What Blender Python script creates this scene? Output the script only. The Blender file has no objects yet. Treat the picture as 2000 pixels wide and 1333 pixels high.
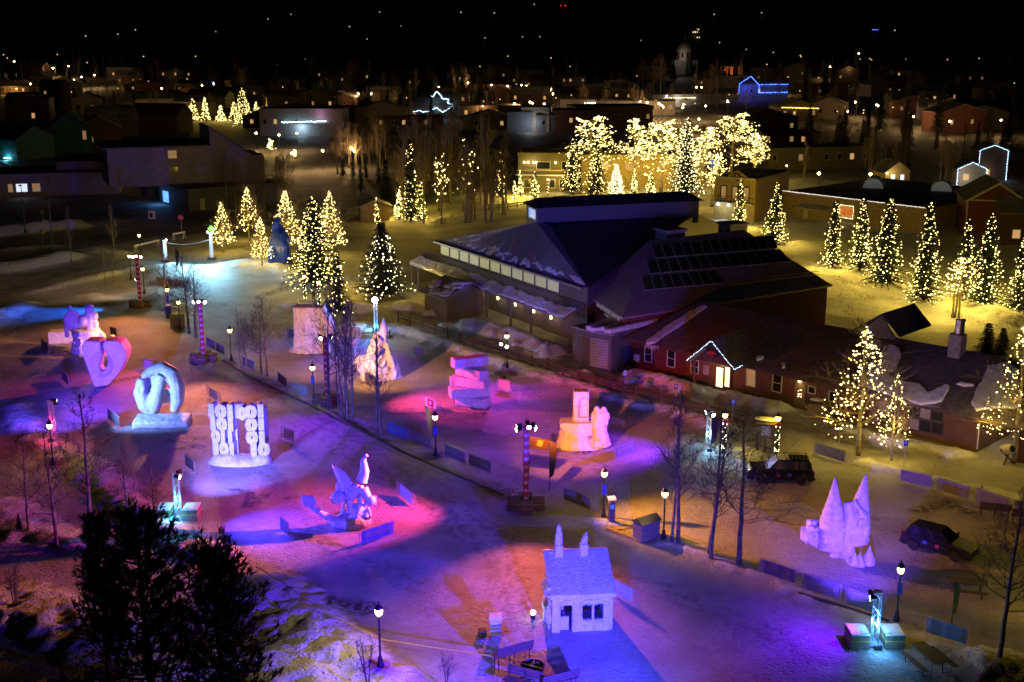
import bpy, bmesh, math, random
import numpy as np
from mathutils import Vector, Matrix
R = math.radians
random.seed(7)
sc = bpy.context.scene
C = sc.collection
# ---------------------------------------------------------------- camera
H, FPX, TH = 33.0, 2400.0, R(14.4)
cam_d = bpy.data.cameras.new('camera'); cam = bpy.data.objects.new('camera', cam_d); C.objects.link(cam)
cam.location = (0, 0, H); cam.rotation_euler = (R(90) - TH, 0, 0)
cam_d.sensor_width = 36; cam_d.lens = 36 * FPX / 2000; cam_d.clip_start = 1; cam_d.clip_end = 9000
sc.camera = cam
# ---------------------------------------------------------------- night sky, faint moon, exposure
w = bpy.data.worlds.new('World'); sc.world = w; w.use_nodes = True
nt = w.node_tree; bg = nt.nodes['Background']
sky = nt.nodes.new('ShaderNodeTexSky'); sky.sky_type = 'NISHITA'; sky.sun_disc = False
sky.sun_elevation = R(-3); sky.sun_rotation = R(150)
nt.links.new(sky.outputs[0], bg.inputs[0]); bg.inputs[1].default_value = 0.012
sd = bpy.data.lights.new('moon', 'SUN'); sd.energy = 0.004; sd.angle = R(0.5); sd.color = (0.8, 0.85, 1.0)
so = bpy.data.objects.new('moon', sd); C.objects.link(so); so.rotation_euler = (R(40), 0, R(150))
vs = sc.view_settings; vs.view_transform = 'Standard'; vs.look = 'None'; vs.exposure = 0; vs.gamma = 1
sc.render.engine = 'CYCLES'
cy = sc.cycles
cy.use_denoising = True
try: cy.denoiser = 'OPENIMAGEDENOISE'
except Exception: pass
cy.max_bounces = 4; cy.diffuse_bounces = 2; cy.glossy_bounces = 2; cy.transmission_bounces = 3; cy.transparent_max_bounces = 6
cy.sample_clamp_indirect = 2.0; cy.caustics_reflective = False; cy.caustics_refractive = False
# ---------------------------------------------------------------- geometry from the photo: pixel (2000 x 1333) -> point at height z
FW = Vector((0, math.cos(TH), -math.sin(TH))); UP = Vector((0, math.sin(TH), math.cos(TH)))
def Q(px, py, z=0.0):
    d = FW * FPX + Vector((1, 0, 0)) * (px - 1000) - UP * (py - 666.5)
    t = (z - H) / d.z
    return Vector((0, 0, H)) + d * t
def scl(p):                         # pixels per metre at point p
    return FPX / (Vector(p) - Vector((0, 0, H))).dot(FW)
def hgt(b, py):                     # height over b whose top shows at row py
    lo, hi = -5.0, 80.0
    for _ in range(40):
        m = (lo + hi) / 2
        d = Vector((b[0], b[1], b[2] + m)) - Vector((0, 0, H))
        y = 666.5 - FPX * d.dot(UP) / d.dot(FW)
        if y > py: lo = m
        else: hi = m
    return lo
# ---------------------------------------------------------------- noise + ground height
def vnoise(x, y, s=0):
    xi = np.floor(x).astype(np.int64); yi = np.floor(y).astype(np.int64); fx = x - xi; fy = y - yi
    def h(a, b):
        n = (a * 374761393 + b * 668265263 + s * 982451653) & 0x7fffffff
        n = ((n ^ (n >> 13)) * 1274126177) & 0x7fffffff
        return ((n ^ (n >> 16)) & 0xffff) / 65535.0
    u = fx * fx * (3 - 2 * fx); v = fy * fy * (3 - 2 * fy)
    return (h(xi, yi) * (1 - u) + h(xi + 1, yi) * u) * (1 - v) + (h(xi, yi + 1) * (1 - u) + h(xi + 1, yi + 1) * u) * v
def fbm(x, y, s=0, o=4):
    t = 0; a = 0.5
    for k in range(o): t = t + a * vnoise(x * 2 ** k, y * 2 ** k, s + k); a *= 0.5
    return t
def pdist(x, y, pts):
    d = np.full(x.shape, 1e9)
    if len(pts) == 1: return np.hypot(x - pts[0][0], y - pts[0][1])
    for a, b in zip(pts[:-1], pts[1:]):
        vx, vy = b[0] - a[0], b[1] - a[1]; L = vx * vx + vy * vy + 1e-9
        t = np.clip(((x - a[0]) * vx + (y - a[1]) * vy) / L, 0, 1)
        d = np.minimum(d, np.hypot(x - a[0] - t * vx, y - a[1] - t * vy))
    return d
def pl(*pp): return [tuple(Q(*p)[:2]) for p in pp]
BANKS = [  # ploughed snow: polyline in photo pixels, half width, height
 (pl((775,640),(850,668),(935,697),(1010,720),(1100,748),(1200,778),(1300,803),(1420,840)), 1.5, .55),
 (pl((925,642),(1000,660),(1075,692)), 2.3, 1.2), (pl((785,600),(845,612)), 2.0, .9), (pl((870,640),(900,640)), 1.2, .6),
 (pl((1238,740),(1290,750),(1345,768)), 1.7, 1.1), (pl((1425,782),(1480,795),(1518,803)), 1.5, 1.0),
 (pl((1650,845),(1740,862),(1820,880),(1880,893)), 1.3, .55), (pl((1690,905),(1760,925),(1850,945),(2000,980)), 1.0, .35),
 (pl((1100,735),(1140,730)), 1.2, .5), (pl((1340,865),(1400,880),(1450,890)), 2.0, .35),
 (pl((470,712),(620,792),(740,850),(860,897),(960,937),(1090,992)), 1.1, .14),
 (pl((1270,1045),(1370,1080),(1450,1110),(1560,1155),(1720,1215),(1850,1265),(1960,1310)), 1.2, .25),
 (pl((1165,1020),(1195,1022)), 1.0, .25), (pl((1930,1295),(2000,1310)), 1.8, .7),
 (pl((0,460),(60,452),(110,447),(145,445)), 2.6, 1.5), (pl((0,530),(60,520),(128,506)), 3.0, 1.3), (pl((175,490),(235,497)), 2.0, .5), (pl((0,490),(100,483)), 2.0, .4),
 (pl((60,575),(150,553),(250,530),(330,520)), 1.6, .5), (pl((0,620),(40,600)), 2.5, .8),
 (pl((165,905),(230,965),(300,1025),(420,1085)), 1.7, .5), (pl((20,800),(60,850),(130,890)), 1.5, .4),
 (pl((520,1150),(600,1215),(650,1265),(720,1330)), 2.6, .7), (pl((560,1300),(700,1370)), 3.0, .6),
 (pl((590,600),(640,604),(700,606)), 2.6, .9), (pl((700,640),(760,645)), 2.4, .6), (pl((450,520),(500,510),(560,530)), 2.6, .5),
 (pl((1700,560),(1720,570)), 2.0, .8), (pl((1760,600),(1790,605)), 2.0, .6), (pl((1640,560),(1660,570)), 1.5, .5), (pl((1930,620),(2000,640)), 2.5, .8),
 (pl((860,440),(890,430)), 2.5, 1.2), (pl((700,415),(860,405)), 4.0, .6), (pl((280,565),(320,575),(360,600)), 3.0, .25), (pl((230,590),(180,580)), 2.0, .3),
 (pl((20,1180),(120,1210),(200,1260)), 3.0, .6), (pl((0,990),(60,1035),(150,1060)), 2.2, .35), (pl((250,1330),(420,1300)), 2.5, .5),
 (pl((90,690),(120,688),(150,700)), 1.0, .25), (pl((330,850),(385,870)), .6, .1),
]
HILLS0 = 900.0
def gh(x, y):
    x = np.asarray(x, float); y = np.asarray(y, float)
    z = np.zeros(x.shape)
    n1 = fbm(x * .9, y * .9, 3); n2 = fbm(x * 2.6, y * 2.6, 9, 3)
    for pts, hw, hh in BANKS:
        d = pdist(x + (n1 - .5) * 1.6, y + (n1 - .5) * 1.6, pts) / hw
        k = np.clip(1 - d * d, 0, 1)
        z = np.maximum(z, hh * k * (.4 + 1.0 * n1) + .6 * np.minimum(hh, .7) * np.minimum(k * 3, 1) * (n2 - .45))
    z += .05 * (fbm(x * .25, y * .25, 5) - .5)
    fld = np.clip((x - 22) / 6, 0, 1) * np.clip((y - 128) / 8, 0, 1) * np.clip((230 - y) / 20, 0, 1)   # untrodden field right of the hall
    z += fld * (.9 * fbm(x * .16, y * .16, 21) + .25 * fbm(x * .7, y * .7, 22))
    lawn = np.clip((y - 150) / 10, 0, 1) * np.clip((260 - y) / 20, 0, 1) * (1 - fld)
    z += lawn * .8 * (fbm(x * .1, y * .1, 23) - .4)
    sl = np.clip((-12 - x) / 8, 0, 1) * np.clip((76 - y) / 6, 0, 1)      # bank falling away in the near left corner
    z += sl * (.22 * fbm(x * .4, y * .4, 31) - .1)
    k = np.clip((y - HILLS0) / 1500, 0, 1)
    z += 520 * k * k * (3 - 2 * k) * (.75 + .5 * fbm(x / 900, y / 900, 41)) + np.clip((y - 650) / 250, 0, 1) * 14 * fbm(x / 90, y / 90, 43)
    return z
def gz(p): return float(gh(np.array([p[0]]), np.array([p[1]]))[0])
def G(px, py):                      # ground point shown at that pixel (bank height included)
    p = Q(px, py); z = 0
    for _ in range(3): z = gz(p); p = Q(px, py, z)
    return p
# ---------------------------------------------------------------- materials
MATS = {}
def mat(name, col, rough=.7, var=0, vs=3.0, bump=0, bs=20.0, metal=0, col2=None, emit=None, es=0, det=4, samp=True, sss=0, alpha=1, wave=None):
    if name in MATS: return MATS[name]
    m = bpy.data.materials.new(name); m.use_nodes = True; t = m.node_tree; b = t.nodes['Principled BSDF']
    b.inputs['Base Color'].default_value = (*col, 1); b.inputs['Roughness'].default_value = rough; b.inputs['Metallic'].default_value = metal
    tc = t.nodes.new('ShaderNodeTexCoord'); co = tc.outputs['Object']
    if var or col2:
        n = t.nodes.new('ShaderNodeTexNoise'); n.inputs['Scale'].default_value = vs; n.inputs['Detail'].default_value = det
        t.links.new(co, n.inputs['Vector'])
        mx = t.nodes.new('ShaderNodeMix'); mx.data_type = 'RGBA'
        c2 = col2 or tuple(c * (1 - var) for c in col)
        mx.inputs['A'].default_value = (*col, 1); mx.inputs['B'].default_value = (*c2, 1)
        rp = t.nodes.new('ShaderNodeMapRange'); rp.inputs[1].default_value = .35; rp.inputs[2].default_value = .65
        t.links.new(n.outputs['Fac'], rp.inputs[0]); t.links.new(rp.outputs[0], mx.inputs['Factor'])
        t.links.new(mx.outputs['Result'], b.inputs['Base Color'])
    if bump:
        n = t.nodes.new('ShaderNodeTexNoise'); n.inputs['Scale'].default_value = bs; n.inputs['Detail'].default_value = 5
        t.links.new(co, n.inputs['Vector']); h = n.outputs['Fac']
        if wave:
            wv = t.nodes.new('ShaderNodeTexWave'); wv.bands_direction = wave[0]; wv.inputs['Scale'].default_value = wave[1]; wv.wave_profile = 'SAW'
            t.links.new(co, wv.inputs['Vector']); h = wv.outputs['Fac']
        bp = t.nodes.new('ShaderNodeBump'); bp.inputs['Strength'].default_value = bump; bp.inputs['Distance'].default_value = .05
        t.links.new(h, bp.inputs['Height']); t.links.new(bp.outputs[0], b.inputs['Normal'])
    if emit:
        b.inputs['Emission Color'].default_value = (*emit, 1); b.inputs['Emission Strength'].default_value = es
        if not samp: m.cycles.emission_sampling = 'NONE'
    if alpha < 1: b.inputs['Alpha'].default_value = alpha
    MATS[name] = m
    return m
SNOW = mat('sculpted_snow', (.8, .81, .83), .6, var=.22, vs=3.5, bump=1.0, bs=7)
next(n for n in SNOW.node_tree.nodes if n.type == 'BUMP').inputs['Distance'].default_value = .07
BANK = mat('bank_snow', (.78, .79, .81), .65, var=.25, vs=1.2, bump=.6, bs=7)
ROOFSNOW = mat('roof_snow', (.8, .81, .83), .6, var=.12, vs=1.5, bump=.5, bs=6)
BLACK = mat('black_metal', (.012, .012, .013), .45, var=.3, vs=8)
STEEL = mat('galvanised_steel', (.42, .43, .45), .4, metal=.6, var=.2, vs=10)
ALU = mat('truss_aluminium', (.62, .64, .66), .35, metal=.5, var=.15, vs=9)
BARK = mat('aspen_bark', (.2, .17, .14), .85, col2=(.07, .055, .045), vs=3, bump=.3)
BARKG = mat('pale_bark', (.36, .32, .26), .85, col2=(.12, .1, .08), vs=4, bump=.3)
DARKBARK = mat('dark_bark', (.07, .05, .035), .9, var=.4, vs=5, bump=.5)
TWIGP = mat('pale_lit_twig_bark', (.26, .2, .12), .85, var=.4, vs=2)  # twigs coloured paler and yellower to stand for light on the branches
TWIG = mat('twig_bark', (.11, .085, .065), .85, var=.4, vs=2)
NEEDLE = mat('spruce_needles', (.035, .065, .035), .7, var=.5, vs=1.3)
PINE = mat('pine_needles', (.075, .1, .05), .7, var=.5, vs=1.0)
WOOD = mat('weathered_wood', (.2, .13, .08), .8, var=.45, vs=6, bump=.3)
DWOOD = mat('dark_wood', (.09, .055, .035), .8, var=.4, vs=6, bump=.3)
LUMBER = mat('plain_lumber', (.5, .36, .18), .75, var=.25, vs=5)
GLASSD = mat('dark_glass', (.015, .018, .022), .08, var=.2, vs=1)
RUBBER = mat('tyre_rubber', (.012, .012, .012), .8, var=.3, vs=9)
WHITE = mat('white_paint', (.75, .75, .73), .5, var=.12, vs=5)
RED = mat('red_paint', (.5, .02, .025), .5, var=.2, vs=5)
BULB = mat('warm_bulb', (.9, .8, .5), .5, emit=(1, .76, .24), es=8, samp=False)
BULBW = mat('white_bulb', (.9, .9, .9), .5, emit=(1, .84, .42), es=8, samp=False)
BULBC = mat('cool_bulb', (.9, .9, .9), .5, emit=(.45, .72, 1), es=7, samp=False)
BULBB = mat('blue_bulb', (.3, .4, .9), .5, emit=(.06, .16, 1), es=7, samp=False)
BULBR = mat('red_bulb', (.9, .2, .1), .5, emit=(1, .05, .04), es=4, samp=False)
GLOBE = mat('lamp_globe_glass', (.9, .85, .7), .4, emit=(1, .74, .24), es=7, samp=False)
_t = GLOBE.node_tree; _o = next(n for n in _t.nodes if n.type == 'OUTPUT_MATERIAL'); _b = _t.nodes['Principled BSDF']   # clear glass that lets its lamp out
_x = _t.nodes.new('ShaderNodeBsdfTransparent'); _m = _t.nodes.new('ShaderNodeMixShader'); _m.inputs[0].default_value = .25
_t.links.new(_x.outputs[0], _m.inputs[1]); _t.links.new(_b.outputs[0], _m.inputs[2]); _t.links.new(_m.outputs[0], _o.inputs[0]); _b.inputs['Emission Strength'].default_value = 26
FLOOD = mat('flood_lens', (.9, .9, .9), .3, emit=(.9, .9, 1), es=30, samp=False)
FLOODW = mat('warm_flood_lens', (.9, .8, .6), .3, emit=(1, .82, .55), es=25, samp=False)
WINW = mat('lit_window', (.4, .3, .15), .4, emit=(1, .55, .2), es=.55, var=.3, vs=1.5)
WIND = mat('dim_lit_window', (.3, .22, .12), .4, emit=(1, .62, .25), es=.22)
WINC = mat('cool_lit_window', (.4, .4, .42), .4, emit=(.75, .85, 1), es=1.0)
# ---------------------------------------------------------------- mesh builder
class MB:
    def __init__(s): s.v = []; s.f = []
    def add(s, vs_, fs, m=None):
        k = len(s.v)
        s.v += [tuple(m @ Vector(p)) for p in vs_] if m is not None else [tuple(p) for p in vs_]
        s.f += [tuple(i + k for i in f) for f in fs]; return s
    def box(s, c, d, rz=0, rx=0, ry=0, m=None):
        x, y, z = d[0] / 2, d[1] / 2, d[2] / 2
        t = Matrix.Translation(c) @ Matrix.Rotation(rz, 4, 'Z') @ Matrix.Rotation(ry, 4, 'Y') @ Matrix.Rotation(rx, 4, 'X')
        if m is not None: t = m @ t
        return s.add([(-x,-y,-z),(x,-y,-z),(x,y,-z),(-x,y,-z),(-x,-y,z),(x,-y,z),(x,y,z),(-x,y,z)],
                     [(3,2,1,0),(4,5,6,7),(0,1,5,4),(1,2,6,5),(2,3,7,6),(3,0,4,7)], t)
    def beam(s, a, b, w, h=None):       # square bar from a to b
        a = Vector(a); b = Vector(b); d = b - a; L = d.length
        q = d.to_track_quat('Y', 'Z').to_matrix().to_4x4()
        return s.box((0, 0, 0), (w, L, h or w), m=Matrix.Translation((a + b) / 2) @ q)
    def tube(s, pts, rad, n=6, cap=True):
        pts = [Vector(p) for p in pts]; m = len(pts)
        if not hasattr(rad, '__len__'): rad = [rad] * m
        k = len(s.v); ref = Vector((.123, .345, .93)).normalized()
        for i, p in enumerate(pts):
            d = (pts[min(i + 1, m - 1)] - pts[max(i - 1, 0)]).normalized()
            r = ref if abs(d.dot(ref)) < .9 else Vector((1, 0, 0))
            u = d.cross(r).normalized(); w_ = d.cross(u)
            for j in range(n):
                a = 2 * math.pi * j / n
                s.v.append(tuple(p + (u * math.cos(a) + w_ * math.sin(a)) * rad[i]))
        for i in range(m - 1):
            for j in range(n):
                a = k + i * n + j; b = k + i * n + (j + 1) % n
                s.f.append((a, b, b + n, a + n))
        if cap:
            s.f.append(tuple(k + j for j in range(n))[::-1]); s.f.append(tuple(k + (m - 1) * n + j for j in range(n)))
        return s
    def lathe(s, prof, n=12, c=(0, 0, 0), sx=1, sy=1, m=None, rib=0, ribn=0, tw=0):
        k = []; 
        for i, (r, z) in enumerate(prof):
            for j in range(n):
                a = 2 * math.pi * j / n + tw * i
                rr = r * (1 + (rib * math.cos(a * ribn) if rib else 0))
                k.append((c[0] + rr * math.cos(a) * sx, c[1] + rr * math.sin(a) * sy, c[2] + z))
        q = len(prof)
        fs = [(i * n + j, i * n + (j + 1) % n, (i + 1) * n + (j + 1) % n, (i + 1) * n + j) for i in range(q - 1) for j in range(n)]
        fs += [tuple(range(n))[::-1], tuple((q - 1) * n + j for j in range(n))]
        return s.add(k, fs, m)
    def ell(s, c, r, n=14, m=None, rz=0, ry=0, rx=0):
        pr = [(max(1e-3, math.sin(math.pi * i / 10)), -math.cos(math.pi * i / 10)) for i in range(11)]
        t = Matrix.Translation(c) @ Matrix.Rotation(rz, 4, 'Z') @ Matrix.Rotation(ry, 4, 'Y') @ Matrix.Rotation(rx, 4, 'X') @ Matrix.Diagonal((*r, 1))
        return s.lathe(pr, n, m=(m @ t) if m is not None else t)
    def octa(s, c, r):
        x, y, z = c
        return s.add([(x+r,y,z),(x-r,y,z),(x,y+r,z),(x,y-r,z),(x,y,z+r),(x,y,z-r)],
                     [(0,2,4),(2,1,4),(1,3,4),(3,0,4),(2,0,5),(1,2,5),(3,1,5),(0,3,5)])
    def ext(s, pts, vec):               # planar polygon pushed along vec
        n = len(pts); vec = Vector(vec); a = [Vector(p) for p in pts]
        return s.add(a + [p + vec for p in a], [tuple(range(n))[::-1], tuple(range(n, 2 * n))] + [(i, (i + 1) % n, n + (i + 1) % n, n + i) for i in range(n)])
    def quad(s, *p): return s.add(p, [tuple(range(len(p)))])
    def mesh(s, name, m=None, smooth=False):
        me = bpy.data.meshes.new(name); me.from_pydata(s.v, [], s.f)
        if m: me.materials.append(m)
        if smooth: me.polygons.foreach_set('use_smooth', [True] * len(me.polygons))
        me.update(); return me
    def fix(s, name, m=None, smooth=False):   # with outward normals
        me = s.mesh(name, m, smooth); b = bmesh.new(); b.from_mesh(me); bmesh.ops.recalc_face_normals(b, faces=b.faces); b.to_mesh(me); b.free(); return me
    def obj(s, name, m, parent=None, smooth=False, loc=None, **kw): return mk(name, s.fix(name, m, smooth), parent, loc, **kw)
def mk(name, me, parent=None, loc=None, label=None, cat=None, group=None, kind=None, rz=None):
    o = bpy.data.objects.new(name, me); C.objects.link(o)
    if parent: o.parent = parent
    if loc is not None: o.location = loc
    if rz is not None: o.rotation_euler = (0, 0, rz)
    return tag(o, label, cat, group, kind)
def tag(o, label=None, cat=None, group=None, kind=None):
    if label: o['label'] = label
    if cat: o['category'] = cat
    if group: o['group'] = group
    if kind: o['kind'] = kind
    return o
def thing(name, label, cat, loc=(0, 0, 0), rz=0, group=None, s=1):
    o = bpy.data.objects.new(name, None); C.objects.link(o); o.empty_display_size = .1
    o.location = loc; o.rotation_euler = (0, 0, rz); o.scale = (s, s, s) if not hasattr(s, '__len__') else s
    return tag(o, label, cat, group)
def inst(parts, name, label, cat, loc, rz=0, s=1, group=None):   # parts: (name, mesh, kind or None, [children])
    t = thing(name, label, cat, loc, rz, group, s)
    for p in parts:
        o = mk(p[0], p[1], t, kind=p[2] if len(p) > 2 else None)
        for c in (p[3] if len(p) > 3 else []): mk(c[0], c[1], o)
    return t
def bevel(me, wd=.03, seg=1):
    b = bmesh.new(); b.from_mesh(me); bmesh.ops.remove_doubles(b, verts=b.verts, dist=1e-4); bmesh.ops.recalc_face_normals(b, faces=b.faces)
    bmesh.ops.bevel(b, geom=[e for e in b.edges if len(e.link_faces) == 2 and e.calc_face_angle(0) > .5], offset=wd, segments=seg, affect='EDGES', profile=.7)
    b.to_mesh(me); b.free(); return me
def carve(mb, name, m, vox=.1, cut=None, sm=4, rough=0.0, seed=1):   # fuse overlapping forms into one carved surface
    me = mb.fix(name, m); o = bpy.data.objects.new('tmp', me); C.objects.link(o)
    tmp = [o]
    r = o.modifiers.new('r', 'REMESH'); r.mode = 'VOXEL'; r.voxel_size = vox
    if cut:
        cm = cut.fix('cut'); co = bpy.data.objects.new('tmpc', cm); C.objects.link(co); tmp.append(co)
        bo = o.modifiers.new('b', 'BOOLEAN'); bo.operation = 'DIFFERENCE'; bo.object = co; bo.solver = 'EXACT'
        r2 = o.modifiers.new('r2', 'REMESH'); r2.mode = 'VOXEL'; r2.voxel_size = vox * .8
    if sm:
        sm_ = o.modifiers.new('s', 'SMOOTH'); sm_.iterations = sm; sm_.factor = .5
    bpy.context.view_layer.update()
    dg = bpy.context.evaluated_depsgraph_get(); out = bpy.data.meshes.new_from_object(o.evaluated_get(dg), depsgraph=dg); out.name = name
    for q in tmp: bpy.data.objects.remove(q)
    if rough:
        n = len(out.vertices); co = np.empty(n * 3); out.vertices.foreach_get('co', co); co = co.reshape(-1, 3)
        nm = np.empty(n * 3); out.vertices.foreach_get('normal', nm); nm = nm.reshape(-1, 3)
        k = fbm(co[:, 0] * 3 + co[:, 2] * 2.1, co[:, 1] * 3 - co[:, 2] * 2.7, seed, 3) - .45
        co += nm * (k * rough)[:, None]; out.vertices.foreach_set('co', co.ravel()); out.update()
    out.materials.clear(); out.materials.append(m)
    out.polygons.foreach_set('use_smooth', [True] * len(out.polygons))
    return out
def textmesh(txt, size, ext=.01, m=None, off=0, align='CENTER', spacing=1.0):
    c = bpy.data.curves.new('t', 'FONT'); c.body = txt; c.size = size; c.extrude = ext; c.offset = off; c.align_x = align; c.align_y = 'CENTER'
    c.resolution_u = 2; c.space_character = spacing; c.space_line = .95
    o = bpy.data.objects.new('t', c); C.objects.link(o); bpy.context.view_layer.update()
    dg = bpy.context.evaluated_depsgraph_get(); me = bpy.data.meshes.new_from_object(o.evaluated_get(dg), depsgraph=dg)
    bpy.data.objects.remove(o)
    me.materials.clear()
    if m: me.materials.append(m)
    return me
def upright(me, m4):                 # bake a matrix into a mesh
    me.transform(m4); me.update(); return me
RX90 = Matrix.Rotation(R(90), 4, 'X')
# ---------------------------------------------------------------- lamps
def point(parent, loc, e, col, r=.15, name='lamp_light'):
    d = bpy.data.lights.new(name, 'POINT'); d.energy = e; d.color = col; d.shadow_soft_size = r
    o = bpy.data.objects.new(name, d); C.objects.link(o); o.parent = parent; o.location = loc; return o
def spot(parent, loc, target, e, col, ang=60, blend=.35, r=.04, name='spot_light'):   # loc local to an unrotated parent, target in the world
    d = bpy.data.lights.new(name, 'SPOT'); d.energy = e; d.color = col; d.spot_size = R(ang); d.spot_blend = blend; d.shadow_soft_size = r
    o = bpy.data.objects.new(name, d); C.objects.link(o); o.parent = parent; o.location = loc
    wl = Vector(loc) + (parent.location if parent else Vector((0, 0, 0)))
    o.rotation_euler = (Vector(target) - wl).to_track_quat('-Z', 'Y').to_euler(); return o
# ================================================================ GROUND
def axis(spec):
    out = [spec[0][0]]
    for a, b, st in spec:
        n = max(1, int(round((b - a) / st))); out += [a + (b - a) * (i + 1) / n for i in range(n)]
    return np.array(out)
gx = axis([(-1800,-400,60),(-400,-120,10),(-120,-56,1.2),(-56,60,.3),(60,130,1.2),(130,400,10),(400,1800,60)])
gy = axis([(-60,30,10),(30,52,.6),(52,150,.3),(150,260,1.0),(260,560,6),(560,1100,16),(1100,2600,50),(2600,4200,100)])
X, Y = np.meshgrid(gx, gy); Z = gh(X, Y)
def gz(p):                          # height read back from the built sheet
    i = min(max(int(np.searchsorted(gx, p[0])) - 1, 0), len(gx) - 2); j = min(max(int(np.searchsorted(gy, p[1])) - 1, 0), len(gy) - 2)
    u = (p[0] - gx[i]) / (gx[i + 1] - gx[i]); v = (p[1] - gy[j]) / (gy[j + 1] - gy[j])
    return float((Z[j, i] * (1 - u) + Z[j, i + 1] * u) * (1 - v) + (Z[j + 1, i] * (1 - u) + Z[j + 1, i + 1] * u) * v)
def mask(polys):
    m = np.zeros(X.shape)
    n = fbm(X * .8, Y * .8, 61)
    for pts, hw in polys:
        d = pdist(X + (n - .5) * 1.5, Y + (n - .5) * 1.5, pts) / hw
        m = np.maximum(m, np.clip(1.6 * (1 - d), 0, 1))
    return m
dirt = mask([(pl((335,862),(380,858)), .9), (pl((345,878),(365,876)), .6), (pl((480,985),(520,968)), .8), (pl((555,978),(575,970)), .6), (pl((495,985),(460,955)), .6),
  (pl((105,690),(130,688),(165,702)), .7), (pl((120,700),(170,690)), .5), (pl((195,755),(225,745),(262,738)), .9), (pl((1085,850),(1095,868),(1140,885),(1180,872)), .7),
  (pl((540,555),(570,560),(520,575)), 1.2), (pl((690,1000),(665,1005)), .8), (pl((215,665),(195,662)), .6), (pl((1790,1000),(1850,985),(1900,1000)), 1.0), (pl((640,1180),(720,1190)), 1.0)])
ruts = []
for o_ in (-1.6, -.7, .6, 1.5): ruts.append(([(a[0] + o_ * .5, a[1] + o_) for a in pl((430,725),(560,800),(700,880),(850,965),(960,1060),(1010,1180),(1000,1333))], .28))
for o_ in (0, 1.5): ruts.append(([(a[0], a[1] + o_) for a in pl((0,790),(140,800),(330,850),(520,930),(640,1080),(820,1160))], .25)); ruts.append(([(a[0], a[1] + o_) for a in pl((1290,940),(1450,990),(1600,1000),(1760,1040),(2000,1120))], .25)); ruts.append(([(a[0], a[1] + o_) for a in pl((420,600),(520,640),(640,720),(760,800),(1000,860),(1200,930))], .25)); ruts.append(([(a[0], a[1] + o_) for a in pl((1120,1100),(1300,1170),(1450,1230),(1700,1333))], .25))
dirt = np.maximum(dirt, .5 * mask(ruts))
road = mask([(pl((0,425),(150,420),(300,415),(470,440)), 11.0), (pl((0,575),(120,535),(260,505)), 1.6), (pl((200,470),(330,455),(430,450)), 7.0), (pl((0,490),(140,475)), 1.6),
             (pl((1350,770),(1440,800),(1600,850),(1760,890)), 1.4), (pl((1400,770),(1460,775)), 1.6)])
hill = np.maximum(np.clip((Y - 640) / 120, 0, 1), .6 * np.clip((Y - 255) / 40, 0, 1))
ny, nx = X.shape
co = np.stack([X, Y, Z], -1).reshape(-1, 3)
idx = np.arange(ny * nx).reshape(ny, nx)
qd = np.stack([idx[:-1, :-1], idx[:-1, 1:], idx[1:, 1:], idx[1:, :-1]], -1).reshape(-1, 4)
me = bpy.data.meshes.new('ground')
me.vertices.add(len(co)); me.vertices.foreach_set('co', co.ravel())
me.loops.add(qd.size); me.loops.foreach_set('vertex_index', qd.ravel().astype(np.int32))
me.polygons.add(len(qd)); me.polygons.foreach_set('loop_start', np.arange(0, qd.size, 4, dtype=np.int32))
me.polygons.foreach_set('use_smooth', np.ones(len(qd), bool))
me.update(); me.validate()
at = me.color_attributes.new('surface', 'FLOAT_COLOR', 'POINT')
at.data.foreach_set('color', np.stack([dirt, road, hill, np.ones_like(dirt)], -1).ravel())
gm = bpy.data.materials.new('trodden_snow'); gm.use_nodes = True; t = gm.node_tree; b = t.nodes['Principled BSDF']
N = t.nodes.new; L = t.links.new
tc = N('ShaderNodeTexCoord'); att = N('ShaderNodeVertexColor'); att.layer_name = 'surface'; sp = N('ShaderNodeSeparateColor'); L(att.outputs[0], sp.inputs[0])
def noise(sc_, det=4, rough=.55):
    n = N('ShaderNodeTexNoise'); n.inputs['Scale'].default_value = sc_; n.inputs['Detail'].default_value = det; n.inputs['Roughness'].default_value = rough; L(tc.outputs['Object'], n.inputs['Vector']); return n.outputs['Fac']
def rng(v, a, b_, c=0, d=1):
    r = N('ShaderNodeMapRange'); r.inputs[1].default_value = a; r.inputs[2].default_value = b_; r.inputs[3].default_value = c; r.inputs[4].default_value = d; L(v, r.inputs[0]); return r.outputs[0]
def mixc(f, a, b_):
    m = N('ShaderNodeMix'); m.data_type = 'RGBA'; L(f, m.inputs['Factor'])
    for k, v in (('A', a), ('B', b_)):
        if isinstance(v, tuple): m.inputs[k].default_value = (*v, 1)
        else: L(v, m.inputs[k])
    return m.outputs['Result']
def mth(op, a, b_):
    m = N('ShaderNodeMath'); m.operation = op
    for i, v in enumerate((a, b_)):
        if isinstance(v, (int, float)): m.inputs[i].default_value = v
        else: L(v, m.inputs[i])
    m.use_clamp = op != 'ADD'; return m.outputs[0]
geo = N('ShaderNodeNewGeometry')
c = mixc(rng(noise(.22, 5), .35, .7), (.47, .46, .45), (.24, .225, .205))
c = mixc(rng(noise(2.2, 6, .7), .45, .75, 0, .7), c, (.24, .22, .19))
c = mixc(rng(noise(14, 3, .7), .55, .8, 0, .8), c, (.13, .115, .1))
sx = N('ShaderNodeSeparateXYZ'); L(geo.outputs['Position'], sx.inputs[0])
c = mixc(rng(sx.outputs['Z'], .06, .3), c, mixc(rng(noise(1.6, 6, .65), .5, .8), (.76, .77, .79), (.45, .42, .38)))
rf = mth('MULTIPLY', sp.outputs[1], rng(noise(.5, 5), .3, .6, .55, 1))
c = mixc(rf, c, mixc(rng(noise(.7, 6), .4, .65), (.12, .11, .1), (.3, .28, .26)))
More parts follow.
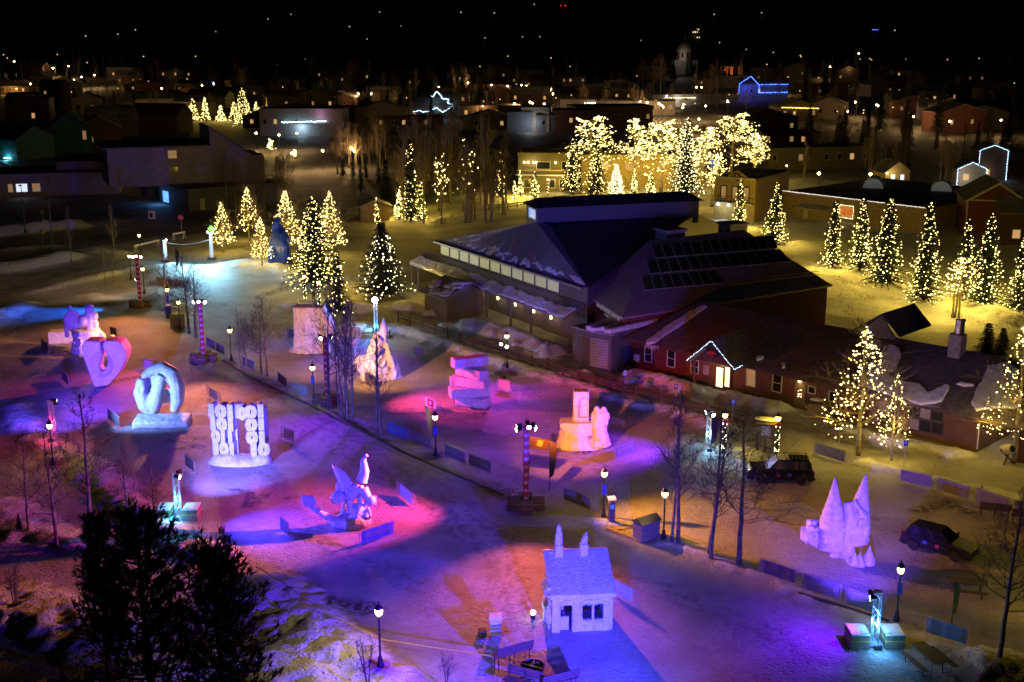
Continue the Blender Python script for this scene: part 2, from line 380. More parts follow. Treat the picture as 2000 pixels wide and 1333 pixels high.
df = mth('MULTIPLY', sp.outputs[0], rng(noise(2.5, 5), .35, .55))
c = mixc(df, c, (.045, .035, .028))
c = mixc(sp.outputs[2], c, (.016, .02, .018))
L(c, b.inputs['Base Color']); b.inputs['Roughness'].default_value = .65
bp = N('ShaderNodeBump'); bp.inputs['Strength'].default_value = 1.0; bp.inputs['Distance'].default_value = .22
vo = N('ShaderNodeTexVoronoi'); vo.inputs['Scale'].default_value = 2.6; L(tc.outputs['Object'], vo.inputs['Vector'])
bn = mth('ADD', mth('MULTIPLY', rng(vo.outputs['Distance'], .0, .35), .5), mth('ADD', mth('MULTIPLY', noise(3.0, 6, .7), .8), mth('MULTIPLY', noise(11, 3, .6), .5))); L(bn, bp.inputs['Height']); L(bp.outputs[0], b.inputs['Normal'])
me.materials.append(gm)
mk('ground', me, kind='structure')
# the straight stone kerb between the lane and the tree strip
KERB = mat('kerb_stone', (.09, .085, .08), .8, var=.4, vs=4)
def kerb(pts, name='kerb'):
    m = MB()
    for a, b_ in zip(pts[:-1], pts[1:]):
        A = Q(*a); B = Q(*b_); A.z = gz(A) + .03; B.z = gz(B) + .03; m.beam(A, B, .16, .14)
    m.obj(name, KERB, kind='structure')
kerb([(436,705),(480,733),(560,772),(640,812),(740,862),(800,890),(870,921),(950,955),(985,968)])
kerb([(1560,1165),(1640,1192),(1735,1222)])
# dark wood on the far slope, read as one mass
rs = np.random.RandomState(4)
n = 5200; fx = rs.uniform(-1100, 1100, n); fy = 720 + 1700 * rs.rand(n) ** 1.4; fz = gh(fx, fy)
m = MB()
for x, y, z in zip(fx, fy, fz):
    hh = rs.uniform(7, 16); r_ = hh * .17; a = rs.rand() * 6
    vv = [(x + r_ * math.cos(a + k * 2.1), y + r_ * math.sin(a + k * 2.1), z + .5) for k in range(3)] + [(x, y, z + hh)]
    m.add(vv, [(0, 1, 3), (1, 2, 3), (2, 0, 3)])
mk('hillside_forest', m.mesh('hillside_forest', mat('far_conifers', (.012, .018, .014), .9)), label='black conifer forest covering the far mountainside', cat='forest', kind='stuff')
# ================================================================ BUILDINGS
def nrm(a, b, c): return (b - a).cross(c - a).normalized()
def RP(px, py, o, n, off=0):        # pixel ray onto the plane (o, n), lifted by off
    d = FW * FPX + Vector((1, 0, 0)) * (px - 1000) - UP * (py - 666.5); e = Vector((0, 0, H)); o = o + n * off
    return e + d * ((o - e).dot(n) / d.dot(n))
def slab(name, m, pts, th, parent=None, **kw):
    return MB().ext(pts, (0, 0, -th)).obj(name, m, parent, **kw)
def prism(name, m, fp, z0, z1, parent=None, **kw):
    return MB().ext([(p[0], p[1], z0) for p in fp], (0, 0, z1 - z0)).obj(name, m, parent, **kw)
def inset(me_pts, c, k): return [Vector((c[0] + (p[0] - c[0]) * k, c[1] + (p[1] - c[1]) * k, p[2] if len(p) > 2 else 0)) for p in me_pts]
def plate(name, m, c4, n, th, parent, **kw):   # thin slab on a wall or roof from four corner points
    n = n.normalized(); return MB().ext([p - n * .02 for p in c4], n * (th + .02)).obj(name, m, parent, **kw)
def wrect(o, n, x0, y0, x1, y1, off=0):        # upright rectangle on a wall plane from pixel corners
    a = RP(x0, y0, o, n, off); b = RP(x1, y1, o, n, off); ta = RP(x1, y0, o, n, off)
    u = Vector((n.y, -n.x, 0)); u = u if u.x > 0 else -u
    w_ = (b - a).dot(u); 
    # keep it upright: horizontal run along u, vertical along z
    ht = abs(RP((x0 + x1) / 2, y0, o, n, off).z - RP((x0 + x1) / 2, y1, o, n, off).z)
    zc = (RP((x0 + x1) / 2, (y0 + y1) / 2, o, n, off)); cx = zc
    return [cx - u * w_ / 2 - Vector((0, 0, ht / 2)), cx + u * w_ / 2 - Vector((0, 0, ht / 2)), cx + u * w_ / 2 + Vector((0, 0, ht / 2)), cx - u * w_ / 2 + Vector((0, 0, ht / 2))]
TRIM = mat('pale_trim', (.5, .48, .45), .6, var=.15)
def window(parent, o, n, x0, y0, x1, y1, glass, trim=TRIM, name='window', bars=1, off=0, th=.06):
    r = wrect(o, n, x0, y0, x1, y1, off); c = sum(r, Vector()) / 4
    f = MB(); n = n.normalized()
    wdt = .09
    for a, b in ((0, 1), (1, 2), (2, 3), (3, 0)): f.beam(r[a] + n * .03, r[b] + n * .03, wdt, wdt)
    if bars: f.beam((r[0] + r[3]) / 2 + n * .03, (r[1] + r[2]) / 2 + n * .03, .05)
    fo = f.obj(name, trim, parent); plate('pane', glass, r, n, .015, fo); return fo
def bulbs(pts, r, m, parent, name='string_lights', jit=.04):
    b = MB()
    for p in pts: b.octa((p[0] + random.uniform(-jit, jit), p[1] + random.uniform(-jit, jit), p[2] + random.uniform(-jit, jit)), r * random.uniform(.8, 1.2))
    return mk(name, b.mesh(name, m), parent, kind='stuff')
def along(a, b, st):
    a = Vector(a); b = Vector(b); n = max(1, int((b - a).length / st)); return [a.lerp(b, (i + .5) / n) for i in range(n)]
# ---- the concert hall
HALLW = mat('hall_cladding', (.16, .14, .13), .7, var=.2, vs=2, bump=.5, wave=('Z', 2.2))
HROOF = mat('hall_metal_roof', (.3, .28, .3), .45, metal=.3, var=.25, vs=1.5)
HROOFD = mat('hall_dark_shaded_roof', (.07, .07, .08), .5, var=.3, vs=1.2)  # hall slopes away from the lights: their shade is put into this colour
REDW = mat('red_siding', (.2, .032, .03), .75, var=.25, vs=2, bump=.5, wave=('X', 5.0))
CLEAR = mat('clerestory_glow', (.4, .4, .3), .5, emit=(.86, .9, .42), es=.24, col2=(.3, .3, .22), vs=.8)
hall = thing('concert_hall', 'large dark hall with hipped metal roof, roof monitor and lit clerestory', 'building', Q(1200, 600))
hl = hall.location.copy(); hall.location = (0, 0, 0)
A = Q(857, 470, 6.5); B = Q(1147, 561, 6.5); M1 = Q(1047, 434, 11); M1b = Q(1075, 440, 10.8); M2 = Q(1360, 418, 11); Rr = Q(1450, 455, 6.8)
K = A + (M2 - M1) * 1.35; K.z = 6.5
ce = (A + B + Rr + K) / 4
prism('wall', HALLW, inset([A, B, Rr, K], ce, .985), 0, 6.35, hall)
slab('roof_slope', HROOF, [A, B, M1b, M1], .15, hall); slab('roof_slope', HROOFD, [B, Rr, M2, M1b], .15, hall); slab('roof_slope', HROOFD, [Rr, K, M2], .15, hall); slab('roof_slope', HROOFD, [A, M1, M2, K], .15, hall)
nA = nrm(A, B, M1b); nA = nA if nA.z > 0 else -nA
seam = MB()
for i in range(1, 46):
    k = i / 46; p = A.lerp(B, k); q = M1.lerp(M1b, k); q2 = p.lerp(q, 1)
    seam.beam(p + nA * .03, q2 + nA * .03, .05, .06)
seam.obj('standing_seam', HROOF, hall, kind='stuff')
# monitor along the ridge
md = (M2 - M1).normalized(); mn = Vector((md.y, -md.x, 0)).normalized(); mn = mn if mn.y < 0 else -mn
mw = 3.2; m1 = Vector(M1) - mn * .2; m2 = Vector(M2); m1.z = m2.z = 0
mf = [m1 + mn * .6, m2 + mn * .6, m2 - mn * mw, m1 - mn * mw]
prism('monitor_wall', mat('monitor_cladding', (.13, .13, .14), .6, bump=.4, wave=('X', 6.0)), mf, 10.0, 12.7, hall)
ra = [p + Vector((0, 0, 12.72)) for p in mf]; rb = (ra[0] + ra[3]) / 2 + Vector((0, 0, .9)) + md * .8; rc = (ra[1] + ra[2]) / 2 + Vector((0, 0, .9)) - md * .8
o_ = [ra[0] + mn * .5 - md * .4, ra[1] + mn * .5 + md * .4, ra[2] - mn * .5 + md * .4, ra[3] - mn * .5 - md * .4]
MB().add([*o_, rb, rc], [(0, 1, 5, 4), (1, 2, 5), (2, 3, 4, 5), (3, 0, 4), (3, 2, 1, 0)]).obj('monitor_roof', HROOFD, hall)
eo = mf[0] + Vector((0, 0, 11)); en = -md
def mrect(c0, u, a, b, z0, z1): return [c0 + u * a + Vector((0, 0, z0)), c0 + u * b + Vector((0, 0, z0)), c0 + u * b + Vector((0, 0, z1)), c0 + u * a + Vector((0, 0, z1))]
u_ = -mn
f = MB(); q = mrect(Vector(mf[0]), u_, .35, mw - .2, 11.2, 12.45)
for a, b in ((0, 1), (1, 2), (2, 3), (3, 0)): f.beam(q[a] - md * .04, q[b] - md * .04, .12)
fo = f.obj('window', TRIM, hall); plate('pane', mat('blue_lit_pane', (.3, .35, .4), .2, emit=(.25, .5, 1), es=.7, col2=(.1, .15, .2), vs=1.2), q, -md, .02, fo)
ln = (m2 - m1).length
for a, b in ((.55, .62), (.78, .87), (.88, .97)):
    q = mrect(Vector(mf[0]), md, ln * a, ln * b, 11.0, 12.3); f = MB()
    for i, j in ((0, 1), (1, 2), (2, 3), (3, 0)): f.beam(q[i] + mn * .03, q[j] + mn * .03, .1)
    fo = f.obj('window' if a > .7 else 'louvre', TRIM if a > .7 else HALLW, hall); plate('pane', GLASSD if a > .7 else HROOF, q, mn, .015, fo)
for k in range(6):
    p = Vector(mf[0]) + md * ln * .5 + Vector((0, 0, 11.1 + k * .22)); MB().beam(p + mn * .04, p + md * ln * .12 + mn * .04, .08, .06).obj('louvre_slat', TRIM, hall)
# clerestory
wn = Vector(((B - A).y, -(B - A).x, 0)).normalized(); wn = wn if wn.y < 0 else -wn
wd_ = (B - A).normalized(); WL = (B - A).length; a0 = Vector((A.x, A.y, 0)) + wn * .03
nP = 11
for i in range(nP):
    x0 = .6 + i * (WL * .83) / nP; x1 = x0 + WL * .83 / nP - .22
    q = mrect(a0, wd_, x0, x1, 4.9, 6.15); plate('clerestory_pane', CLEAR, q, wn, .02, hall)
    MB().beam(a0 + wd_ * (x1 + .11) + Vector((0, 0, 4.8)) + wn * .05, a0 + wd_ * (x1 + .11) + Vector((0, 0, 6.25)) + wn * .05, .16).obj('mullion', HALLW, hall)
MB().beam(A + wn * .35 + Vector((0, 0, -.1)), B + wn * .35 + Vector((0, 0, -.1)), .9, .22).obj('eave', HROOF, hall)
# covered walk along the hall
pw = 2.6; s0 = -3.2; s1 = WL - .5
pr = [a0 + wd_ * s0 + Vector((0, 0, 4.6)), a0 + wd_ * s1 + Vector((0, 0, 4.6)), a0 + wd_ * s1 + wn * pw + Vector((0, 0, 3.3)), a0 + wd_ * s0 + wn * pw + Vector((0, 0, 3.3))]
slab('walkway_roof', HROOF, pr, .18, hall)
for k in (0.1, 1.9, 13.8, 19.6, 25.0, 29.3):
    p = a0 + wd_ * (s0 + k) + wn * (pw - .3); MB().box((p.x, p.y, 1.65), (.22, .22, 3.2), rz=math.atan2(wd_.y, wd_.x)).obj('column', HALLW, hall)
SCON = mat('sconce_glow', (.9, .7, .3), .5, emit=(1, .72, .25), es=6, samp=False)
for i, k in enumerate((10.2, 15.2, 19.2, 23.2, 26.8)):
    p = a0 + wd_ * k + wn * .12 + Vector((0, 0, 1.95)); MB().box(p, (.24, .16, .5), rz=math.atan2(wd_.y, wd_.x)).obj('sconce', SCON, hall)
    point(hall, p + wn * .25, 34, (1, .7, .28), .1, 'sconce_light')
def ragged(c4, n, th, m_, k0=.0, k1=1.0, seed=0, nx=26, holes=0):   # uneven snow sheet lying on a sloping quad (low edge a-b, high edge d-c)
    g = random.Random(seed); n = n.normalized(); m = MB(); lo = [k0 + g.uniform(-.05, .06) for _ in range(nx + 1)]; hi = [k1 + g.uniform(-.12, .04) for _ in range(nx + 1)]
    for i in range(nx):
        if holes and g.random() < holes: continue
        def pt(i, k): return c4[0].lerp(c4[1], i / nx).lerp(c4[3].lerp(c4[2], i / nx), k)
        q = [pt(i, lo[i]), pt(i + 1.02, lo[i + 1]), pt(i + 1.02, hi[i + 1]), pt(i, hi[i])]; m.ext([p - n * .04 for p in q], n * (th * g.uniform(.7, 1.3) + .04))
    return carve(m, 'roof_snow', m_, .13, rough=.16, sm=3, seed=seed)
pnn = nrm(pr[0], pr[1], pr[2]); pnn = pnn if pnn.z > 0 else -pnn
mk('roof_snow', ragged([pr[3], pr[2], pr[1], pr[0]], pnn, .2, ROOFSNOW, .0, .62, 3, 40, 0), hall)
for k0, k1, h_, sd0 in ((.03, .075, .25, 5), (.10, .13, .5, 6), (.28, .30, .55, 7), (.17, .185, .6, 8)): mk('roof_snow', ragged([A, B, M1b, M1], nA, .1, ROOFSNOW, k0, k1 + .1, sd0, 44, h_), hall, kind='stuff')
# gabled shed at the walk's end
FL = Q(873, 627); FR = Q(944, 616); sd_ = (FR - FL).normalized(); sn = Vector((sd_.y, -sd_.x, 0)); sn = sn if sn.y < 0 else -sn; SW = (FR - FL).length
fp = [FL, FR, FR - sn * 5, FL - sn * 5]; g = MB(); apx = FL + sd_ * SW * .62
for off in (Vector(), -sn * 5):
    pass
ga = [FL, FR, FR + Vector((0, 0, 3.0)), apx + Vector((0, 0, 4.0)), FL + Vector((0, 0, 2.6))]
g.ext(ga, -sn * 5); g.obj('shed_wall', HALLW, hall)
for p, q in ((ga[4] - sd_ * .6 + Vector((0, 0, -.15)), ga[3]), (ga[3], ga[2] + sd_ * .5 + Vector((0, 0, -.1)))):
    up_ = Vector((0, 0, .06)); MB().ext([p + sn * .5 + up_, q + sn * .5 + up_, q - sn * 5.4 + up_, p - sn * 5.4 + up_], (0, 0, .14)).obj('shed_roof', HROOF, hall)
p, q = ga[4] - sd_ * .5, ga[3]; snw = MB()
for i in range(16): snw.ell((p.lerp(q, random.uniform(.05, .95)) - sn * random.uniform(-.2, 5) + Vector((0, 0, .24))), (.8, .7, .14), n=8)
mk('roof_snow', carve(snw, 'roof_snow', ROOFSNOW, .14, rough=.1), hall)
plate('shed_door', mat('grey_door', (.14, .13, .12), .6, var=.2), mrect(FL, sd_, SW * .25, SW * .48, 0.1, 2.2), sn, .05, hall)
# corner bay with the big louvre
bay = [Q(1118, 709), Q(1143, 718), Q(1193, 727), Q(1219, 714)]; bb = [p - wn * 5 for p in (bay[3], bay[0])]
prism('bay_wall', HALLW, bay + bb, 0, 3.6, hall); bc = (bay[0] + bay[2]) / 2
slab('bay_roof', HROOF, [Vector((p.x, p.y, 3.85)) for p in inset(bay + bb, bc, 1.08)], .2, hall)
bq = [Vector((p.x, p.y, 3.87)) for p in (bay[0], bay[3], bb[0], bb[1])]; bq[0] = Vector((bay[1].x, bay[1].y, 3.87)); mk('roof_snow', ragged([bq[0], Vector((bay[2].x, bay[2].y, 3.87)), bq[2], bq[3]], Vector((0, 0, 1)), .4, ROOFSNOW, .0, .95, 4, 12), hall)
bd = (bay[2] - bay[1]).normalized(); bn = Vector((bd.y, -bd.x, 0)); bn = bn if bn.y < 0 else -bn; bl = (bay[2] - bay[1]).length
SLAT = mat('louvre_metal', (.5, .47, .42), .5, metal=.2, var=.1)
for k in range(11):
    p = bay[1] + bd * bl * .2 + Vector((0, 0, .35 + k * .27)); MB().box((p + bd * bl * .35 + bn * .07), (bl * .7, .05, .2), rz=math.atan2(bd.y, bd.x), rx=R(-35)).obj('louvre_slat', SLAT, hall)
# hipped front block with the solar array
E0 = Q(1148, 578, 5); E1 = Q(1215, 621, 5); E2 = Q(1626, 557, 5); R1 = Q(1268, 470, 10); R2 = Q(1452, 449, 10)
E3 = E2 + (R2 - E2) * 1.5; E3.z = 5
fn = nrm(E1, E2, R1); fn = fn if fn.z > 0 else -fn
FROOF = mat('front_metal_roof', (.38, .34, .34), .5, metal=.2, var=.25, vs=1.2, bump=.2, wave=('X', 3))
for pts in ([E1, E2, R2, R1], [E0, E1, R1], [E2, E3, R2], [E0, R1, R2, E3]): slab('roof_slope', FROOF, pts, .2, hall)
c5 = (E1 + E2 + E3 + E0) / 4
prism('red_wall', REDW, inset([E0, E1, E2, E3], c5, .965), 0, 4.85, hall)
SOLAR = mat('solar_glass', (.008, .009, .014), .15, var=.2)
SFR = mat('solar_frame', (.7, .7, .72), .4, metal=.4)
for (tl, tr, br, bl_, n) in (((1271,478),(1510,460),(1519,486),(1280,505),13), ((1262,508),(1523,487),(1546,512),(1269,536),14), ((1253,540),(1396,528),(1414,554),(1258,568),8)):
    c4 = [RP(*p, E1, fn, .12) for p in (bl_, br, tr, tl)]
    for i in range(n):
        a, b = i / n, (i + 1) / n; q = [c4[0].lerp(c4[1], a), c4[0].lerp(c4[1], b), c4[3].lerp(c4[2], b), c4[3].lerp(c4[2], a)]
        cc = sum(q, Vector()) / 4; po = plate('solar_panel', SFR, q, fn, .04, hall); plate('cell_sheet', SOLAR, [cc + (p - cc) * .93 for p in q], fn, .055, po)
sg = MB()
for a, b in (((1425,556),(1600,536)), ((1424,550),(1600,530))):
    sg.beam(RP(*a, E1, fn, .25), RP(*b, E1, fn, .25), .05)
for k in range(9): sg.beam(RP(1425 + k * 22, 556 - k * 2.5, E1, fn, 0), RP(1425 + k * 22, 556 - k * 2.5, E1, fn, .3), .06)
sg.obj('snow_guard', HROOF, hall)
VENT = mat('pale_vent', (.34, .32, .31), .6, var=.15)
for p in (Q(1310, 468, 9.4), Q(1432, 456, 9.2)):
    v = MB(); v.box(p + Vector((0, .5, .5)), (2.5, 2.3, 1.0), rz=.5); vo = v.obj('roof_vent', VENT, hall)
    MB().box(p + Vector((0, .5, 1.12)), (2.9, 2.7, .2), rz=.5).obj('vent_cap', VENT, vo)
# sign on the red wall
swn = Vector(((E1 - E0).y, -(E1 - E0).x, 0)).normalized(); swn = swn if swn.x < 0 else -swn
sdr = (E1 - E0); sdr.z = 0; sdr.normalize(); so_ = inset([E0, E1], c5, .965)
sc0 = so_[0].lerp(so_[1], .55) + swn * .05; sc0.z = 4.3; rzs = math.atan2(sdr.y, sdr.x)
L0 = (so_[1] - so_[0]).length
sb = MB().box(sc0, (L0 * .74, .1, 1.1), rz=rzs).obj('sign_board', mat('sign_black', (.02, .016, .014), .6), hall)
SIGNT = mat('sign_letters', (.75, .72, .68), .6, emit=(.8, .7, .65), es=.12)
tm = textmesh('RIVERWALK CENTER', L0 * .074, .01, SIGNT); mk('sign_lettering', upright(tm, Matrix.Translation(sc0 + swn * .07 + Vector((0, 0, .2))) @ Matrix.Rotation(rzs, 4, 'Z') @ RX90), sb)
for k in range(14): pass
lz = MB()
for k in range(15):
    if k not in (2, 9): lz.box(sc0 + swn * .07 + sdr * (-1.1 + k * .16) + Vector((0, 0, -.3)), (.1, .02, .14), rz=rzs)
lz.obj('sign_small_line', SIGNT, sb, kind='stuff')
# ---- the long red lodge
LROOF = mat('lodge_shingles', (.19, .155, .14), .8, col2=(.1, .085, .08), vs=2.0, bump=.4, bs=14)
LWALL = mat('lodge_log_siding', (.15, .07, .03), .75, var=.3, vs=1.5, bump=.9, wave=('Z', 1.6))
LRED = mat('lodge_red_siding', (.11, .02, .018), .75, var=.3, vs=1.5, bump=.6, wave=('Z', 1.6))
lodge = thing('lodge', 'long low lodge with shingled gable roof, log siding and lit gabled porch', 'building')
EL = Q(1217, 661, 3); ER = Q(1966, 830, 3); RL = Q(1366, 589, 6); RRr = Q(1966, 699, 6)
ed = (ER - EL); ed.z = 0; ed.normalize(); ern = Vector((ed.y, -ed.x, 0)); ern = ern if ern.y < 0 else -ern
EL2 = ER + ed * 3; RL2 = RRr + ed * 4
lrn = nrm(EL, ER, RL); lrn = lrn if lrn.z > 0 else -lrn
BLk = RL - ern * 9; BLk.z = 3; BRk = RL2 - ern * 9; BRk.z = 3
slab('roof_slope', LROOF, [EL, EL2, RL2, RL], .2, lodge); slab('roof_slope', LROOF, [BLk, RL, RL2, BRk], .2, lodge)
W0 = Vector((EL.x, EL.y, 0)) - ern * .6 + ed * .4; wlen = (Q(1905, 885) - W0).dot(ed)
SPL = 7.0
prism('red_wall', LRED, [W0, W0 + ed * SPL, W0 + ed * SPL - ern * 14, W0 - ern * 14 + ed * 3], 0, 3.05, lodge)
prism('log_wall', LWALL, [W0 + ed * SPL, W0 + ed * wlen, W0 + ed * wlen - ern * 14, W0 + ed * SPL - ern * 14], 0, 3.04, lodge)
prism('log_wall', LWALL, [W0 + ed * (wlen + 3.2), W0 + ed * (wlen + 9), W0 + ed * (wlen + 9) - ern * 14, W0 + ed * (wlen + 3.2) - ern * 14], 0, 3.04, lodge)
MB().ext([RL + Vector((0, 0, -.25)), EL + Vector((0, 0, -.2)) - ern * .6, BLk + Vector((0, 0, -.2)) + ern * .6], ed * .2).obj('gable_wall', LRED, lodge)
for (x0, y0, x1, y1, g_, b_) in ((1260,678,1273,707,GLASSD,1), (1304,684,1318,717,GLASSD,1), (1350,704,1364,729,GLASSD,1), (1459,720,1475,755,WIND,1), (1510,731,1526,766,GLASSD,1), (1579,755,1592,769,GLASSD,0), (1620,765,1634,785,GLASSD,0)):
    window(lodge, W0, ern, x0, y0, x1, y1, g_, TRIM, bars=b_)
plate('electric_box', TRIM, wrect(W0, ern, 1241, 692, 1250, 706), ern, .25, lodge)
plate('notice_board', mat('notice', (.28, .24, .2), .7, var=.2), wrect(W0, ern, 1374, 714, 1384, 732), ern, .06, lodge)
for k, (x0, x1) in enumerate(((1718,1737), (1740,1757), (1776,1795), (1797,1818), (1820,1841))):
    for y0, y1 in ((792,815), (817,840)):
        yy = (k - 2) * 4
        window(lodge, W0, ern, x0, y0 + yy, x1, y1 + yy, GLASSD if (k + (y0 > 800)) % 3 else mat('blind', (.3, .26, .2), .8, var=.1), DWOOD, bars=0)
# lit doorway in the porch
dr = wrect(W0, ern, 1399, 714, 1430, 759); plate('door_frame', DWOOD, dr, ern, .08, lodge)
DGL = mat('door_glow', (.6, .5, .3), .4, emit=(1, .82, .5), es=1.6, col2=(.25, .2, .12), vs=1.3)
for x0, x1 in ((1401, 1412), (1418, 1429)):
    po = plate('door_leaf', DGL, wrect(W0, ern, x0, 718, x1, 756), ern, .11, lodge)
    q = wrect(W0, ern, x0, 718, x1, 756); MB().beam(q[1].lerp(q[2], .45) + ern * .16, q[1].lerp(q[2], .55) + ern * .16, .04).obj('handle', STEEL, po)
plate('side_door', mat('olive_door', (.16, .11, .04), .7, var=.2), wrect(W0, ern, 1553, 750, 1572, 797), ern, .07, lodge)
xl = [RP(1562 + dx, 772 + dy, W0, ern, .12) for dx in (-3, 0, 3) for dy in (-9, -3, 0, 3)]; bulbs(xl, .035, BULBW, lodge)
p = RP(1562, 746, W0, ern, .2); MB().box(p, (.25, .25, .12)).obj('door_lamp', SCON, lodge); point(lodge, p + ern * .25 - Vector((0, 0, .2)), 12, (1, .75, .3))
# porch
PL = Q(1354, 764); PR_ = Q(1426, 778); pm = (PL + PR_) / 2; pd = (PR_ - PL).normalized(); pn = Vector((pd.y, -pd.x, 0)); pn = pn if pn.y < 0 else -pn
ah = hgt(pm, 664); eh = 3.0; pL = PL - pd * .5; pR = PR_ + pd * .6
for p in (PL, PR_): MB().box((p.x, p.y, 1.5), (.2, .2, 3.0), rz=math.atan2(pd.y, pd.x)).obj('porch_post', DWOOD, lodge)
av = pm + Vector((0, 0, ah)); back = -pn * 8.5
for a in (pL + Vector((0, 0, eh)), pR + Vector((0, 0, eh - .1))): MB().ext([a + pn * .5, av + pn * .5, av + back, a + back], (0, 0, -.16)).obj('porch_roof', LROOF, lodge)
MB().ext([PL + Vector((0, 0, eh + .1)), PR_ + Vector((0, 0, eh)), av - Vector((0, 0, .3))], -pn * .12).obj('porch_gable', DWOOD, lodge)
ea, eb = pL + Vector((0, 0, eh)) + pn * .55, pR + Vector((0, 0, eh - .1)) + pn * .55
bulbs(along(ea, av + pn * .55, .13) + along(av + pn * .55, eb, .13) + along(eb, eb - pn * 1.6 + Vector((0, 0, .1)), .16), .032, BULBC, lodge)
for k in (.25, .6, 1.0): pass
wr = MB(); wc = pm + Vector((0, 0, ah - 1.05)) + pn * .15
ring = [wc + pd * .55 * math.cos(a) + Vector((0, 0, .55 * math.sin(a))) for a in [2 * math.pi * k / 14 for k in range(15)]]; wr.tube(ring, .16, 6)
wreath = wr.obj('wreath', NEEDLE, None, label='round evergreen wreath with red bow on the lodge porch gable', cat='wreath')
bw = MB(); bw.ell(wc + pd * .22 + pn * .2 + Vector((0, 0, -.1)), (.24, .1, .16), ry=R(40)); bw.ell(wc - pd * .22 + pn * .2 + Vector((0, 0, -.1)), (.24, .1, .16), ry=R(-40)); bw.beam(wc + pn * .2, wc + pn * .2 + pd * .15 - Vector((0, 0, .5)), .1); bw.beam(wc + pn * .2, wc + pn * .2 - pd * .15 - Vector((0, 0, .5)), .1)
bw.obj('bow', RED, wreath)
lp = pm + Vector((0, 0, eh - .15)) - pn * 1.2; MB().box(lp, (.3, .3, .14)).obj('porch_lamp', GLOBE, lodge); point(lodge, lp - Vector((0, 0, .3)), 60, (1, .86, .6), .15)
mp = pm - pn * 2.2; MB().box((mp.x, mp.y, gz(mp) + .03), (1.8, 1.0, .04), rz=math.atan2(pd.y, pd.x)).obj('door_mat', mat('mat_fibre', (.05, .04, .03), .9, var=.3), None, label='dark rectangular door mat outside the lit lodge doors', cat='door mat')
# cross gable, chimney, breezeway, snow patches
cg = RP(1722, 660, EL, lrn, 0); cgm = cg + Vector((0, 0, 0)); gt = Q(1722, 613, 8.4); g0 = Q(1668, 643, 6.2); g1 = Q(1757, 656, 6.2)
for a in (g0, g1): MB().ext([a, gt, gt - ern * 6, a - ern * 6], (0, 0, -.15)).obj('cross_gable_roof', HROOFD, lodge)
MB().ext([g0 - Vector((0, 0, 1)), g1 - Vector((0, 0, 1)), gt - Vector((0, 0, .2))], -ern * .3).obj('cross_gable_wall', mat('grey_gable', (.14, .13, .1), .8, var=.2), lodge)
plate('vent_window', GLASSD, [g0.lerp(g1, .45) + Vector((0, 0, .5)), g0.lerp(g1, .6) + Vector((0, 0, .5)), g0.lerp(g1, .6) + Vector((0, 0, 1.2)), g0.lerp(g1, .45) + Vector((0, 0, 1.2))], ern, .05, lodge)
ch = RP(1868, 690, EL, lrn, 0); cho = MB().box(ch + Vector((0, 0, .6)), (1.1, 1.1, 2.2), rz=-.78).obj('chimney', mat('chimney_stone', (.3, .27, .25), .85, var=.4, vs=3, bump=.8, bs=4), lodge)
MB().lathe([(.3, 0), (.3, 1.1), (.34, 1.12), (.34, 1.25)], 12, ch + Vector((0, 0, 1.7))).obj('flue', mat('flue_metal', (.5, .45, .42), .3, metal=.8), cho, smooth=False)
MB().lathe([(.16, 0), (.16, 1.0), (.22, 1.0), (.22, 1.2)], 10, ch + Vector((.5, .4, 1.7))).obj('flue', mat('dark_flue', (.08, .07, .07), .5, metal=.5), cho)
bz = W0 + ed * (wlen + 1.6) - ern * 3 + Vector((0, 0, 2.6)); MB().box(bz, (.6, .25, .1)).obj('breezeway_lamp', GLOBE, lodge); point(lodge, bz - Vector((0, 0, .3)), 70, (1, .9, .72))
dp = wrect(W0, ern, 1903, 820, 1909, 877); MB().beam(dp[1] + ern * .1, dp[2] + ern * .1, .1).obj('downspout', TRIM, lodge)
MB().beam(EL2 + ern * .05 - Vector((0, 0, .12)), Vector(EL) + ern * .05 - Vector((0, 0, .12)), .12, .14).obj('gutter', DWOOD, lodge)
def roofsnow(polys, o, n, par, th=.2):
    for poly in polys:
        q = [RP(*p, o, n, -.05) for p in poly]; mk('roof_snow', carve(MB().ext(q, n * (th + .05)), 'roof_snow', ROOFSNOW, .13, rough=.14, sm=3), par)
roofsnow([[(1378,597),(1384,601),(1368,612),(1340,632),(1320,645),(1300,658),(1281,672),(1262,676),(1262,668),(1280,655),(1300,640),(1330,622),(1355,606)],
          [(1738,676),(1758,682),(1760,700),(1748,725),(1735,735),(1765,748),(1800,752),(1812,770),(1850,752),(1857,760),(1840,788),(1800,794),(1765,783),(1700,762),(1675,755),(1682,730),(1712,715),(1727,695)],
          [(1930,718),(1968,710),(1990,725),(1992,800),(1960,800),(1940,800),(1905,806),(1896,790),(1905,765),(1918,745)],
          [(1865,752),(1880,748),(1905,752),(1902,757),(1880,757)],
          [(1475,700),(1485,697),(1494,699),(1490,704),(1478,708)], [(1526,712),(1534,710),(1535,720),(1527,724)]], EL, lrn, lodge)
icm = MB()
for k in range(26):
    p = RP(1770 + k * 2.6, 786 + k * .35, EL, lrn, 0); icm.tube([p + ern * .1, p + ern * .12 - Vector((0, 0, random.uniform(.2, .6)))], [.03, .004], 4)
for k in range(14):
    p = RP(1262 + k * 2, 672 + k * .4, EL, lrn, 0); icm.tube([p + ern * .1, p + ern * .12 - Vector((0, 0, random.uniform(.2, .6)))], [.03, .004], 4)
icm.obj('icicles', SNOW, lodge, kind='stuff')
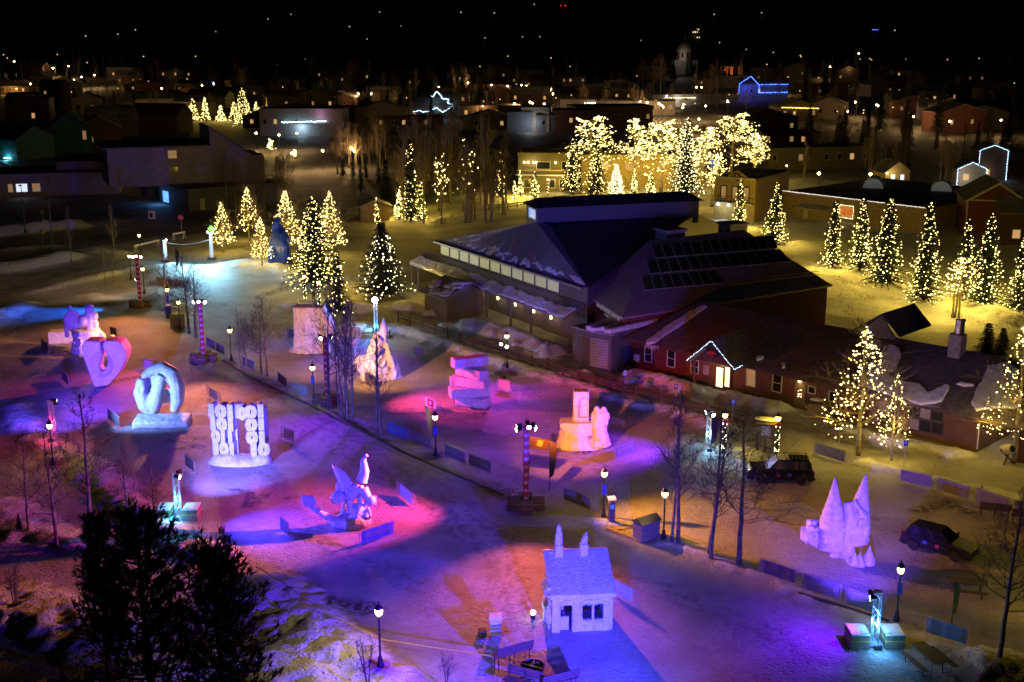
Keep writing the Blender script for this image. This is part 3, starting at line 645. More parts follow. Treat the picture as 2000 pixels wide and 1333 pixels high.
# ================================================================ TOWN
def wallm(name, c): return mat(name, c, .75, var=.25, vs=1.5, bump=.3, bs=6)
TOWNROOF = mat('town_roof', (.05, .05, .055), .8, col2=(.16, .16, .17), vs=.25)
SNOWROOF = mat('snowy_town_roof', (.3, .3, .31), .7, col2=(.06, .06, .06), vs=.2)
def house(label, px, py, w_, d_, h_, rz=0, roof='flat', wall=None, rm=None, rh=2.0, wins=(), name='town_building', cat='building', group=None, base=None, sills=True, chim=False):
    """front-centre foot at the pixel; front looks to -y before the turn; wins: (u, v, w, h, material) measured on the front, u from the middle"""
    p = base or G(px, py)
    t = thing(name, label, cat, p, rz, group); wall = wall or wallm('plain_wall', (.13, .11, .1)); rm = rm or TOWNROOF
    m = MB()
    if roof == 'front':      # gable towards the viewer
        m.ext([(-w_/2, 0, -.5), (w_/2, 0, -.5), (w_/2, 0, h_), (0, 0, h_ + rh), (-w_/2, 0, h_)], (0, d_, 0))
    elif roof == 'side':
        m.ext([(-w_/2, 0, -.5), (-w_/2, d_, -.5), (-w_/2, d_, h_), (-w_/2, d_/2, h_ + rh), (-w_/2, 0, h_)], (w_, 0, 0))
    else: m.box((0, d_/2, h_/2 - .25), (w_, d_, h_ + .5))
    m.obj('wall', wall, t)
    if roof == 'front':
        for s in (-1, 1):
            k = rh / (w_/2); e = .5
            MB().ext([(s*(w_/2 + e), -.5, h_ - k*e + .03), (0, -.5, h_ + rh + .03), (0, d_ + .4, h_ + rh + .03), (s*(w_/2 + e), d_ + .4, h_ - k*e + .03)], (0, 0, .16)).obj('roof', rm, t)
    elif roof == 'side':
        for y0, y1 in ((-.5, d_/2), (d_ + .5, d_/2)):
            z0 = h_ - rh * .5 / (d_/2)
            MB().ext([(-w_/2 - .4, y0, z0 + .03), (w_/2 + .4, y0, z0 + .03), (w_/2 + .4, y1, h_ + rh + .03), (-w_/2 - .4, y1, h_ + rh + .03)], (0, 0, .16)).obj('roof', rm, t)
    else:
        MB().box((0, d_/2, h_ + .02), (w_ - .4, d_ - .4, .1)).obj('roof', rm, t)
        c = MB(); 
        for a, b in (((-w_/2, 0), (w_/2, 0)), ((w_/2, 0), (w_/2, d_)), ((w_/2, d_), (-w_/2, d_)), ((-w_/2, d_), (-w_/2, 0))): c.beam((*a, h_ + .12), (*b, h_ + .12), .3, .4)
        c.obj('parapet', wall, t)
    if chim: MB().box((w_*.25, d_*.5, h_ + rh * .8), (.8, .8, 2)).obj('chimney', wall, t)
    for (u, v, ww, hh, gm_) in wins:
        f = MB(); a = [(u - ww/2, -.02, v), (u + ww/2, -.02, v), (u + ww/2, -.02, v + hh), (u - ww/2, -.02, v + hh)]
        for i in range(4): f.beam(a[i], a[(i + 1) % 4], .12, .12)
        fo = f.obj('window', TRIM, t); MB().box((u, -.012, v + hh/2), (ww - .06, .03, hh - .06)).obj('pane', gm_, fo)
    return t
def sparkle(t, pts, r, m, jit=.05): return bulbs(pts, r, m, t, jit=jit)
GREY = wallm('grey_stucco', (.34, .31, .34)); TEAL = wallm('teal_siding', (.03, .13, .13)); BRN = wallm('brown_siding', (.1, .055, .04)); DRED = wallm('dark_red_siding', (.14, .035, .03))
YEL = wallm('yellow_siding', (.42, .32, .12)); TAN = wallm('tan_stucco', (.33, .25, .13)); CREAM = wallm('cream_front', (.42, .36, .28)); BLUEW = wallm('blue_grey_front', (.2, .23, .3)); BRICK = wallm('brick_red', (.17, .06, .045)); OLIVE = wallm('olive_siding', (.14, .12, .05))
# ---- shops and condominiums on the left
store = house('low grey shop row with lit shopfronts at the left edge', 60, 385, 34, 16, 4.3, R(14), 'flat', GREY, TOWNROOF, wins=[(-11,1,3.2,1.5,WINC),(-7.6,1,1.5,1.5,WIND),(-1.5,1,2.2,1.7,WINC),(1.2,1,1.6,1.7,WIND),(-3.6,1,1.0,1.7,WIND)], name='shop_row')
st2 = house('taller grey shop block with two lit doors beside the shop row', 172, 376, 11.6, 15, 6, R(6), 'flat', GREY, TOWNROOF, wins=[(-2.4,.3,.9,2.0,WIND),(-.6,.3,.9,2.0,WINC),(3.2,1,3.2,1.6,WINW)], name='shop_block')
tm = textmesh('BUS', .9, .03, mat('dull_letters', (.3, .3, .34), .6)); mk('lettering', upright(tm, Matrix.Translation((-3.6, -.05, 3.9)) @ RX90), st2)
house('teal gabled condominium with pale trim behind the shops', 140, 300, 11, 14, 6.5, R(20), 'front', TEAL, TOWNROOF, 4.6, wins=[(3.6,3.5,1.0,2.4,WIND)], name='condominium', chim=True)
tw = house('blue-lit teal wall building at the far left edge', 5, 312, 11, 12, 5.2, R(-28), 'side', TEAL, TOWNROOF, 3.0, name='condominium')
MB().box((2.2, -.35, .5), (2.6, .18, .15)).obj('strip_lamp', mat('cyan_strip', (.8, .9, 1), .4, emit=(.3, .85, 1), es=6, samp=False), tw); point(tw, (2.2, -.8, .6), 260, (.15, .75, 1), .3)
house('dark red tower block rising behind the teal condominium', 78, 275, 7, 8, 12, R(10), 'flat', BRN, TOWNROOF, wins=[(-1.2,6.5,1.0,1.6,WINW)], name='tower_block')
for i, (x, y, ww, rz, lab) in enumerate(((195,292,12,18,'first snowy-roofed condominium right of the teal gable'), (225,268,14,24,'long condominium roof with snow strips above the grey block'), (55,235,12,12,'dark gabled condominium behind the blue-lit wall'), (300,262,16,-10,'dark condominium roof behind the big grey block'))):
    house(lab, x, y, ww, 12, 5.5, R(rz), 'side' if i % 2 else 'front', BRN, SNOWROOF if i < 2 else TOWNROOF, 3.5, wins=[(-2,2,1,1.4,WIND)] if i == 0 else (), name='condominium')
big = thing('office_block', 'big dark grey three-storey block with slanted tower roof', 'building')
c0 = Q(306, 404); c1 = Q(560, 404); 
F0, F1 = Q(306, 404), Q(418, 398); bdv = (F1 - F0).normalized(); bnv = Vector((-bdv.y, bdv.x, 0))
hF = hgt(F0, 290)
prism('wall', GREY, [F0, F1, F1 + bnv * 16, F0 + bnv * 16 - bdv * 8, F0 - bdv * 8 + bnv * 2], 3.8, hF, big)
slab('roof', TOWNROOF, [Vector((p.x, p.y, hF + .35)) for p in (F0 - bnv * .3, F1 - bnv * .3, F1 + bnv * 16, F0 + bnv * 16 - bdv * 9, F0 - bdv * 9)], .3, big)
T0, T1 = F1 + bnv * .4, Q(520, 396); tdv = (T1 - T0).normalized(); hT = hgt(T0, 250); hT1 = hgt(T1, 304)
MB().ext([T0, T1, T1 + Vector((0, 0, hT1)), T1.lerp(T0, .22) + Vector((0, 0, hT1)), T0 + Vector((0, 0, hT))], bnv * 12).obj('tower_wall', GREY, big)
MB().ext([T0 + Vector((0, 0, hT + .02)) - bnv * .3, T1.lerp(T0, .22) + Vector((0, 0, hT1 + .02)) - bnv * .3, T1.lerp(T0, .22) + Vector((0, 0, hT1 + .02)) + bnv * 12.3, T0 + Vector((0, 0, hT + .02)) + bnv * 12.3], (0, 0, .25)).obj('tower_roof', TOWNROOF, big)
wfn = -bnv
for x0, y0, x1, y1, gm_ in ((327,294,346,310,WIND), (330,326,349,339,GLASSD)): window(big, F0, wfn, x0, y0, x1, y1, gm_, TRIM, off=.03)
window(big, T0 - bnv * .03, wfn, 419, 259, 426, 274, WINW, TRIM, off=.03)
for x, y in ((281,383), (288,388), (303,391)): 
    p = Q(x, y); MB().box((p.x, p.y, 1.95), (.7, .7, 3.9)).obj('pillar', mat('dark_pillar', (.05, .05, .055), .8), big)
A0, A1, A2 = Q(314, 398), Q(370, 413), Q(560, 398)
annex = thing('annex', 'flat-roofed olive annex in front of the grey office block', 'building')
bk = [A2 + bnv * 7, A0 + bnv * 6]
prism('wall', wallm('annex_wall', (.12, .13, .11)), [A0, A1, A2, *bk], 0, 3.7, annex); slab('roof', TOWNROOF, [Vector((p.x, p.y, 4.05)) for p in inset([A0, A1, A2, *bk], (A0 + A2) / 2, 1.03)], .35, annex)
adn = Vector(((A1 - A0).y, -(A1 - A0).x, 0)).normalized(); adn = adn if adn.y < 0 else -adn
BSHOP = mat('blue_shop_glow', (.2, .3, .5), .4, emit=(.12, .35, 1), es=1.6, col2=(.05, .08, .3), vs=1.0)
plate('shop_window', BSHOP, wrect(A0, adn, 318, 374, 330, 395), adn, .04, annex); point(annex, A0 + (A1 - A0) * .15 + adn * 1.5 + Vector((0, 0, 1.6)), 90, (.12, .4, 1), .4)
aen = Vector(((A2 - A1).y, -(A2 - A1).x, 0)).normalized(); aen = aen if aen.y < 0 else -aen
plate('service_door', TRIM, wrect(A1, aen, 390, 388, 401, 410), aen, .05, annex)
# ---- buildings right of the hall
ff = Q(1394, 434); fr_ = Q(1472, 441); h0 = hgt(ff, 347)
ffb = thing('false_front_house', 'yellow two-storey false-front house with round wreath in its pediment', 'building')
fd = (fr_ - ff).normalized(); fnn = Vector((fd.y, -fd.x, 0)); fnn = fnn if fnn.y < 0 else -fnn; fw = (fr_ - ff).length
prism('wall', YEL, [ff, fr_, fr_ - fnn * 16, ff - fnn * 16], 0, h0, ffb); slab('roof', TOWNROOF, [Vector((p.x, p.y, h0 + .15)) for p in (ff, fr_, fr_ - fnn * 16, ff - fnn * 16)], .12, ffb)
mid = (ff + fr_) / 2; zz = Vector((0, 0, 1))
MB().ext([ff.lerp(fr_, .3) + zz * h0, ff.lerp(fr_, .78) + zz * h0, ff.lerp(fr_, .78) + zz * (h0 + .5), ff.lerp(fr_, .54) + zz * (h0 + 1.5), ff.lerp(fr_, .3) + zz * (h0 + .5)], -fnn * .5).obj('pediment', YEL, ffb)
MB().beam(ff + zz * (h0 + .1) + fnn * .1, fr_ + zz * (h0 + .1) + fnn * .1, .35, .3).obj('cornice', TRIM, ffb)
rg = ff.lerp(fr_, .54) + zz * (h0 + .35) + fnn * .12; MB().tube([rg + fd * .55 * math.cos(a) + zz * .55 * math.sin(a) for a in [k * .4488 for k in range(15)]], .14, 5).obj('roundel', DWOOD, ffb)
for u in (.22, .5, .78): 
    q = mrect(ff, fd, fw * (u - .07), fw * (u + .07), h0 * .55, h0 * .83); f = MB()
    for i in range(4): f.beam(q[i] + fnn * .04, q[(i + 1) % 4] + fnn * .04, .16)
    fo = f.obj('window', DWOOD, ffb); plate('pane', WIND, q, fnn, .02, fo)
MB().beam(ff + zz * h0 * .47 + fnn * .5, fr_ + zz * h0 * .47 + fnn * .5, 1.0, .25).obj('balcony', TRIM, ffb)
for k in range(14): 
    p = ff.lerp(fr_, k / 13) + fnn * .95; MB().beam(p + zz * h0 * .49, p + zz * (h0 * .49 + .9), .06).obj('baluster', DWOOD, ffb)
MB().beam(ff + zz * (h0 * .49 + .95) + fnn * .95, fr_ + zz * (h0 * .49 + .95) + fnn * .95, .1).obj('handrail', DWOOD, ffb)
for u in (.12, .38): p = ff.lerp(fr_, u) + fnn * .5 + zz * (h0 * .42); MB().box(p, (.35, .25, .3)).obj('shop_lamp', mat('cool_lamp', (.8, .9, 1), .4, emit=(.8, .95, 1), es=9, samp=False), ffb)
point(ffb, ff.lerp(fr_, .25) + fnn * 1.5 + zz * 2.6, 90, (.8, .95, 1), .3)
# long low tan building with a lit eave
D0, D1 = Q(1530, 440), Q(1812, 458); D1 = Q(1810, 408, 4.7); D0 = Q(1530, 374, 4.7); D0.z = D1.z = 0
dd = (D1 - D0).normalized(); dn = Vector((dd.y, -dd.x, 0)); dn = dn if dn.y < 0 else -dn
tanb = thing('tan_hall', 'long flat-roofed tan building with white string lights along its eave', 'building')
prism('wall', TAN, [D0, D1, D1 - dn * 30, D0 - dn * 30], 0, 4.6, tanb); slab('roof', TOWNROOF, [Vector((p.x, p.y, 4.75)) for p in (D0, D1, D1 - dn * 30, D0 - dn * 30)], .12, tanb)
MB().beam(D0 + zz * 4.75 + dn * .1, D1 + zz * 4.75 + dn * .1, .3, .25).obj('cornice', TRIM, tanb)
bulbs(along(D0 + zz * 4.85 + dn * .35, D1 + zz * 4.85 + dn * .35, .22), .06, mat('white_string', (.9, .9, .9), .5, emit=(.95, .85, .8), es=3, samp=False), tanb)
q = mrect(D0, dd, 4.5, 10.5, 2.9, 3.1); MB().ext([p for p in (q[0], q[1], q[1] + dn * 2.2 - zz * .5, q[0] + dn * 2.2 - zz * .5)], (0, 0, .25)).obj('awning', SNOWROOF, tanb)
plate('garage_door', wallm('garage', (.36, .28, .15)), mrect(D0, dd, 6.3, 9.6, .1, 2.4), dn, .05, tanb); plate('door', TRIM, mrect(D0, dd, 4.6, 5.5, .1, 2.3), dn, .05, tanb)
q = mrect(D0, dd, 11.9, 14.6, 1.5, 3.6); po = plate('picture_window', mat('red_gold_display', (.5, .1, .03), .5, emit=(1, .25, .05), es=.4, col2=(.9, .6, .2), vs=2.5), q, dn, .05, tanb)
bulbs([p + dn * .1 for i in range(4) for p in along(q[i], q[(i + 1) % 4], .22)], .06, mat('green_white_bulb', (.8, 1, .8), .5, emit=(.7, 1, .6), es=4, samp=False), po)
for i, (x, y, ln_) in enumerate(((1705,368,4.5), (1838,374,3.0), (1910,385,3.5))):
    p = Q(x, y, 4.8); sk = thing('barrel_skylight', ['largest ribbed barrel skylight nearest the yellow cottage', 'middle small pale barrel skylight on the flat roof', 'right barrel skylight glowing beside the brown gabled house'][i], 'skylight', p, R(-20), 'barrel skylights on the flat roof')
    r_ = 1.7; a_ = [math.pi * k / 10 for k in range(11)]
    MB().ext([(r_ * math.cos(t_), 0, r_ * math.sin(t_)) for t_ in a_], (0, ln_, 0)).obj('glazing', mat('skylight_glass', (.25, .28, .3), .3, emit=(.7, .85, .9), es=.06, var=.3), sk)
    for j in range(int(ln_ / .5) + 1): MB().tube([(1.04 * r_ * math.cos(t_), j * .5, 1.04 * r_ * math.sin(t_)) for t_ in a_], .06, 4).obj('rib', TRIM, sk)
br = house('brown gabled house with pale trim at the right edge', 1940, 470, 8.5, 12, 6.2, R(-12), 'front', DRED, TOWNROOF, 2.6, wins=[(2,3.2,1.7,1.8,WIND),(2.2,.2,1.6,1.9,GLASSD)], name='gabled_house')
for s in (-1, 1): MB().beam((s * 4.3, -.06, 0), (s * 4.3, -.06, 6.2), .18).obj('corner_board', TRIM, br); MB().beam((s * 4.7, -.55, 6.0), (0, -.55, 8.9), .2, .3).obj('barge_board', TRIM, br)
MB().beam((-4.3, -.06, 6.2), (4.3, -.06, 6.2), .18).obj('frieze', TRIM, br)
house('dark timber house with porch rails cut by the right edge', 2010, 480, 9, 8, 5, R(-12), 'side', BRN, SNOWROOF, 2.0, wins=[(-2,1,1.2,1.4,WINW)], name='gabled_house')
ct = house('small yellow cottage with two bright windows', 1752, 362, 5.5, 7, 2.9, R(8), 'front', YEL, TOWNROOF, 2.1, wins=[(-1.1,.8,1.0,1.5,WINC),(1.0,.8,1.0,1.5,WINC)], name='cottage'); point(ct, (-1.5, -1.6, 2.6), 160, (1, .78, .4), .2)
MB().box((-2.6, -.3, 2.6), (.3, .3, .3)).obj('porch_lamp', GLOBE, ct)
for k, (x, y, ww, hh, rh) in enumerate(((1895,362,6,3.5,1.4), (1935,352,6,6.5,1.2))):
    t_ = house(['front gabled house outlined in cool white lights', 'taller gabled house outlined in cool white lights behind'][k], x, y, ww, 6, hh, R(-5), 'front', CREAM if k == 0 else BRN, TOWNROOF, rh, wins=[(-1,1,1.2,1.4,WINW)], name='lit_house', group='houses outlined in cool lights')
    sparkle(t_, along((-ww/2, -.7, 0), (-ww/2, -.7, hh), .35) + along((-ww/2, -.7, hh), (0, -.7, hh + rh), .35) + along((0, -.7, hh + rh), (ww/2, -.7, hh), .35) + along((ww/2, -.7, 0), (ww/2, -.7, hh), .35), .09, BULBC)
    point(t_, (-1.5, -2, 1.8), 130, (1, .85, .7), .3)
pc = house('olive two-storey corner house with porch lamps and balcony', 1064, 375, 11, 10, 7.6, R(-6), 'flat', OLIVE, TOWNROOF, wins=[(-.3,4.6,2.8,1.5,GLASSD),(3.9,4.6,1.0,1.6,GLASSD),(1.5,.8,1.2,1.8,GLASSD),(3.6,.8,1.2,1.8,GLASSD),(-3.6,.8,1.4,1.8,GLASSD)], name='corner_house')
MB().box((0, -.5, 3.5), (11.6, 1.6, .25)).obj('balcony', TRIM, pc); MB().beam((-5.6, -1.2, 4.5), (5.6, -1.2, 4.5), .1).obj('handrail', TRIM, pc)
for u in (-4.2, -3.4, -2.3, -1.8, 2.2): MB().ell((u, -.4, 6.0), (.22, .22, .22), 8).obj('porch_lamp', GLOBE, pc)
point(pc, (-2.5, -1.6, 6.0), 160, (1, .78, .42), .4); point(pc, (2, -2.5, 2.2), 160, (1, .75, .4), .4)
gd = house('yellow arched arcade building behind the brightest lit trees', 1255, 366, 26, 12, 6.5, R(3), 'flat', YEL, TOWNROOF, wins=[(-8,3.6,1.4,1.6,WINW),(-3,3.6,1.4,1.6,WIND),(4,3.6,1.4,1.6,WIND),(9,3.6,1.4,1.6,WINW)], name='arcade_building')
for u in (-9, -4.5, 0, 4.5, 9): MB().tube([(u + 1.7 * math.cos(a), -.1, .3 + 2.4 * math.sin(a)) for a in [math.pi * k / 8 for k in range(9)]], .15, 5).obj('arch', TRIM, gd)
hut = house('small brown snow-topped hut by the lit spruces', 733, 432, 5, 4, 2.6, R(12), 'front', wallm('hut_wood', (.24, .17, .08)), SNOWROOF, 1.0, name='hut')
# ---- the far town
rows = [(40,186,20,4,12,'flat',BRN,'long warm-lit building at the far left'),(120,182,16,4,8,'side',BRN,'far left lodge with orange lit windows'),(590,266,26,8,10,'flat',GREY,'long flat-roofed shop with bright blue-white lit veranda'),
 (255,170,14,6,10,'side',BRN,'far snow-roofed lodge beside the ski ramp lights'),(700,240,30,5,14,'flat',BRN,'long dark flat roof left of the blue-outlined house'),(850,232,16,6,12,'side',BRN,'house outlined in bright blue-white lights'),
 (960,236,22,5,10,'flat',BRN,'low dark brick block right of the blue-outlined house'),(1015,258,8,6,10,'flat',BLUEW,'pale blue-grey false-front shop'),(1045,258,9,7.5,10,'flat',CREAM,'cream false-front shop with two lit windows'),(1075,258,9,5,10,'flat',BLUEW,'low grey shop between cream and brick fronts'),(1115,258,12,6.5,12,'flat',BRICK,'dark brick shop right of the grey shop'),
 (1200,252,26,7,14,'flat',BRN,'broad dark flat roof behind the tallest lit tree'),(1160,222,26,5,10,'flat',GREY,'low grey roof beside the floodlit yard'),(1240,225,30,5,12,'flat',GREY,'wide dull roof below the far street lamps'),(1490,195,22,7,10,'side',BLUEW,'far house outlined in blue lights'),
 (1500,268,18,6,12,'front',BRN,'dark gabled house with pale window row'),(1560,238,14,5,12,'front',BRN,'house with yellow icicle lights on its eave'),(1545,290,16,4,10,'flat',BRN,'dim brown shed right of the lit trees'),(1600,332,26,5,10,'flat',OLIVE,'olive flat-roofed store behind the tan hall'),
 (1655,165,12,7,10,'front',BRN,'far gabled chalet with lit peak'),(1745,178,14,6,10,'front',BRN,'far dark chalet on the right'),(1955,212,16,8,12,'front',CREAM,'large pale gabled lodge at the far right'),(1855,205,14,6,10,'side',BRN,'dark lodge left of the pale gabled lodge'),
 (660,160,24,7,8,'flat',BRN,'far hotel with rows of small lit windows'),(560,220,16,6,10,'side',BRN,'dark chalet above the lit veranda'),(620,222,14,7,10,'front',BRN,'dark gabled chalet with arched window'),(880,208,14,5,10,'side',BRN,'dark cabin right of the blue outline roof'),(750,205,14,5,10,'side',GREY,'dim cabin with pale roof in mid town'),(800,255,22,4,12,'flat',BRN,'dark flat block in front of the blue-outlined house'),
 (1340,205,30,4,10,'flat',GREY,'long low building below the domed church'),(1430,150,14,6,8,'side',BRICK,'far orange-lit brick house'),(430,205,18,5,10,'side',BRN,'dark house behind the blue lit tree'),(330,215,14,5,10,'front',BRN,'house with yellow lit roof edge'),(1035,205,16,5,10,'side',BRN,'dim house below the far lamps in the middle'),(1120,168,14,5,9,'side',GREY,'far roof under a lamp in the upper middle'),(1010,168,14,5,9,'front',BRN,'far brown gable in the upper middle'),(905,165,14,5,9,'side',BRN,'far brown house among bare trees')]
random.seed(3); TB = {}
for (x, y, ww, hh, d_, rf, wm, lab) in rows:
    wins = []
    nwin = max(2, int(ww / 3.2))
    for k in range(nwin):
        if random.random() < .6: wins.append((-ww/2 + (k + .5) * ww / nwin, hh * .45, 1.1, 1.5, random.choice((WINW, WIND, WIND, GLASSD, GLASSD))))
    TB[lab] = house(lab, x, y, ww, d_, hh, R(random.uniform(-12, 12)), rf, wm, random.choice((TOWNROOF, TOWNROOF, SNOWROOF)), 2.4, wins=wins)
for k in range(115):
    x = random.uniform(20, 1980); y = random.choice((random.uniform(152, 205), random.uniform(200, 262)))
    if (230 < y and (1080 < x < 1500 or x < 420)) or (y > 185 and (770 < x < 930 or 1420 < x < 1600 or 990 < x < 1150)) or (y > 160 and 1290 < x < 1380): continue
    ww = random.uniform(9, 18); hh = random.uniform(3.5, 6.5); rf = random.choice(('side', 'front', 'flat'))
    wm = random.choice((BRN, GREY, CREAM, OLIVE, BRICK)); lab = 'dim %s %s house in the %s of the far town' % ({'brown_siding': 'brown', 'grey_stucco': 'grey', 'cream_front': 'pale', 'olive_siding': 'olive', 'brick_red': 'brick'}[wm.name], {'side': 'long-ridged', 'front': 'gabled', 'flat': 'flat-roofed'}[rf], 'far left' if x < 400 else 'left middle' if x < 800 else 'middle' if x < 1200 else 'right middle' if x < 1600 else 'far right') + (' front rows' if y > 205 else ' back rows')
    house(lab, x, y, ww, 9, hh, R(random.uniform(-25, 25)), rf, wm, random.choice((TOWNROOF, SNOWROOF, SNOWROOF)), 2.4, wins=[(u, hh * .4, 1.1, 1.4, random.choice((WINW, WIND, GLASSD, GLASSD))) for u in (-ww * .25, ww * .22)], group='far town houses', name='town_house')
def g2(t, pts, r, m): sparkle(t, pts, r, m, jit=.1)
def gable_line(w_, h_, rh, st=.6, y=-.8): return along((-w_/2, y, h_), (0, y, h_ + rh), st) + along((0, y, h_ + rh), (w_/2, y, h_), st)
t_ = TB['house outlined in bright blue-white lights']
zig = [(-8,2.5),(-5.5,3),(-4.5,2.4),(-1.5,2.8),(.5,4),(2.8,2.3),(6.5,4.6),(6.3,5.2),(4.5,5.6),(5,7),(2.6,7.2),(2.2,8.4),(.6,9.8),(-.6,8),(-1.6,8.2)]
g2(t_, [p for a, b in zip(zig[:-1], zig[1:]) for p in along((a[0], -.8, a[1]), (b[0], -.8, b[1]), .3)], .16, BULBC); point(t_, (0, -3, 4), 300, (.4, .7, 1), .5)
t_ = TB['far house outlined in blue lights']
g2(t_, along((-11, -.8, 3), (-11, -.8, 7), .5) + along((-11, -.8, 7), (-6, -.8, 10.5), .5) + along((-6, -.8, 10.5), (-2, -.8, 6.5), .5) + along((-2, -.8, 6.8), (11, -.8, 7), .5) + along((-2, -.8, 3.2), (11, -.8, 3.4), .5) + along((-2, -.8, 3), (-2, -.8, 6.8), .5), .2, BULBB); point(t_, (-7, -3, 5), 700, (.05, .1, 1), .5)
t_ = TB['long flat-roofed shop with bright blue-white lit veranda']; g2(t_, along((-6, -1.2, 4.2), (8, -1.2, 4.6), .35), .17, mat('icy_bulb', (.9, .9, .9), .5, emit=(.5, .9, 1), es=8, samp=False)); MB().box((1, -1.1, 3.9), (15, 2.4, .25)).obj('veranda', TRIM, t_); point(t_, (0, -2, 2.6), 600, (.55, .85, 1), .5); point(t_, (6, -2, 6.5), 150, (1, .4, .7), .5)
t_ = TB['house with yellow icicle lights on its eave']; g2(t_, along((-7, -.8, 5), (7, -.8, 4.6), .4), .18, mat('yellow_bulb', (.9, .8, .2), .5, emit=(1, .75, .1), es=5, samp=False))
t_ = TB['house with yellow lit roof edge']; g2(t_, gable_line(14, 5, 2.4, .5), .15, BULB)
t_ = TB['far gabled chalet with lit peak']; point(t_, (0, -2, 8), 300, (1, .7, .3), .4)
t_ = TB['low grey roof beside the floodlit yard']; sparkle(t_, along((-4, -1.5, 4), (12, -1.5, 4.4), .9), .3, BULBW); point(t_, (6, -3, 4), 2500, (1, .95, .85), .6)
t_ = TB['long low building below the domed church']; sparkle(t_, along((-10, -1, 3), (4, -1, 3), .5), .16, BULBW); point(t_, (-4, -3, 2.5), 700, (1, .85, .6), .6)
t_ = TB['long warm-lit building at the far left']; point(t_, (-4, -4, 3), 2200, (1, .5, .12), .6); t_ = TB['far left lodge with orange lit windows']; point(t_, (0, -4, 3), 1800, (1, .5, .12), .6)
t_ = TB['cream false-front shop with two lit windows']; point(t_, (0, -3, 3), 200, (1, .9, .8), .4); t_ = TB['pale blue-grey false-front shop']; point(t_, (3, -4, 2.5), 250, (.7, .85, 1), .4)
t_ = TB['far orange-lit brick house']; point(t_, (0, -4, 3), 1600, (1, .4, .1), .5); point(TB['large pale gabled lodge at the far right'], (-6, -5, 3), 500, (1, .75, .45), .5)
# domed church far back
cp = G(1337, 146); dm = thing('domed_church', 'pale domed church tower far behind the town', 'church', cp); s_ = 1.0
MB().box((0, 5, 4), (16, 10, 9)).obj('nave', wallm('church_stone', (.2, .18, .16)), dm); MB().lathe([(4.4, 8), (4.4, 14), (4.8, 14.2), (4.8, 14.8)], 8, (0, 4, 0)).obj('drum', CREAM, dm); MB().lathe([(4.4, 14.8), (4.2, 16.2), (3.4, 18), (2, 19.4), (.5, 20), (.3, 21.5), (.05, 23)], 14, (0, 4, 0)).obj('dome', mat('dome_metal', (.2, .17, .15), .6), dm, smooth=True)
for a in range(8): MB().box((4.15 * math.cos(a * .785 + .39), 4 + 4.15 * math.sin(a * .785 + .39), 11.4), (.2, 1.1, 3), rz=a * .785 + .39).obj('window', GLASSD, dm)
point(dm, (-4, -8, 10), 900, (1, .85, .75), 1)
# lit houses scattered over the mountainside
HS = [(262,61,0),(566,33,0),(745,26,0),(900,26,0),(963,28,0),(1043,14,0),(1100,14,1),(680,55,0),(783,52,0),(945,75,0),(1018,77,0),(1052,75,0),(1252,81,0),(1358,68,2),(1360,60,2),(1366,76,2),(1403,85,0),(1457,98,0),(1485,28,0),(1392,32,0),(1510,105,0),(1550,85,0),(1709,62,3),(1745,62,0),(1672,122,0),(425,65,0),(523,42,0),(234,70,0),(165,72,0),(720,80,0)]
for i, (x, y, k) in enumerate(HS):
    lo, hi = 300.0, 3800.0; d = Q(x, 700, 0); dv = (FW * FPX + Vector((1, 0, 0)) * (x - 1000) - UP * (y - 666.5)).normalized(); tt = 500.0; pp = None
    while tt < 3900:
        pp = Vector((0, 0, H)) + dv * tt
        if pp.z <= gz(pp) + 2: break
        tt += 8
    s_ = tt / 1200
    em = [WINW, mat('red_glow', (.5, .02, .02), .5, emit=(1, .03, .03), es=3), WINW, mat('blue_glow', (.1, .1, .5), .5, emit=(.1, .15, 1), es=3)][k]
    lab = {0: 'small lit house on the black mountainside', 1: 'red-lit house high on the black mountainside', 2: 'bright many-windowed house above the domed church', 3: 'blue-lit house on the dark hill at upper right'}[k]
    t_ = thing('hillside_house', lab, 'house', (pp.x, pp.y, gz(pp)), random.uniform(-.4, .4), 'lit houses on the mountainside')
    MB().box((0, 2 * s_, 1.5 * s_), (6 * s_, 4 * s_, 5 * s_)).obj('wall', BRN, t_); MB().ext([(-3.4 * s_, -.3 * s_, 4 * s_), (3.4 * s_, -.3 * s_, 4 * s_), (0, -.3 * s_, 5.6 * s_)], (0, 4.6 * s_, 0)).obj('roof', TOWNROOF, t_)
    wlit = mat('far_window_%d' % k, (.5, .4, .2), .4, emit=[(1, .8, .5), (1, .03, .03), (1, .8, .45), (.12, .18, 1)][k], es=[.9, 2.2, 1.3, 2.2][k], samp=False)
    for u in ((random.choice((-1.6, .2, 1.2)),) if k == 0 else (-2, 0, 2)): MB().box((u * s_, -.05 * s_, 2.4 * s_), (random.uniform(.6, 1.2) * s_, .12, .8 * s_ * (1 if k != 2 else 1.6))).obj('window', wlit, t_)
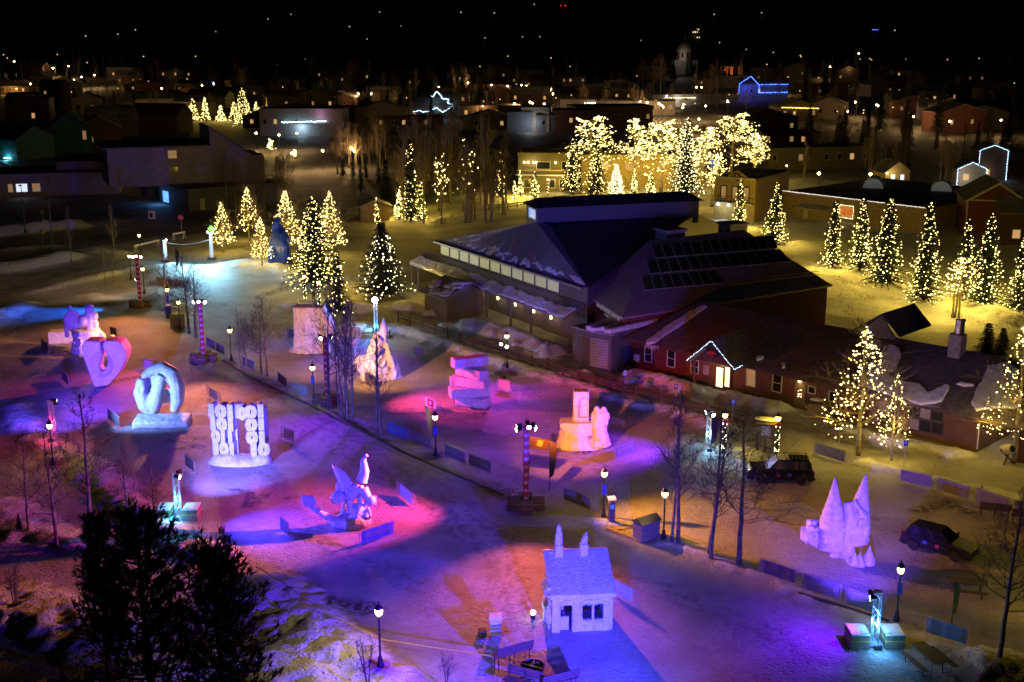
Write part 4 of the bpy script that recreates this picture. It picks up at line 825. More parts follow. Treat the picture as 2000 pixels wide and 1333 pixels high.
# ================================================================ TREES
def rv(rng_, k=1): return Vector((rng_.uniform(-k, k), rng_.uniform(-k, k), rng_.uniform(-k, k)))
def bare(seed, h=8.0, spread=.30, up=.75, nb=30, start=.28, tr=.11, forks=0, tw=.011):
    g = random.Random(seed); T = MB(); Bm = MB(); pts = []
    def limb(p, d, L, r, lev):
        n = 4 if lev < 2 else 3; q = [p.copy()]; dd = d.normalized()
        for i in range(n):
            dd = (dd + rv(g, .22) + Vector((0, 0, .10 * up))).normalized(); q.append(q[-1] + dd * L / n)
        rr = [max(tw * .7, r * (1 - .75 * i / n)) for i in range(n + 1)]
        Bm.tube(q, rr, 4 if lev == 0 else 3, cap=False)
        pts.extend(q[1:])
        if lev < 2:
            for k in range(5 if lev == 0 else 3):
                i = g.randint(1, n); a = q[i] if i < n else q[n - 1].lerp(q[n], g.random())
                side = rv(g, 1); side -= side.dot(dd) * dd
                limb(a, dd * .75 + side.normalized() * .7 + Vector((0, 0, .15)), L * g.uniform(.35, .6), max(tw, r * .5), lev + 1)
    def stem(base, top, r0, nbr, st):
        n = 9; q = []; off = Vector()
        for i in range(n + 1):
            k = i / n; off += rv(g, .05) * (h / 8) * (1 if i else 0); off.z = 0; q.append(base.lerp(top, k) + off)
        T.tube(q, [r0 * (1 - .86 * (i / n)) + .012 for i in range(n + 1)], 7)
        hh = (top - base).z
        for k in range(nbr):
            f = st + (1 - st) * (k + g.random()) / nbr
            i = min(n - 1, int(f * n)); p = q[i].lerp(q[i + 1], f * n - i)
            a = g.uniform(0, 6.283) ; L = hh * spread * (1.12 - f) ** .75 * g.uniform(.7, 1.15)
            d = Vector((math.cos(a), math.sin(a), up * g.uniform(.6, 1.3)))
            limb(p, d, L, max(tw * 1.5, r0 * .34 * (1.1 - f)), 0)
        pts.extend(q[6:])
    if forks:
        for k in range(forks): stem(Vector((g.uniform(-.25, .25), g.uniform(-.25, .25), 0)), Vector((g.uniform(-.12, .12) * h, g.uniform(-.1, .1) * h, h * g.uniform(.85, 1))), tr * .8, nb // forks + 4, start)
    else: stem(Vector(), Vector((g.uniform(-.03, .03) * h, g.uniform(-.03, .03) * h, h)), tr, nb, start)
    return T, Bm, pts
def conifer(seed, h=8.0, r=1.9, dens=1.0, droop=.35, needle=.36):
    g = random.Random(seed); T = MB(); N_ = MB(); tips = []
    T.tube([(0, 0, 0), (0, 0, h * .5), (0, 0, h * .97)], [h * .018, h * .011, .01], 6)
    z = h * .07
    while z < h * .985:
        f = z / h; R_ = r * (1 - f) ** .82 + .06
        nb = max(4, int((6 + 9 * (1 - f)) * dens)); a0 = g.random() * 6.28
        for k in range(nb):
            a = a0 + 6.283 * k / nb + g.uniform(-.2, .2); L = R_ * g.uniform(.62, 1.14); u = Vector((math.cos(a), math.sin(a), 0)); sd2 = Vector((-u.y, u.x, 0))
            n = max(2, int(L / .2)); zz_ = z + g.uniform(-.12, .12)
            for i in range(n):
                t_ = (i + .6) / n; p = u * L * t_ + Vector((0, 0, zz_ - droop * L * t_ * t_ + .12 * L * t_))
                wd = needle * (1.25 - .7 * t_) * g.uniform(.7, 1.2)
                for s in (-1, 1):
                    q = p + (u * .55 + sd2 * s * .9 + Vector((0, 0, g.uniform(-.35, .12)))) * wd
                    N_.add([p - u * wd * .3, p + u * wd * .35 + Vector((0, 0, .05)), q], [(0, 1, 2)])
                N_.add([p + sd2 * wd * .22, p - sd2 * wd * .22, p + u * wd * .8 + Vector((0, 0, g.uniform(-.28, .06)))], [(0, 1, 2)])
            tips.append(u * L * g.uniform(.88, 1.0) + Vector((0, 0, zz_ - droop * L + .12 * L)))
            if L > .8: tips.append(u * L * .6 + Vector((0, 0, zz_ - droop * L * .36 + .2)))
        z += (.17 + .15 * (1 - f)) * (h / 8) / max(.7, dens) ** .5
    tips.append(Vector((0, 0, h)))
    return T, N_, tips
def bulbset(pts, n, r, seed, m):
    g = random.Random(seed); b = MB()
    for p in (g.sample(pts, min(n, len(pts)))): b.octa(tuple(p + rv(g, .06)), r * g.choice((.55, .7, .85, 1.0, 1.15, 1.5)))
    return b.mesh('string_lights', m)
BP = []                                   # bare prototypes
for i, kw in enumerate((dict(spread=.26, up=.9), dict(spread=.33, up=.6, nb=34), dict(spread=.24, up=1.1, nb=26), dict(spread=.4, up=.45, nb=30, start=.3), dict(spread=.28, up=.8, forks=2), dict(spread=.3, up=1.0, forks=3, nb=36), dict(spread=.40, up=.62, nb=46, start=.2))):
    T, B_, pt = bare(100 + i, **kw); BP.append((T.mesh('trunk', BARK, True), B_.mesh('branches', TWIG), pt, T.mesh('trunk', BARKG, True), B_.mesh('branches', TWIGP)))
CPr = []
for i, (r, d) in enumerate(((1.7, 1.0), (1.45, .9), (2.1, 1.05), (1.2, .9))):
    T, N_, tp = conifer(200 + i, 8.0, r, d); CPr.append((T.mesh('trunk', DARKBARK), N_.mesh('needles', NEEDLE), tp))
def bare_tree(px, py, top, k, label, group=None, s=None, pale=False, rz=None, name='bare_tree', wide=1.0):
    p = G(px, py); h_ = hgt(p, top); T, B_, pt, TP, BB = BP[k % 7]; sc_ = h_ / 8
    return inst([('trunk', TP if pale else T), ('branches', BB if pale else B_)], name, label, 'tree', p - Vector((0, 0, .1)), rz if rz is not None else random.uniform(0, 6), (sc_ * wide, sc_ * wide, sc_), group)
LITW = (1, .65, .08)
def lit(t, h_, e, r, col=LITW, n=3):     # the glow of that tree's own strings
    for k in range(n):
        a = -1.57 + (k - (n - 1) / 2) * 1.5; point(t, (r * math.cos(a), r * math.sin(a), 8 * (.28 + .2 * (k % 2))), e / n, col, .5, 'string_glow')
def lit_conifer(px, py, top, k, nb, label, group='lit spruces', e=300, br=.075, wide=1.0, m=None, seed=0):
    p = G(px, py); h_ = hgt(p, top); T, N_, tp = CPr[k % 4]; sc_ = h_ / 8
    t = inst([('trunk', T), ('needles', N_, 'stuff')], 'lit_spruce', label, 'tree', p, random.uniform(-.5, .5), (sc_ * wide, sc_ * wide, sc_), group)
    mk('string_lights', bulbset(tp, nb, br / sc_, seed + nb + int(px), m or BULB), t, kind='stuff'); lit(t, h_, e, 2.0); return t
def conecloud(n, seed, r0=2.2, z0=1.7):    # strings thrown over the whole crown, denser at its edge
    g = random.Random(seed); out = []
    for _ in range(n):
        k = g.random() ** 1.35; a = g.uniform(0, 6.283); rr = r0 * (1 - k) ** .8 * math.sqrt(g.uniform(.12, 1)) + .05; out.append(Vector((rr * math.cos(a), rr * math.sin(a), z0 + (8 - z0) * k + g.uniform(-.25, .1))))
    return out
def lit_bare(px, py, top, k, nb, label, group='lit bare trees', e=300, br=.075, wide=1.0, m=None):
    p = G(px, py); h_ = hgt(p, top); T, B_, pt, TP, BB = BP[k % 7]; sc_ = h_ / 8
    t = inst([('trunk', TP), ('branches', BB)], 'lit_tree', label, 'tree', p, random.uniform(-.5, .5), (sc_ * wide, sc_ * wide, sc_), group)
    mk('string_lights', bulbset(conecloud(nb, int(px), 2.1) if k == 6 else pt, nb, br / sc_, int(px) + nb, m or BULB), t, kind='stuff'); lit(t, h_, e, 1.6); return t
random.seed(11)
# right-hand row of lit spruces behind the hall
for i, (x, y, tp, k, n, wd, lab) in enumerate((
 (1443,446,350,3,150,1.0,'slim lit spruce in front of the yellow false-front house'), (1512,476,358,0,230,1.0,'lit spruce just above the solar roof'), (1625,522,392,1,170,1.0,'lit spruce left of the row, nearest the tan hall'),
 (1678,530,388,1,230,1.0,'second lit spruce of the right-hand row'), (1727,560,384,0,250,1.0,'third lit spruce of the right-hand row, wide at its foot'), (1803,592,398,1,300,1.0,'tallest slim lit spruce in the right-hand row'),
 (1880,580,428,1,150,.9,'small lit spruce left of the twin spruce'), (1921,600,418,0,280,.95,'bright lit spruce right of the chimney smoke'), (1988,610,462,2,260,.9,'lit spruce cut by the right edge'))):
    lit_conifer(x, y, tp, k, n, lab, e=1300, wide=wd * 1.22, br=.066)
lit_bare(1868, 622, 505, 5, 170, 'low lit shrub-like tree beside the twin spruces', e=700, wide=1.7, br=.06)
# lit aspens by the lodge
lit_bare(1676, 890, 640, 6, 330, 'tall lit aspen with pale trunk in front of the lodge', e=600, br=.055, wide=1.25)
lit_bare(1741, 900, 728, 6, 90, 'shorter lit aspen beside the tall one at the lodge', e=220, br=.056, wide=.8)
lit_bare(1980, 905, 625, 6, 300, 'lit aspen cut by the right edge beside the lodge breezeway', e=600, br=.05, wide=1.0)
# lit group left of the hall
for a in ((437,494,396,6,190,'small lit tree beside the yellow crossing sign',.8),(487,470,366,6,178,'slender lit tree left of the blue figure',.8),(512,520,425,6,204,'low lit tree just left of the blue figure',.8),(562,500,372,6,306,'tall lit tree behind the blue figure',.9),(648,500,374,6,280,'lit tree right of the brightest tree',.8)):
    lit_bare(*a[:6], e=520, wide=a[6]*1.25, br=.062)
lit_conifer(617, 562, 385, 2, 640, 'brightest lit spruce right of the blue figure', e=1500, wide=1.5, br=.062)
lit_conifer(598, 530, 420, 0, 240, 'smaller lit spruce behind the brightest spruce', e=500, br=.062)
# broad pine with sparse strings
p = G(748, 582); T, N_, tp = conifer(300, 8, 3.3, 1.0, .12, .5); h_ = hgt(p, 432); s_ = h_ / 8
t_ = inst([('trunk', T.mesh('trunk', DARKBARK)), ('needles', N_.mesh('needles', PINE), 'stuff')], 'lit_pine', 'broad dark pine with looped strings of lights beside the hall', 'tree', p, 0, s_); mk('string_lights', bulbset([q for q in tp if q.z < 6.5], 210, .075 / s_, 5, BULBW), t_, kind='stuff'); lit(t_, h_, 700, 3.4)
lit_conifer(661, 612, 488, 2, 60, 'dark spruce with few lights beside the statues', e=60, wide=.9, br=.085)
lit_conifer(737, 440, 386, 3, 60, 'small lit spruce in front of the brown hut', e=90)
for i, (x, y, tp, k, n, lab) in enumerate(((780,430,368,0,110,'leftmost lit spruce of the riverside clump'),(803,432,272,1,90,'tallest thin-lit spruce of the riverside clump'),(822,430,352,0,140,'bright lit spruce right of the clump'),(797,425,340,3,90,'middle lit spruce of the riverside clump'),
  (978,385,298,1,70,'thin-lit spruce left of the corner house'),(1016,384,333,3,70,'small lit spruce left of the corner house lamps'),(1045,388,332,0,90,'lit spruce in front of the corner house'),(1005,392,355,3,50,'lowest lit spruce by the snowy path'))):
    lit_conifer(x, y, tp, k, n, lab, e=900, br=.095)
lit_bare(862, 438, 305, 1, 60, 'lit bare tree standing on the snowy lawn', e=80, br=.085); lit_bare(908, 436, 276, 4, 30, 'tall bare tree with a few lights on the lawn', e=40, br=.085)
# the blazing grove behind the hall
for i, (x, y, tp, k, n, lab, wd) in enumerate(((1152,378,232,1,559,'left tall lit tree of the blazing grove',1.25),(1243,372,236,0,506,'second lit tree of the blazing grove',1.1),(1290,375,240,1,610,'third lit tree of the blazing grove, dense',1.2),(1360,372,246,5,559,'lit tree right of the brightest weeping tree',1.1),(1425,356,226,1,710,'tallest right lit tree of the blazing grove',1.2),(1475,352,262,0,338,'outer right lit tree of the blazing grove',1.2),(1395,405,300,5,338,'lit tree left of the yellow false-front house',.9))):
    lit_bare(x, y, tp, k, n, lab, 'blazing grove of lit trees', e=750, wide=wd * 1.75, br=.066)
for i, (x, y, tp, k, n, lab, wd) in enumerate(((1117,378,272,0,190,'dark lit spruce at the left of the blazing grove',.95),(1165,382,268,0,180,'second dark lit spruce of the blazing grove',.95),(1203,380,318,2,360,'small dense white-lit spruce of the blazing grove',1.0),(1338,380,230,2,620,'brightest dense weeping lit tree of the blazing grove',.9),(1270,382,330,0,110,'low lit spruce between the grove trees',.9),(1238,380,330,3,90,'thin low lit spruce behind the hall monitor',1.0))):
    lit_conifer(x, y, tp, k, n, lab, 'blazing grove of lit trees', e=700, wide=wd * 1.2, br=.08, m=BULBW if n in (360, 620) else None)
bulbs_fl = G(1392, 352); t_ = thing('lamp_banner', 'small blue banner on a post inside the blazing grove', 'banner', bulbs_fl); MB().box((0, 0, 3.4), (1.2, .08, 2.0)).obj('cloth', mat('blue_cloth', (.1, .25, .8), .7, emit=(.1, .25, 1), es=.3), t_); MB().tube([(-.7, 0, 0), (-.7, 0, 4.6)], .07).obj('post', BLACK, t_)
# far lit group upper left
for i, (x, y, tp, k, n, lab) in enumerate(((345,228,205,3,60,'leftmost cool-lit small spruce of the far clump'),(378,236,192,0,140,'first yellow-lit tree of the far clump'),(402,236,190,3,120,'slim lit tree of the far clump'),(432,238,205,2,140,'low wide lit tree of the far clump'),(458,236,200,2,120,'lit tree left of the tall far spruce'),(476,246,172,0,340,'tall cool-and-warm lit spruce of the far clump'),(502,238,200,2,160,'right lit tree of the far clump'),(527,210,190,0,80,'outer right lit tree of the far clump'))):
    lit_conifer(x, y, tp, k, n, lab, 'far clump of lit trees', e=700, br=.11, wide=1.5, m=BULBC if i == 0 else None)
lit_conifer(418, 190, 160, 1, 60, 'deep blue lit tree above the far clump', e=500, br=.22, m=BULBB)
lit_bare(527, 302, 272, 4, 80, 'lit hedge arch on the grey block roof edge', e=120, br=.1, wide=1.6); lit_bare(575, 312, 292, 4, 60, 'lit shrub right of the hedge arch', e=80, br=.1, wide=1.6)
# ---- bare trees of the plaza
for i, (x, y, tp, k, lab, pale, wd) in enumerate((
 (745,850,655,0,'bare tree at the right end of the lane clump',0,1.0),(735,846,640,2,'slim bare tree beside the last tree of the lane clump',0,.9),(688,822,590,0,'second tall bare tree of the lane clump',0,.9),(680,820,600,2,'leaning bare trunk in the middle of the lane clump',0,.8),(662,808,640,2,'thin bare tree in the lane clump',0,.7),(642,800,560,1,'leftmost tall bare tree of the lane clump',0,.9),(670,815,570,5,'multi-stem bare tree in the lane clump',0,.7),
 (523,736,580,1,'bare tree behind the lane barriers',0,1.0),(511,730,600,3,'smaller bare tree behind the lane barriers',0,1.0),(483,722,615,5,'orange-lit young tree left of the lane trees',1,.9),(471,722,605,2,'orange-lit sapling beside the street lamp',1,.8),
 (322,612,480,4,'pale forked tree beside the black flag',1,.8),(370,652,500,1,'bare tree behind the second candy pole',0,1.2),(383,660,520,3,'bare tree close behind the second candy pole',0,1.2),
 (205,560,480,2,'small bare tree in the blue-lit bed',0,.9),(222,552,490,0,'twin bare tree in the blue-lit bed',0,.8),(225,508,400,0,'pale bare tree beside the left road',1,.7),(140,525,405,2,'thin bare tree between the snow heaps',0,.6),
 (1325,1060,770,0,'left birch pair trunk near the plaza bin',0,1.0),(1312,1058,810,2,'slim birch beside the plaza bin lamp',0,.9),(1385,1088,800,4,'forked bare tree in the plaza strip',0,1.2),(1443,1103,830,3,'right spreading bare tree of the plaza strip',0,1.35),(1952,1283,960,1,'dark bare tree at the right edge',0,1.0),
 (55,1035,850,1,'leftmost bare tree on the near snow bank',0,1.0),(112,1068,835,1,'second bare tree on the near snow bank',0,1.0),(178,1060,770,0,'tall bare tree on the near snow bank',0,1.1),(250,1010,870,2,'small bare tree left of the blue truss tower',0,1.0),(305,1060,895,0,'bare tree beside the blue truss tower',0,1.0),
 (1975,820,700,2,'dim bare tree behind the lodge roof',0,.9))):
    bare_tree(x, y, tp, k, lab, 'bare plaza trees', pale=bool(pale), wide=wd)
for i, (x, y, tp, lab) in enumerate(((720,1345,1240,'small leafless bush below the near street lamp'),(870,1345,1270,'leafless bush at the bottom edge'),(1085,893,862,'tiny twig bush by the dark feather flag'),(30,1180,1100,'scrubby snow-covered bush at the left edge'),(700,330,250,'x'))[:4]):
    bare_tree(x, y, tp, 5, lab, 'leafless bushes', wide=1.3, name='bush')
# ---- bare trees of the river walk and the far streets (nothing tells them apart)
g_ = random.Random(5)
def many(spots, kind, label, group, pale=True):
    for (x, y, hp) in spots:
        if kind == 'b': bare_tree(x, y, y - hp, g_.randint(0, 5), label, group, pale=pale, wide=g_.uniform(.8, 1.2))
        else:
            p = G(x, y); h_ = hgt(p, y - hp); T, N_, tp = CPr[g_.randint(0, 3)]; inst([('trunk', T), ('needles', N_, 'stuff')], 'spruce', label, 'tree', p, g_.uniform(0, 6), h_ / 8, group)
many([(g_.uniform(440, 560), g_.uniform(405, 425), g_.uniform(90, 130)) for _ in range(12)], 'b', 'tall pale aspen in the thicket by the olive annex', 'aspen thicket by the annex')
many([(g_.uniform(790, 1000), g_.uniform(395, 440), g_.uniform(120, 195)) for _ in range(22)], 'b', 'tall bare cottonwood on the dark lawn left of the corner house', 'cottonwoods on the lawn')
many([(g_.uniform(640, 760), g_.uniform(290, 350), g_.uniform(60, 100)) for _ in range(18)], 'b', 'dim bare tree in mid town left of the cottonwoods', 'dim mid-town trees')
many([(g_.uniform(1560, 1990), g_.uniform(300, 360), g_.uniform(70, 120)) for _ in range(14)] + [(1635, 318, 110), (1650, 315, 95), (1590, 320, 60), (1765, 310, 130), (1835, 370, 120), (1850, 372, 110), (1690, 330, 90), (1970, 330, 100), (1930, 335, 90), (1720, 350, 80), (1600, 325, 95)], 'b', 'bare cottonwood on the dark hill street at right', 'cottonwoods at right')
many([(g_.uniform(60, 1990), g_.uniform(165, 235), g_.uniform(30, 62)) for _ in range(210)], 'b', 'far bare street tree in the upper town', 'far street trees', pale=True)
many([(1290, 190, 85), (1275, 185, 70), (1400, 210, 90), (1388, 208, 80), (1970, 165, 60)], 'b', 'large bare tree near the domed church', 'large far trees')
many([(g_.uniform(560, 1000), g_.uniform(175, 240), g_.uniform(28, 62)) for _ in range(100)], 'c', 'dark spruce among the far street lamps', 'far town spruces')
many([(g_.uniform(1560, 2000), g_.uniform(200, 330), g_.uniform(45, 95)) for _ in range(26)], 'c', 'dark spruce on the hill streets at right', 'dark spruces at right')
many([(670, 345, 50), (690, 348, 55), (715, 350, 48), (740, 362, 60), (705, 375, 70), (755, 400, 90), (1770, 360, 75)], 'c', 'dark unlit spruce in the snowy park', 'park spruces')
many([(g_.uniform(0, 420), g_.uniform(155, 235), g_.uniform(25, 50)) for _ in range(14)], 'c', 'dark spruce behind the left condominiums', 'spruces behind condominiums')
# ---- near dark pines and small evergreens
def pine(seed, h=11.0, r=3.6):
    g = random.Random(seed); T = MB(); N_ = MB(); Bk = MB()
    T.tube([(0, 0, 0), (.1, 0, h * .3), (-.1, .1, h * .65), (0, 0, h * .98)], [.24, .19, .11, .02], 8)
    nb = 92
    for k in range(nb):
        f = .2 + .8 * (k / nb) ** .95; a = k * 2.4 + g.uniform(-.4, .4); L = r * (1.08 - f) ** .5 * g.uniform(.55, 1.1) * (.8 if f < .3 else 1)
        u = Vector((math.cos(a), math.sin(a), 0)); p0 = Vector((0, 0, h * f)); q = [p0 + u * L * t_ + Vector((0, 0, L * (.06 * t_ + .38 * t_ * t_))) for t_ in (0, .35, .7, 1)]
        Bk.tube(q, [.06, .045, .03, .012], 4, cap=False)
        for j in range(int(6 + L * 5.2)):
            t_ = g.uniform(.28, 1.02); i = min(2, int(t_ * 3)); b = q[0] + u * L * t_ + Vector((0, 0, L * (.06 * t_ + .38 * t_ * t_))) + rv(g, .42) * (.45 + L * .16)
            ax = (u * .5 + Vector((0, 0, .8)) + rv(g, .5)).normalized()
            for n_ in range(15):
                d = (ax + rv(g, .85)).normalized() * g.uniform(.22, .42); sdw = d.cross(Vector((g.random(), g.random(), g.random()))).normalized() * .034; bb_ = b + ax * g.uniform(-.16, .16)
                N_.add([bb_ - sdw, bb_ + sdw, bb_ + d], [(0, 1, 2)])
    return T, Bk, N_
for i, (x, y, tp, r_, sd0, lab) in enumerate(((300,1425,1000,3.7,1,'left big dark pine in the near corner'),(440,1440,1068,3.3,2,'right big dark pine in the near corner'),(215,1330,1010,2.0,3,'slimmer dark pine behind the near corner pines'))):
    p = Q(x, y); h_ = hgt(p, tp); T, Bk, N_ = pine(sd0, h_, r_)
    inst([('trunk', T.mesh('trunk', DARKBARK)), ('limbs', Bk.mesh('limbs', DARKBARK)), ('needles', N_.mesh('needles', PINE), 'stuff')], 'dark_pine', lab, 'tree', p, 0, 1, 'dark pines in the near corner')
for (x, y, tp, k, lab) in ((38,1035,1003,0,'tiny evergreen sapling on the near snow bank'),(125,1350,1285,1,'small dark spruce at the bottom left'),(1925,705,630,2,'dark juniper clump behind the lodge chimney'),(1955,700,640,2,'second dark juniper behind the lodge chimney'),(1885,690,640,0,'x')):
    if lab == 'x': continue
    p = G(x, y); h_ = hgt(p, tp); T, N_, tpp = CPr[k]; inst([('trunk', T), ('needles', N_, 'stuff')], 'spruce', lab, 'tree', p, 0, (h_ / 8 * (1.9 if 'juniper' in lab else 1.1), h_ / 8 * 1.5, h_ / 8))
# ================================================================ PLAZA
LAMPC = (1, .68, .02)
# ---- acorn street lamps
def lamp_parts():
    base = MB().lathe([(.19, 0), (.19, .18), (.13, .3), (.12, .55), (.085, .62)], 8); pole = MB().lathe([(.06, .55), (.05, 2.75), (.09, 2.8), (.09, 2.88), (.06, 2.92)], 8)
    shade_collar = MB().lathe([(.06, 2.9), (.15, 2.97), (.15, 3.0), (.06, 3.0)], 8); globe = MB().lathe([(.1, 2.92), (.17, 3.02), (.21, 3.2), (.2, 3.32)], 8); cap = MB().lathe([(.22, 3.31), (.2, 3.42), (.12, 3.54), (.05, 3.58), (.05, 3.66), (.015, 3.78)], 8)  # the disc under the globe is added to block light near the pole
    cage = MB()
    for k in range(4): a = k * 1.57 + .78; cage.beam((.11 * math.cos(a), .11 * math.sin(a), 2.9), (.225 * math.cos(a), .225 * math.sin(a), 3.33), .02)
    return [('base', base.mesh('base', BLACK)), ('pole', pole.mesh('pole', BLACK)), ('globe', globe.mesh('globe', GLOBE)), ('cap', cap.mesh('cap', BLACK)), ('shade_collar', shade_collar.mesh('shade_collar', BLACK)), ('cage', cage.mesh('cage', BLACK))]
LP = lamp_parts()
BANN = mat('blue_banner', (.06, .08, .4), .7, var=.3, vs=3)
bann_me = MB().box((.0, -.13, 2.05), (.3, .03, .75)).fix('banner', BANN)
GARL = mat('garland', (.03, .07, .03), .8, var=.5, vs=6)
gm_ = MB(); gb = MB(); g_ = random.Random(8)
for k in range(90):
    a = g_.uniform(0, 6.28); z = g_.uniform(.3, 2.7); gm_.add([(.06 * math.cos(a), .06 * math.sin(a), z), (.06 * math.cos(a + .5), .06 * math.sin(a + .5), z + .1), (.2 * math.cos(a + .25), .2 * math.sin(a + .25), z + g_.uniform(-.1, .15))], [(0, 1, 2)])
gm_.lathe([(.13, .3), (.14, 1.5), (.12, 2.7)], 9, rib=.2, ribn=3, tw=.5)
for k in range(34): a = g_.uniform(0, 6.28); gb.octa((.17 * math.cos(a), .17 * math.sin(a), g_.uniform(.35, 2.6)), .035)
gar_me, gbul_me = gm_.mesh('garland', GARL), gb.mesh('garland_lights', BULBW)
bow_me = MB().ell((.14, -.15, 2.75), (.15, .07, .1), 8, ry=.5).ell((-.14, -.15, 2.75), (.15, .07, .1), 8, ry=-.5).beam((0, -.16, 2.75), (.1, -.17, 2.35), .07).beam((0, -.16, 2.75), (-.1, -.17, 2.35), .07).fix('bow', RED)
def lamp(px, py, label, e=230, banner=False, garland=False, s=1.0, col=LAMPC):
    p = G(px, py); t = inst(LP, 'street_lamp', label, 'street lamp', p, 0, s, 'black acorn street lamps')
    if banner: mk('banner', bann_me, t)
    if garland: mk('garland', gar_me, t); mk('garland_lights', gbul_me, t, kind='stuff'); mk('bow', bow_me, t)
    point(t, (0, 0, 3.26), e, col, .12); return t
for a in ((1751,1213,'lit lamp with blue banner beside the right truss tower',1,0),(743,1303,'lit lamp in the near foreground beside the snow bank',0,0),(1296,1053,'lit lamp beside the plaza bin and birches',0,0),(1179,1010,'lit lamp with blue banner beside the ticket machine',1,0),(851,890,'lit lamp with blue banner between lane barriers',1,0),(613,785,'lit lamp beside the lane tree clump',1,0),(452,705,'lit lamp beside the orange-lit saplings',0,0),
 (352,645,'lit lamp behind the slatted bin',0,0),(330,618,'lit lamp with blue banner near the forked pale tree',1,0),(282,574,'dark-shaded lamp right of the first candy pole',0,0),(256,546,'lit lamp left of the first candy pole',0,0),(275,502,'lit lamp at the road edge above the first candy pole',0,0),(104,908,'lit lamp in front of the pink truss tower',0,0),(990,718,'lit lamp behind the twin-flood tripod',0,0),
 (1413,886,'garlanded lamp with red bow left of the notice kiosk',0,1),(1516,892,'garlanded lamp right of the notice kiosk',0,1),(596,590,'left garlanded lamp on the statue mound',0,1),(624,604,'right garlanded lamp on the statue mound',0,1),(591,412,'x',0,0),(1070,382,'garlanded lamp before the corner house',0,1),(1535,352,'lamp above the yellow false-front house',0,0),(857,412,'small lamp by the lawn path',0,0),(2075,1010,'lamp just outside the right edge by the benches',0,0),(2085,1200,'lamp just outside the lower right edge',0,0),(2080,850,'lamp outside the right edge by the lodge',0,0),(-70,640,'unseen lamp added outside the left edge by the blue-lit path',0,0),(1450,868,'x',0,0)):  # unseen left-edge lamp is added for its warm light on the banks
    if a[2] != 'x': lamp(a[0], a[1], a[2], e=0.01 if 'dark-shaded' in a[2] else 1100 if a[1] == 1303 else 270 if a[0] < 1300 or a[1] == 1213 else 440, banner=a[3], garland=a[4], col=(1, .74, .34) if a[1] == 1303 else LAMPC)
# far street lamps (single globes), nothing tells them apart
fl = [MB().tube([(0, 0, 0), (0, 0, 4.2)], .07, 5).mesh('pole', BLACK), MB().octa((0, 0, 4.5), .34).fix('globe', GLOBE)]
FAR = [(670,188),(725,190),(857,178),(884,186),(905,182),(914,170),(960,174),(992,176),(1018,174),(1028,175),(1075,183),(1080,190),(1035,205),(1005,208),(1040,207),(1063,208),(942,212),(795,198),(870,195),(880,203),(1236,210),(1250,204),(1264,206),(1287,208),(1292,211),(1295,214),(1302,194),(1335,209),(1238,176),(1360,178),(1370,178),(1333,215),(1378,212),(1421,204),(1365,236),(1655,222),(1715,212),(1775,226),(1784,231),(1810,222),(1855,240),(1955,224),(1955,238),(1490,170),(1482,168),(1523,168),(1620,150),(1675,136),(395,175),(418,172),(316,180),(290,222),(570,300),(580,262),(630,295),(690,295),(686,290),(545,265),(500,262),(288,226),(1600,340),(1700,343),(700,190),(665,195),(1670,205),(1712,210),(30,142),(80,145),(105,150),(135,148),(160,160),(185,158),(145,165),(60,172),(120,168)]
for (x, y) in FAR:
    p = Q(x, y, 4.5); p.z = gz(p)
    t = inst([('pole', fl[0]), ('globe', fl[1])], 'far_street_lamp', 'small white-globed street lamp far off in the town', 'street lamp', p, 0, max(1, .55 + p.y / 700), 'far town street lamps')
    point(t, (0, 0, 4.5), 1700 * max(1, p.y / 420), (1, .58, .22), .4)
g_ = random.Random(77); dl = [MB().tube([(0, 0, 0), (0, 0, 3)], .06, 4).mesh('pole', BLACK), MB().octa((0, 0, 3.2), .26).fix('globe', mat('amber_globe', (.8, .5, .2), .5, emit=(1, .6, .22), es=2.2, samp=False))]
for k in range(110):
    p = Q(g_.uniform(0, 2000), g_.uniform(128, 225), 3); p.z = gz(p); inst([('pole', dl[0]), ('globe', dl[1])], 'amber_street_lamp', 'dim amber street lamp far off in the upper town', 'street lamp', p, 0, max(1, p.y / 600), 'dim amber street lamps')
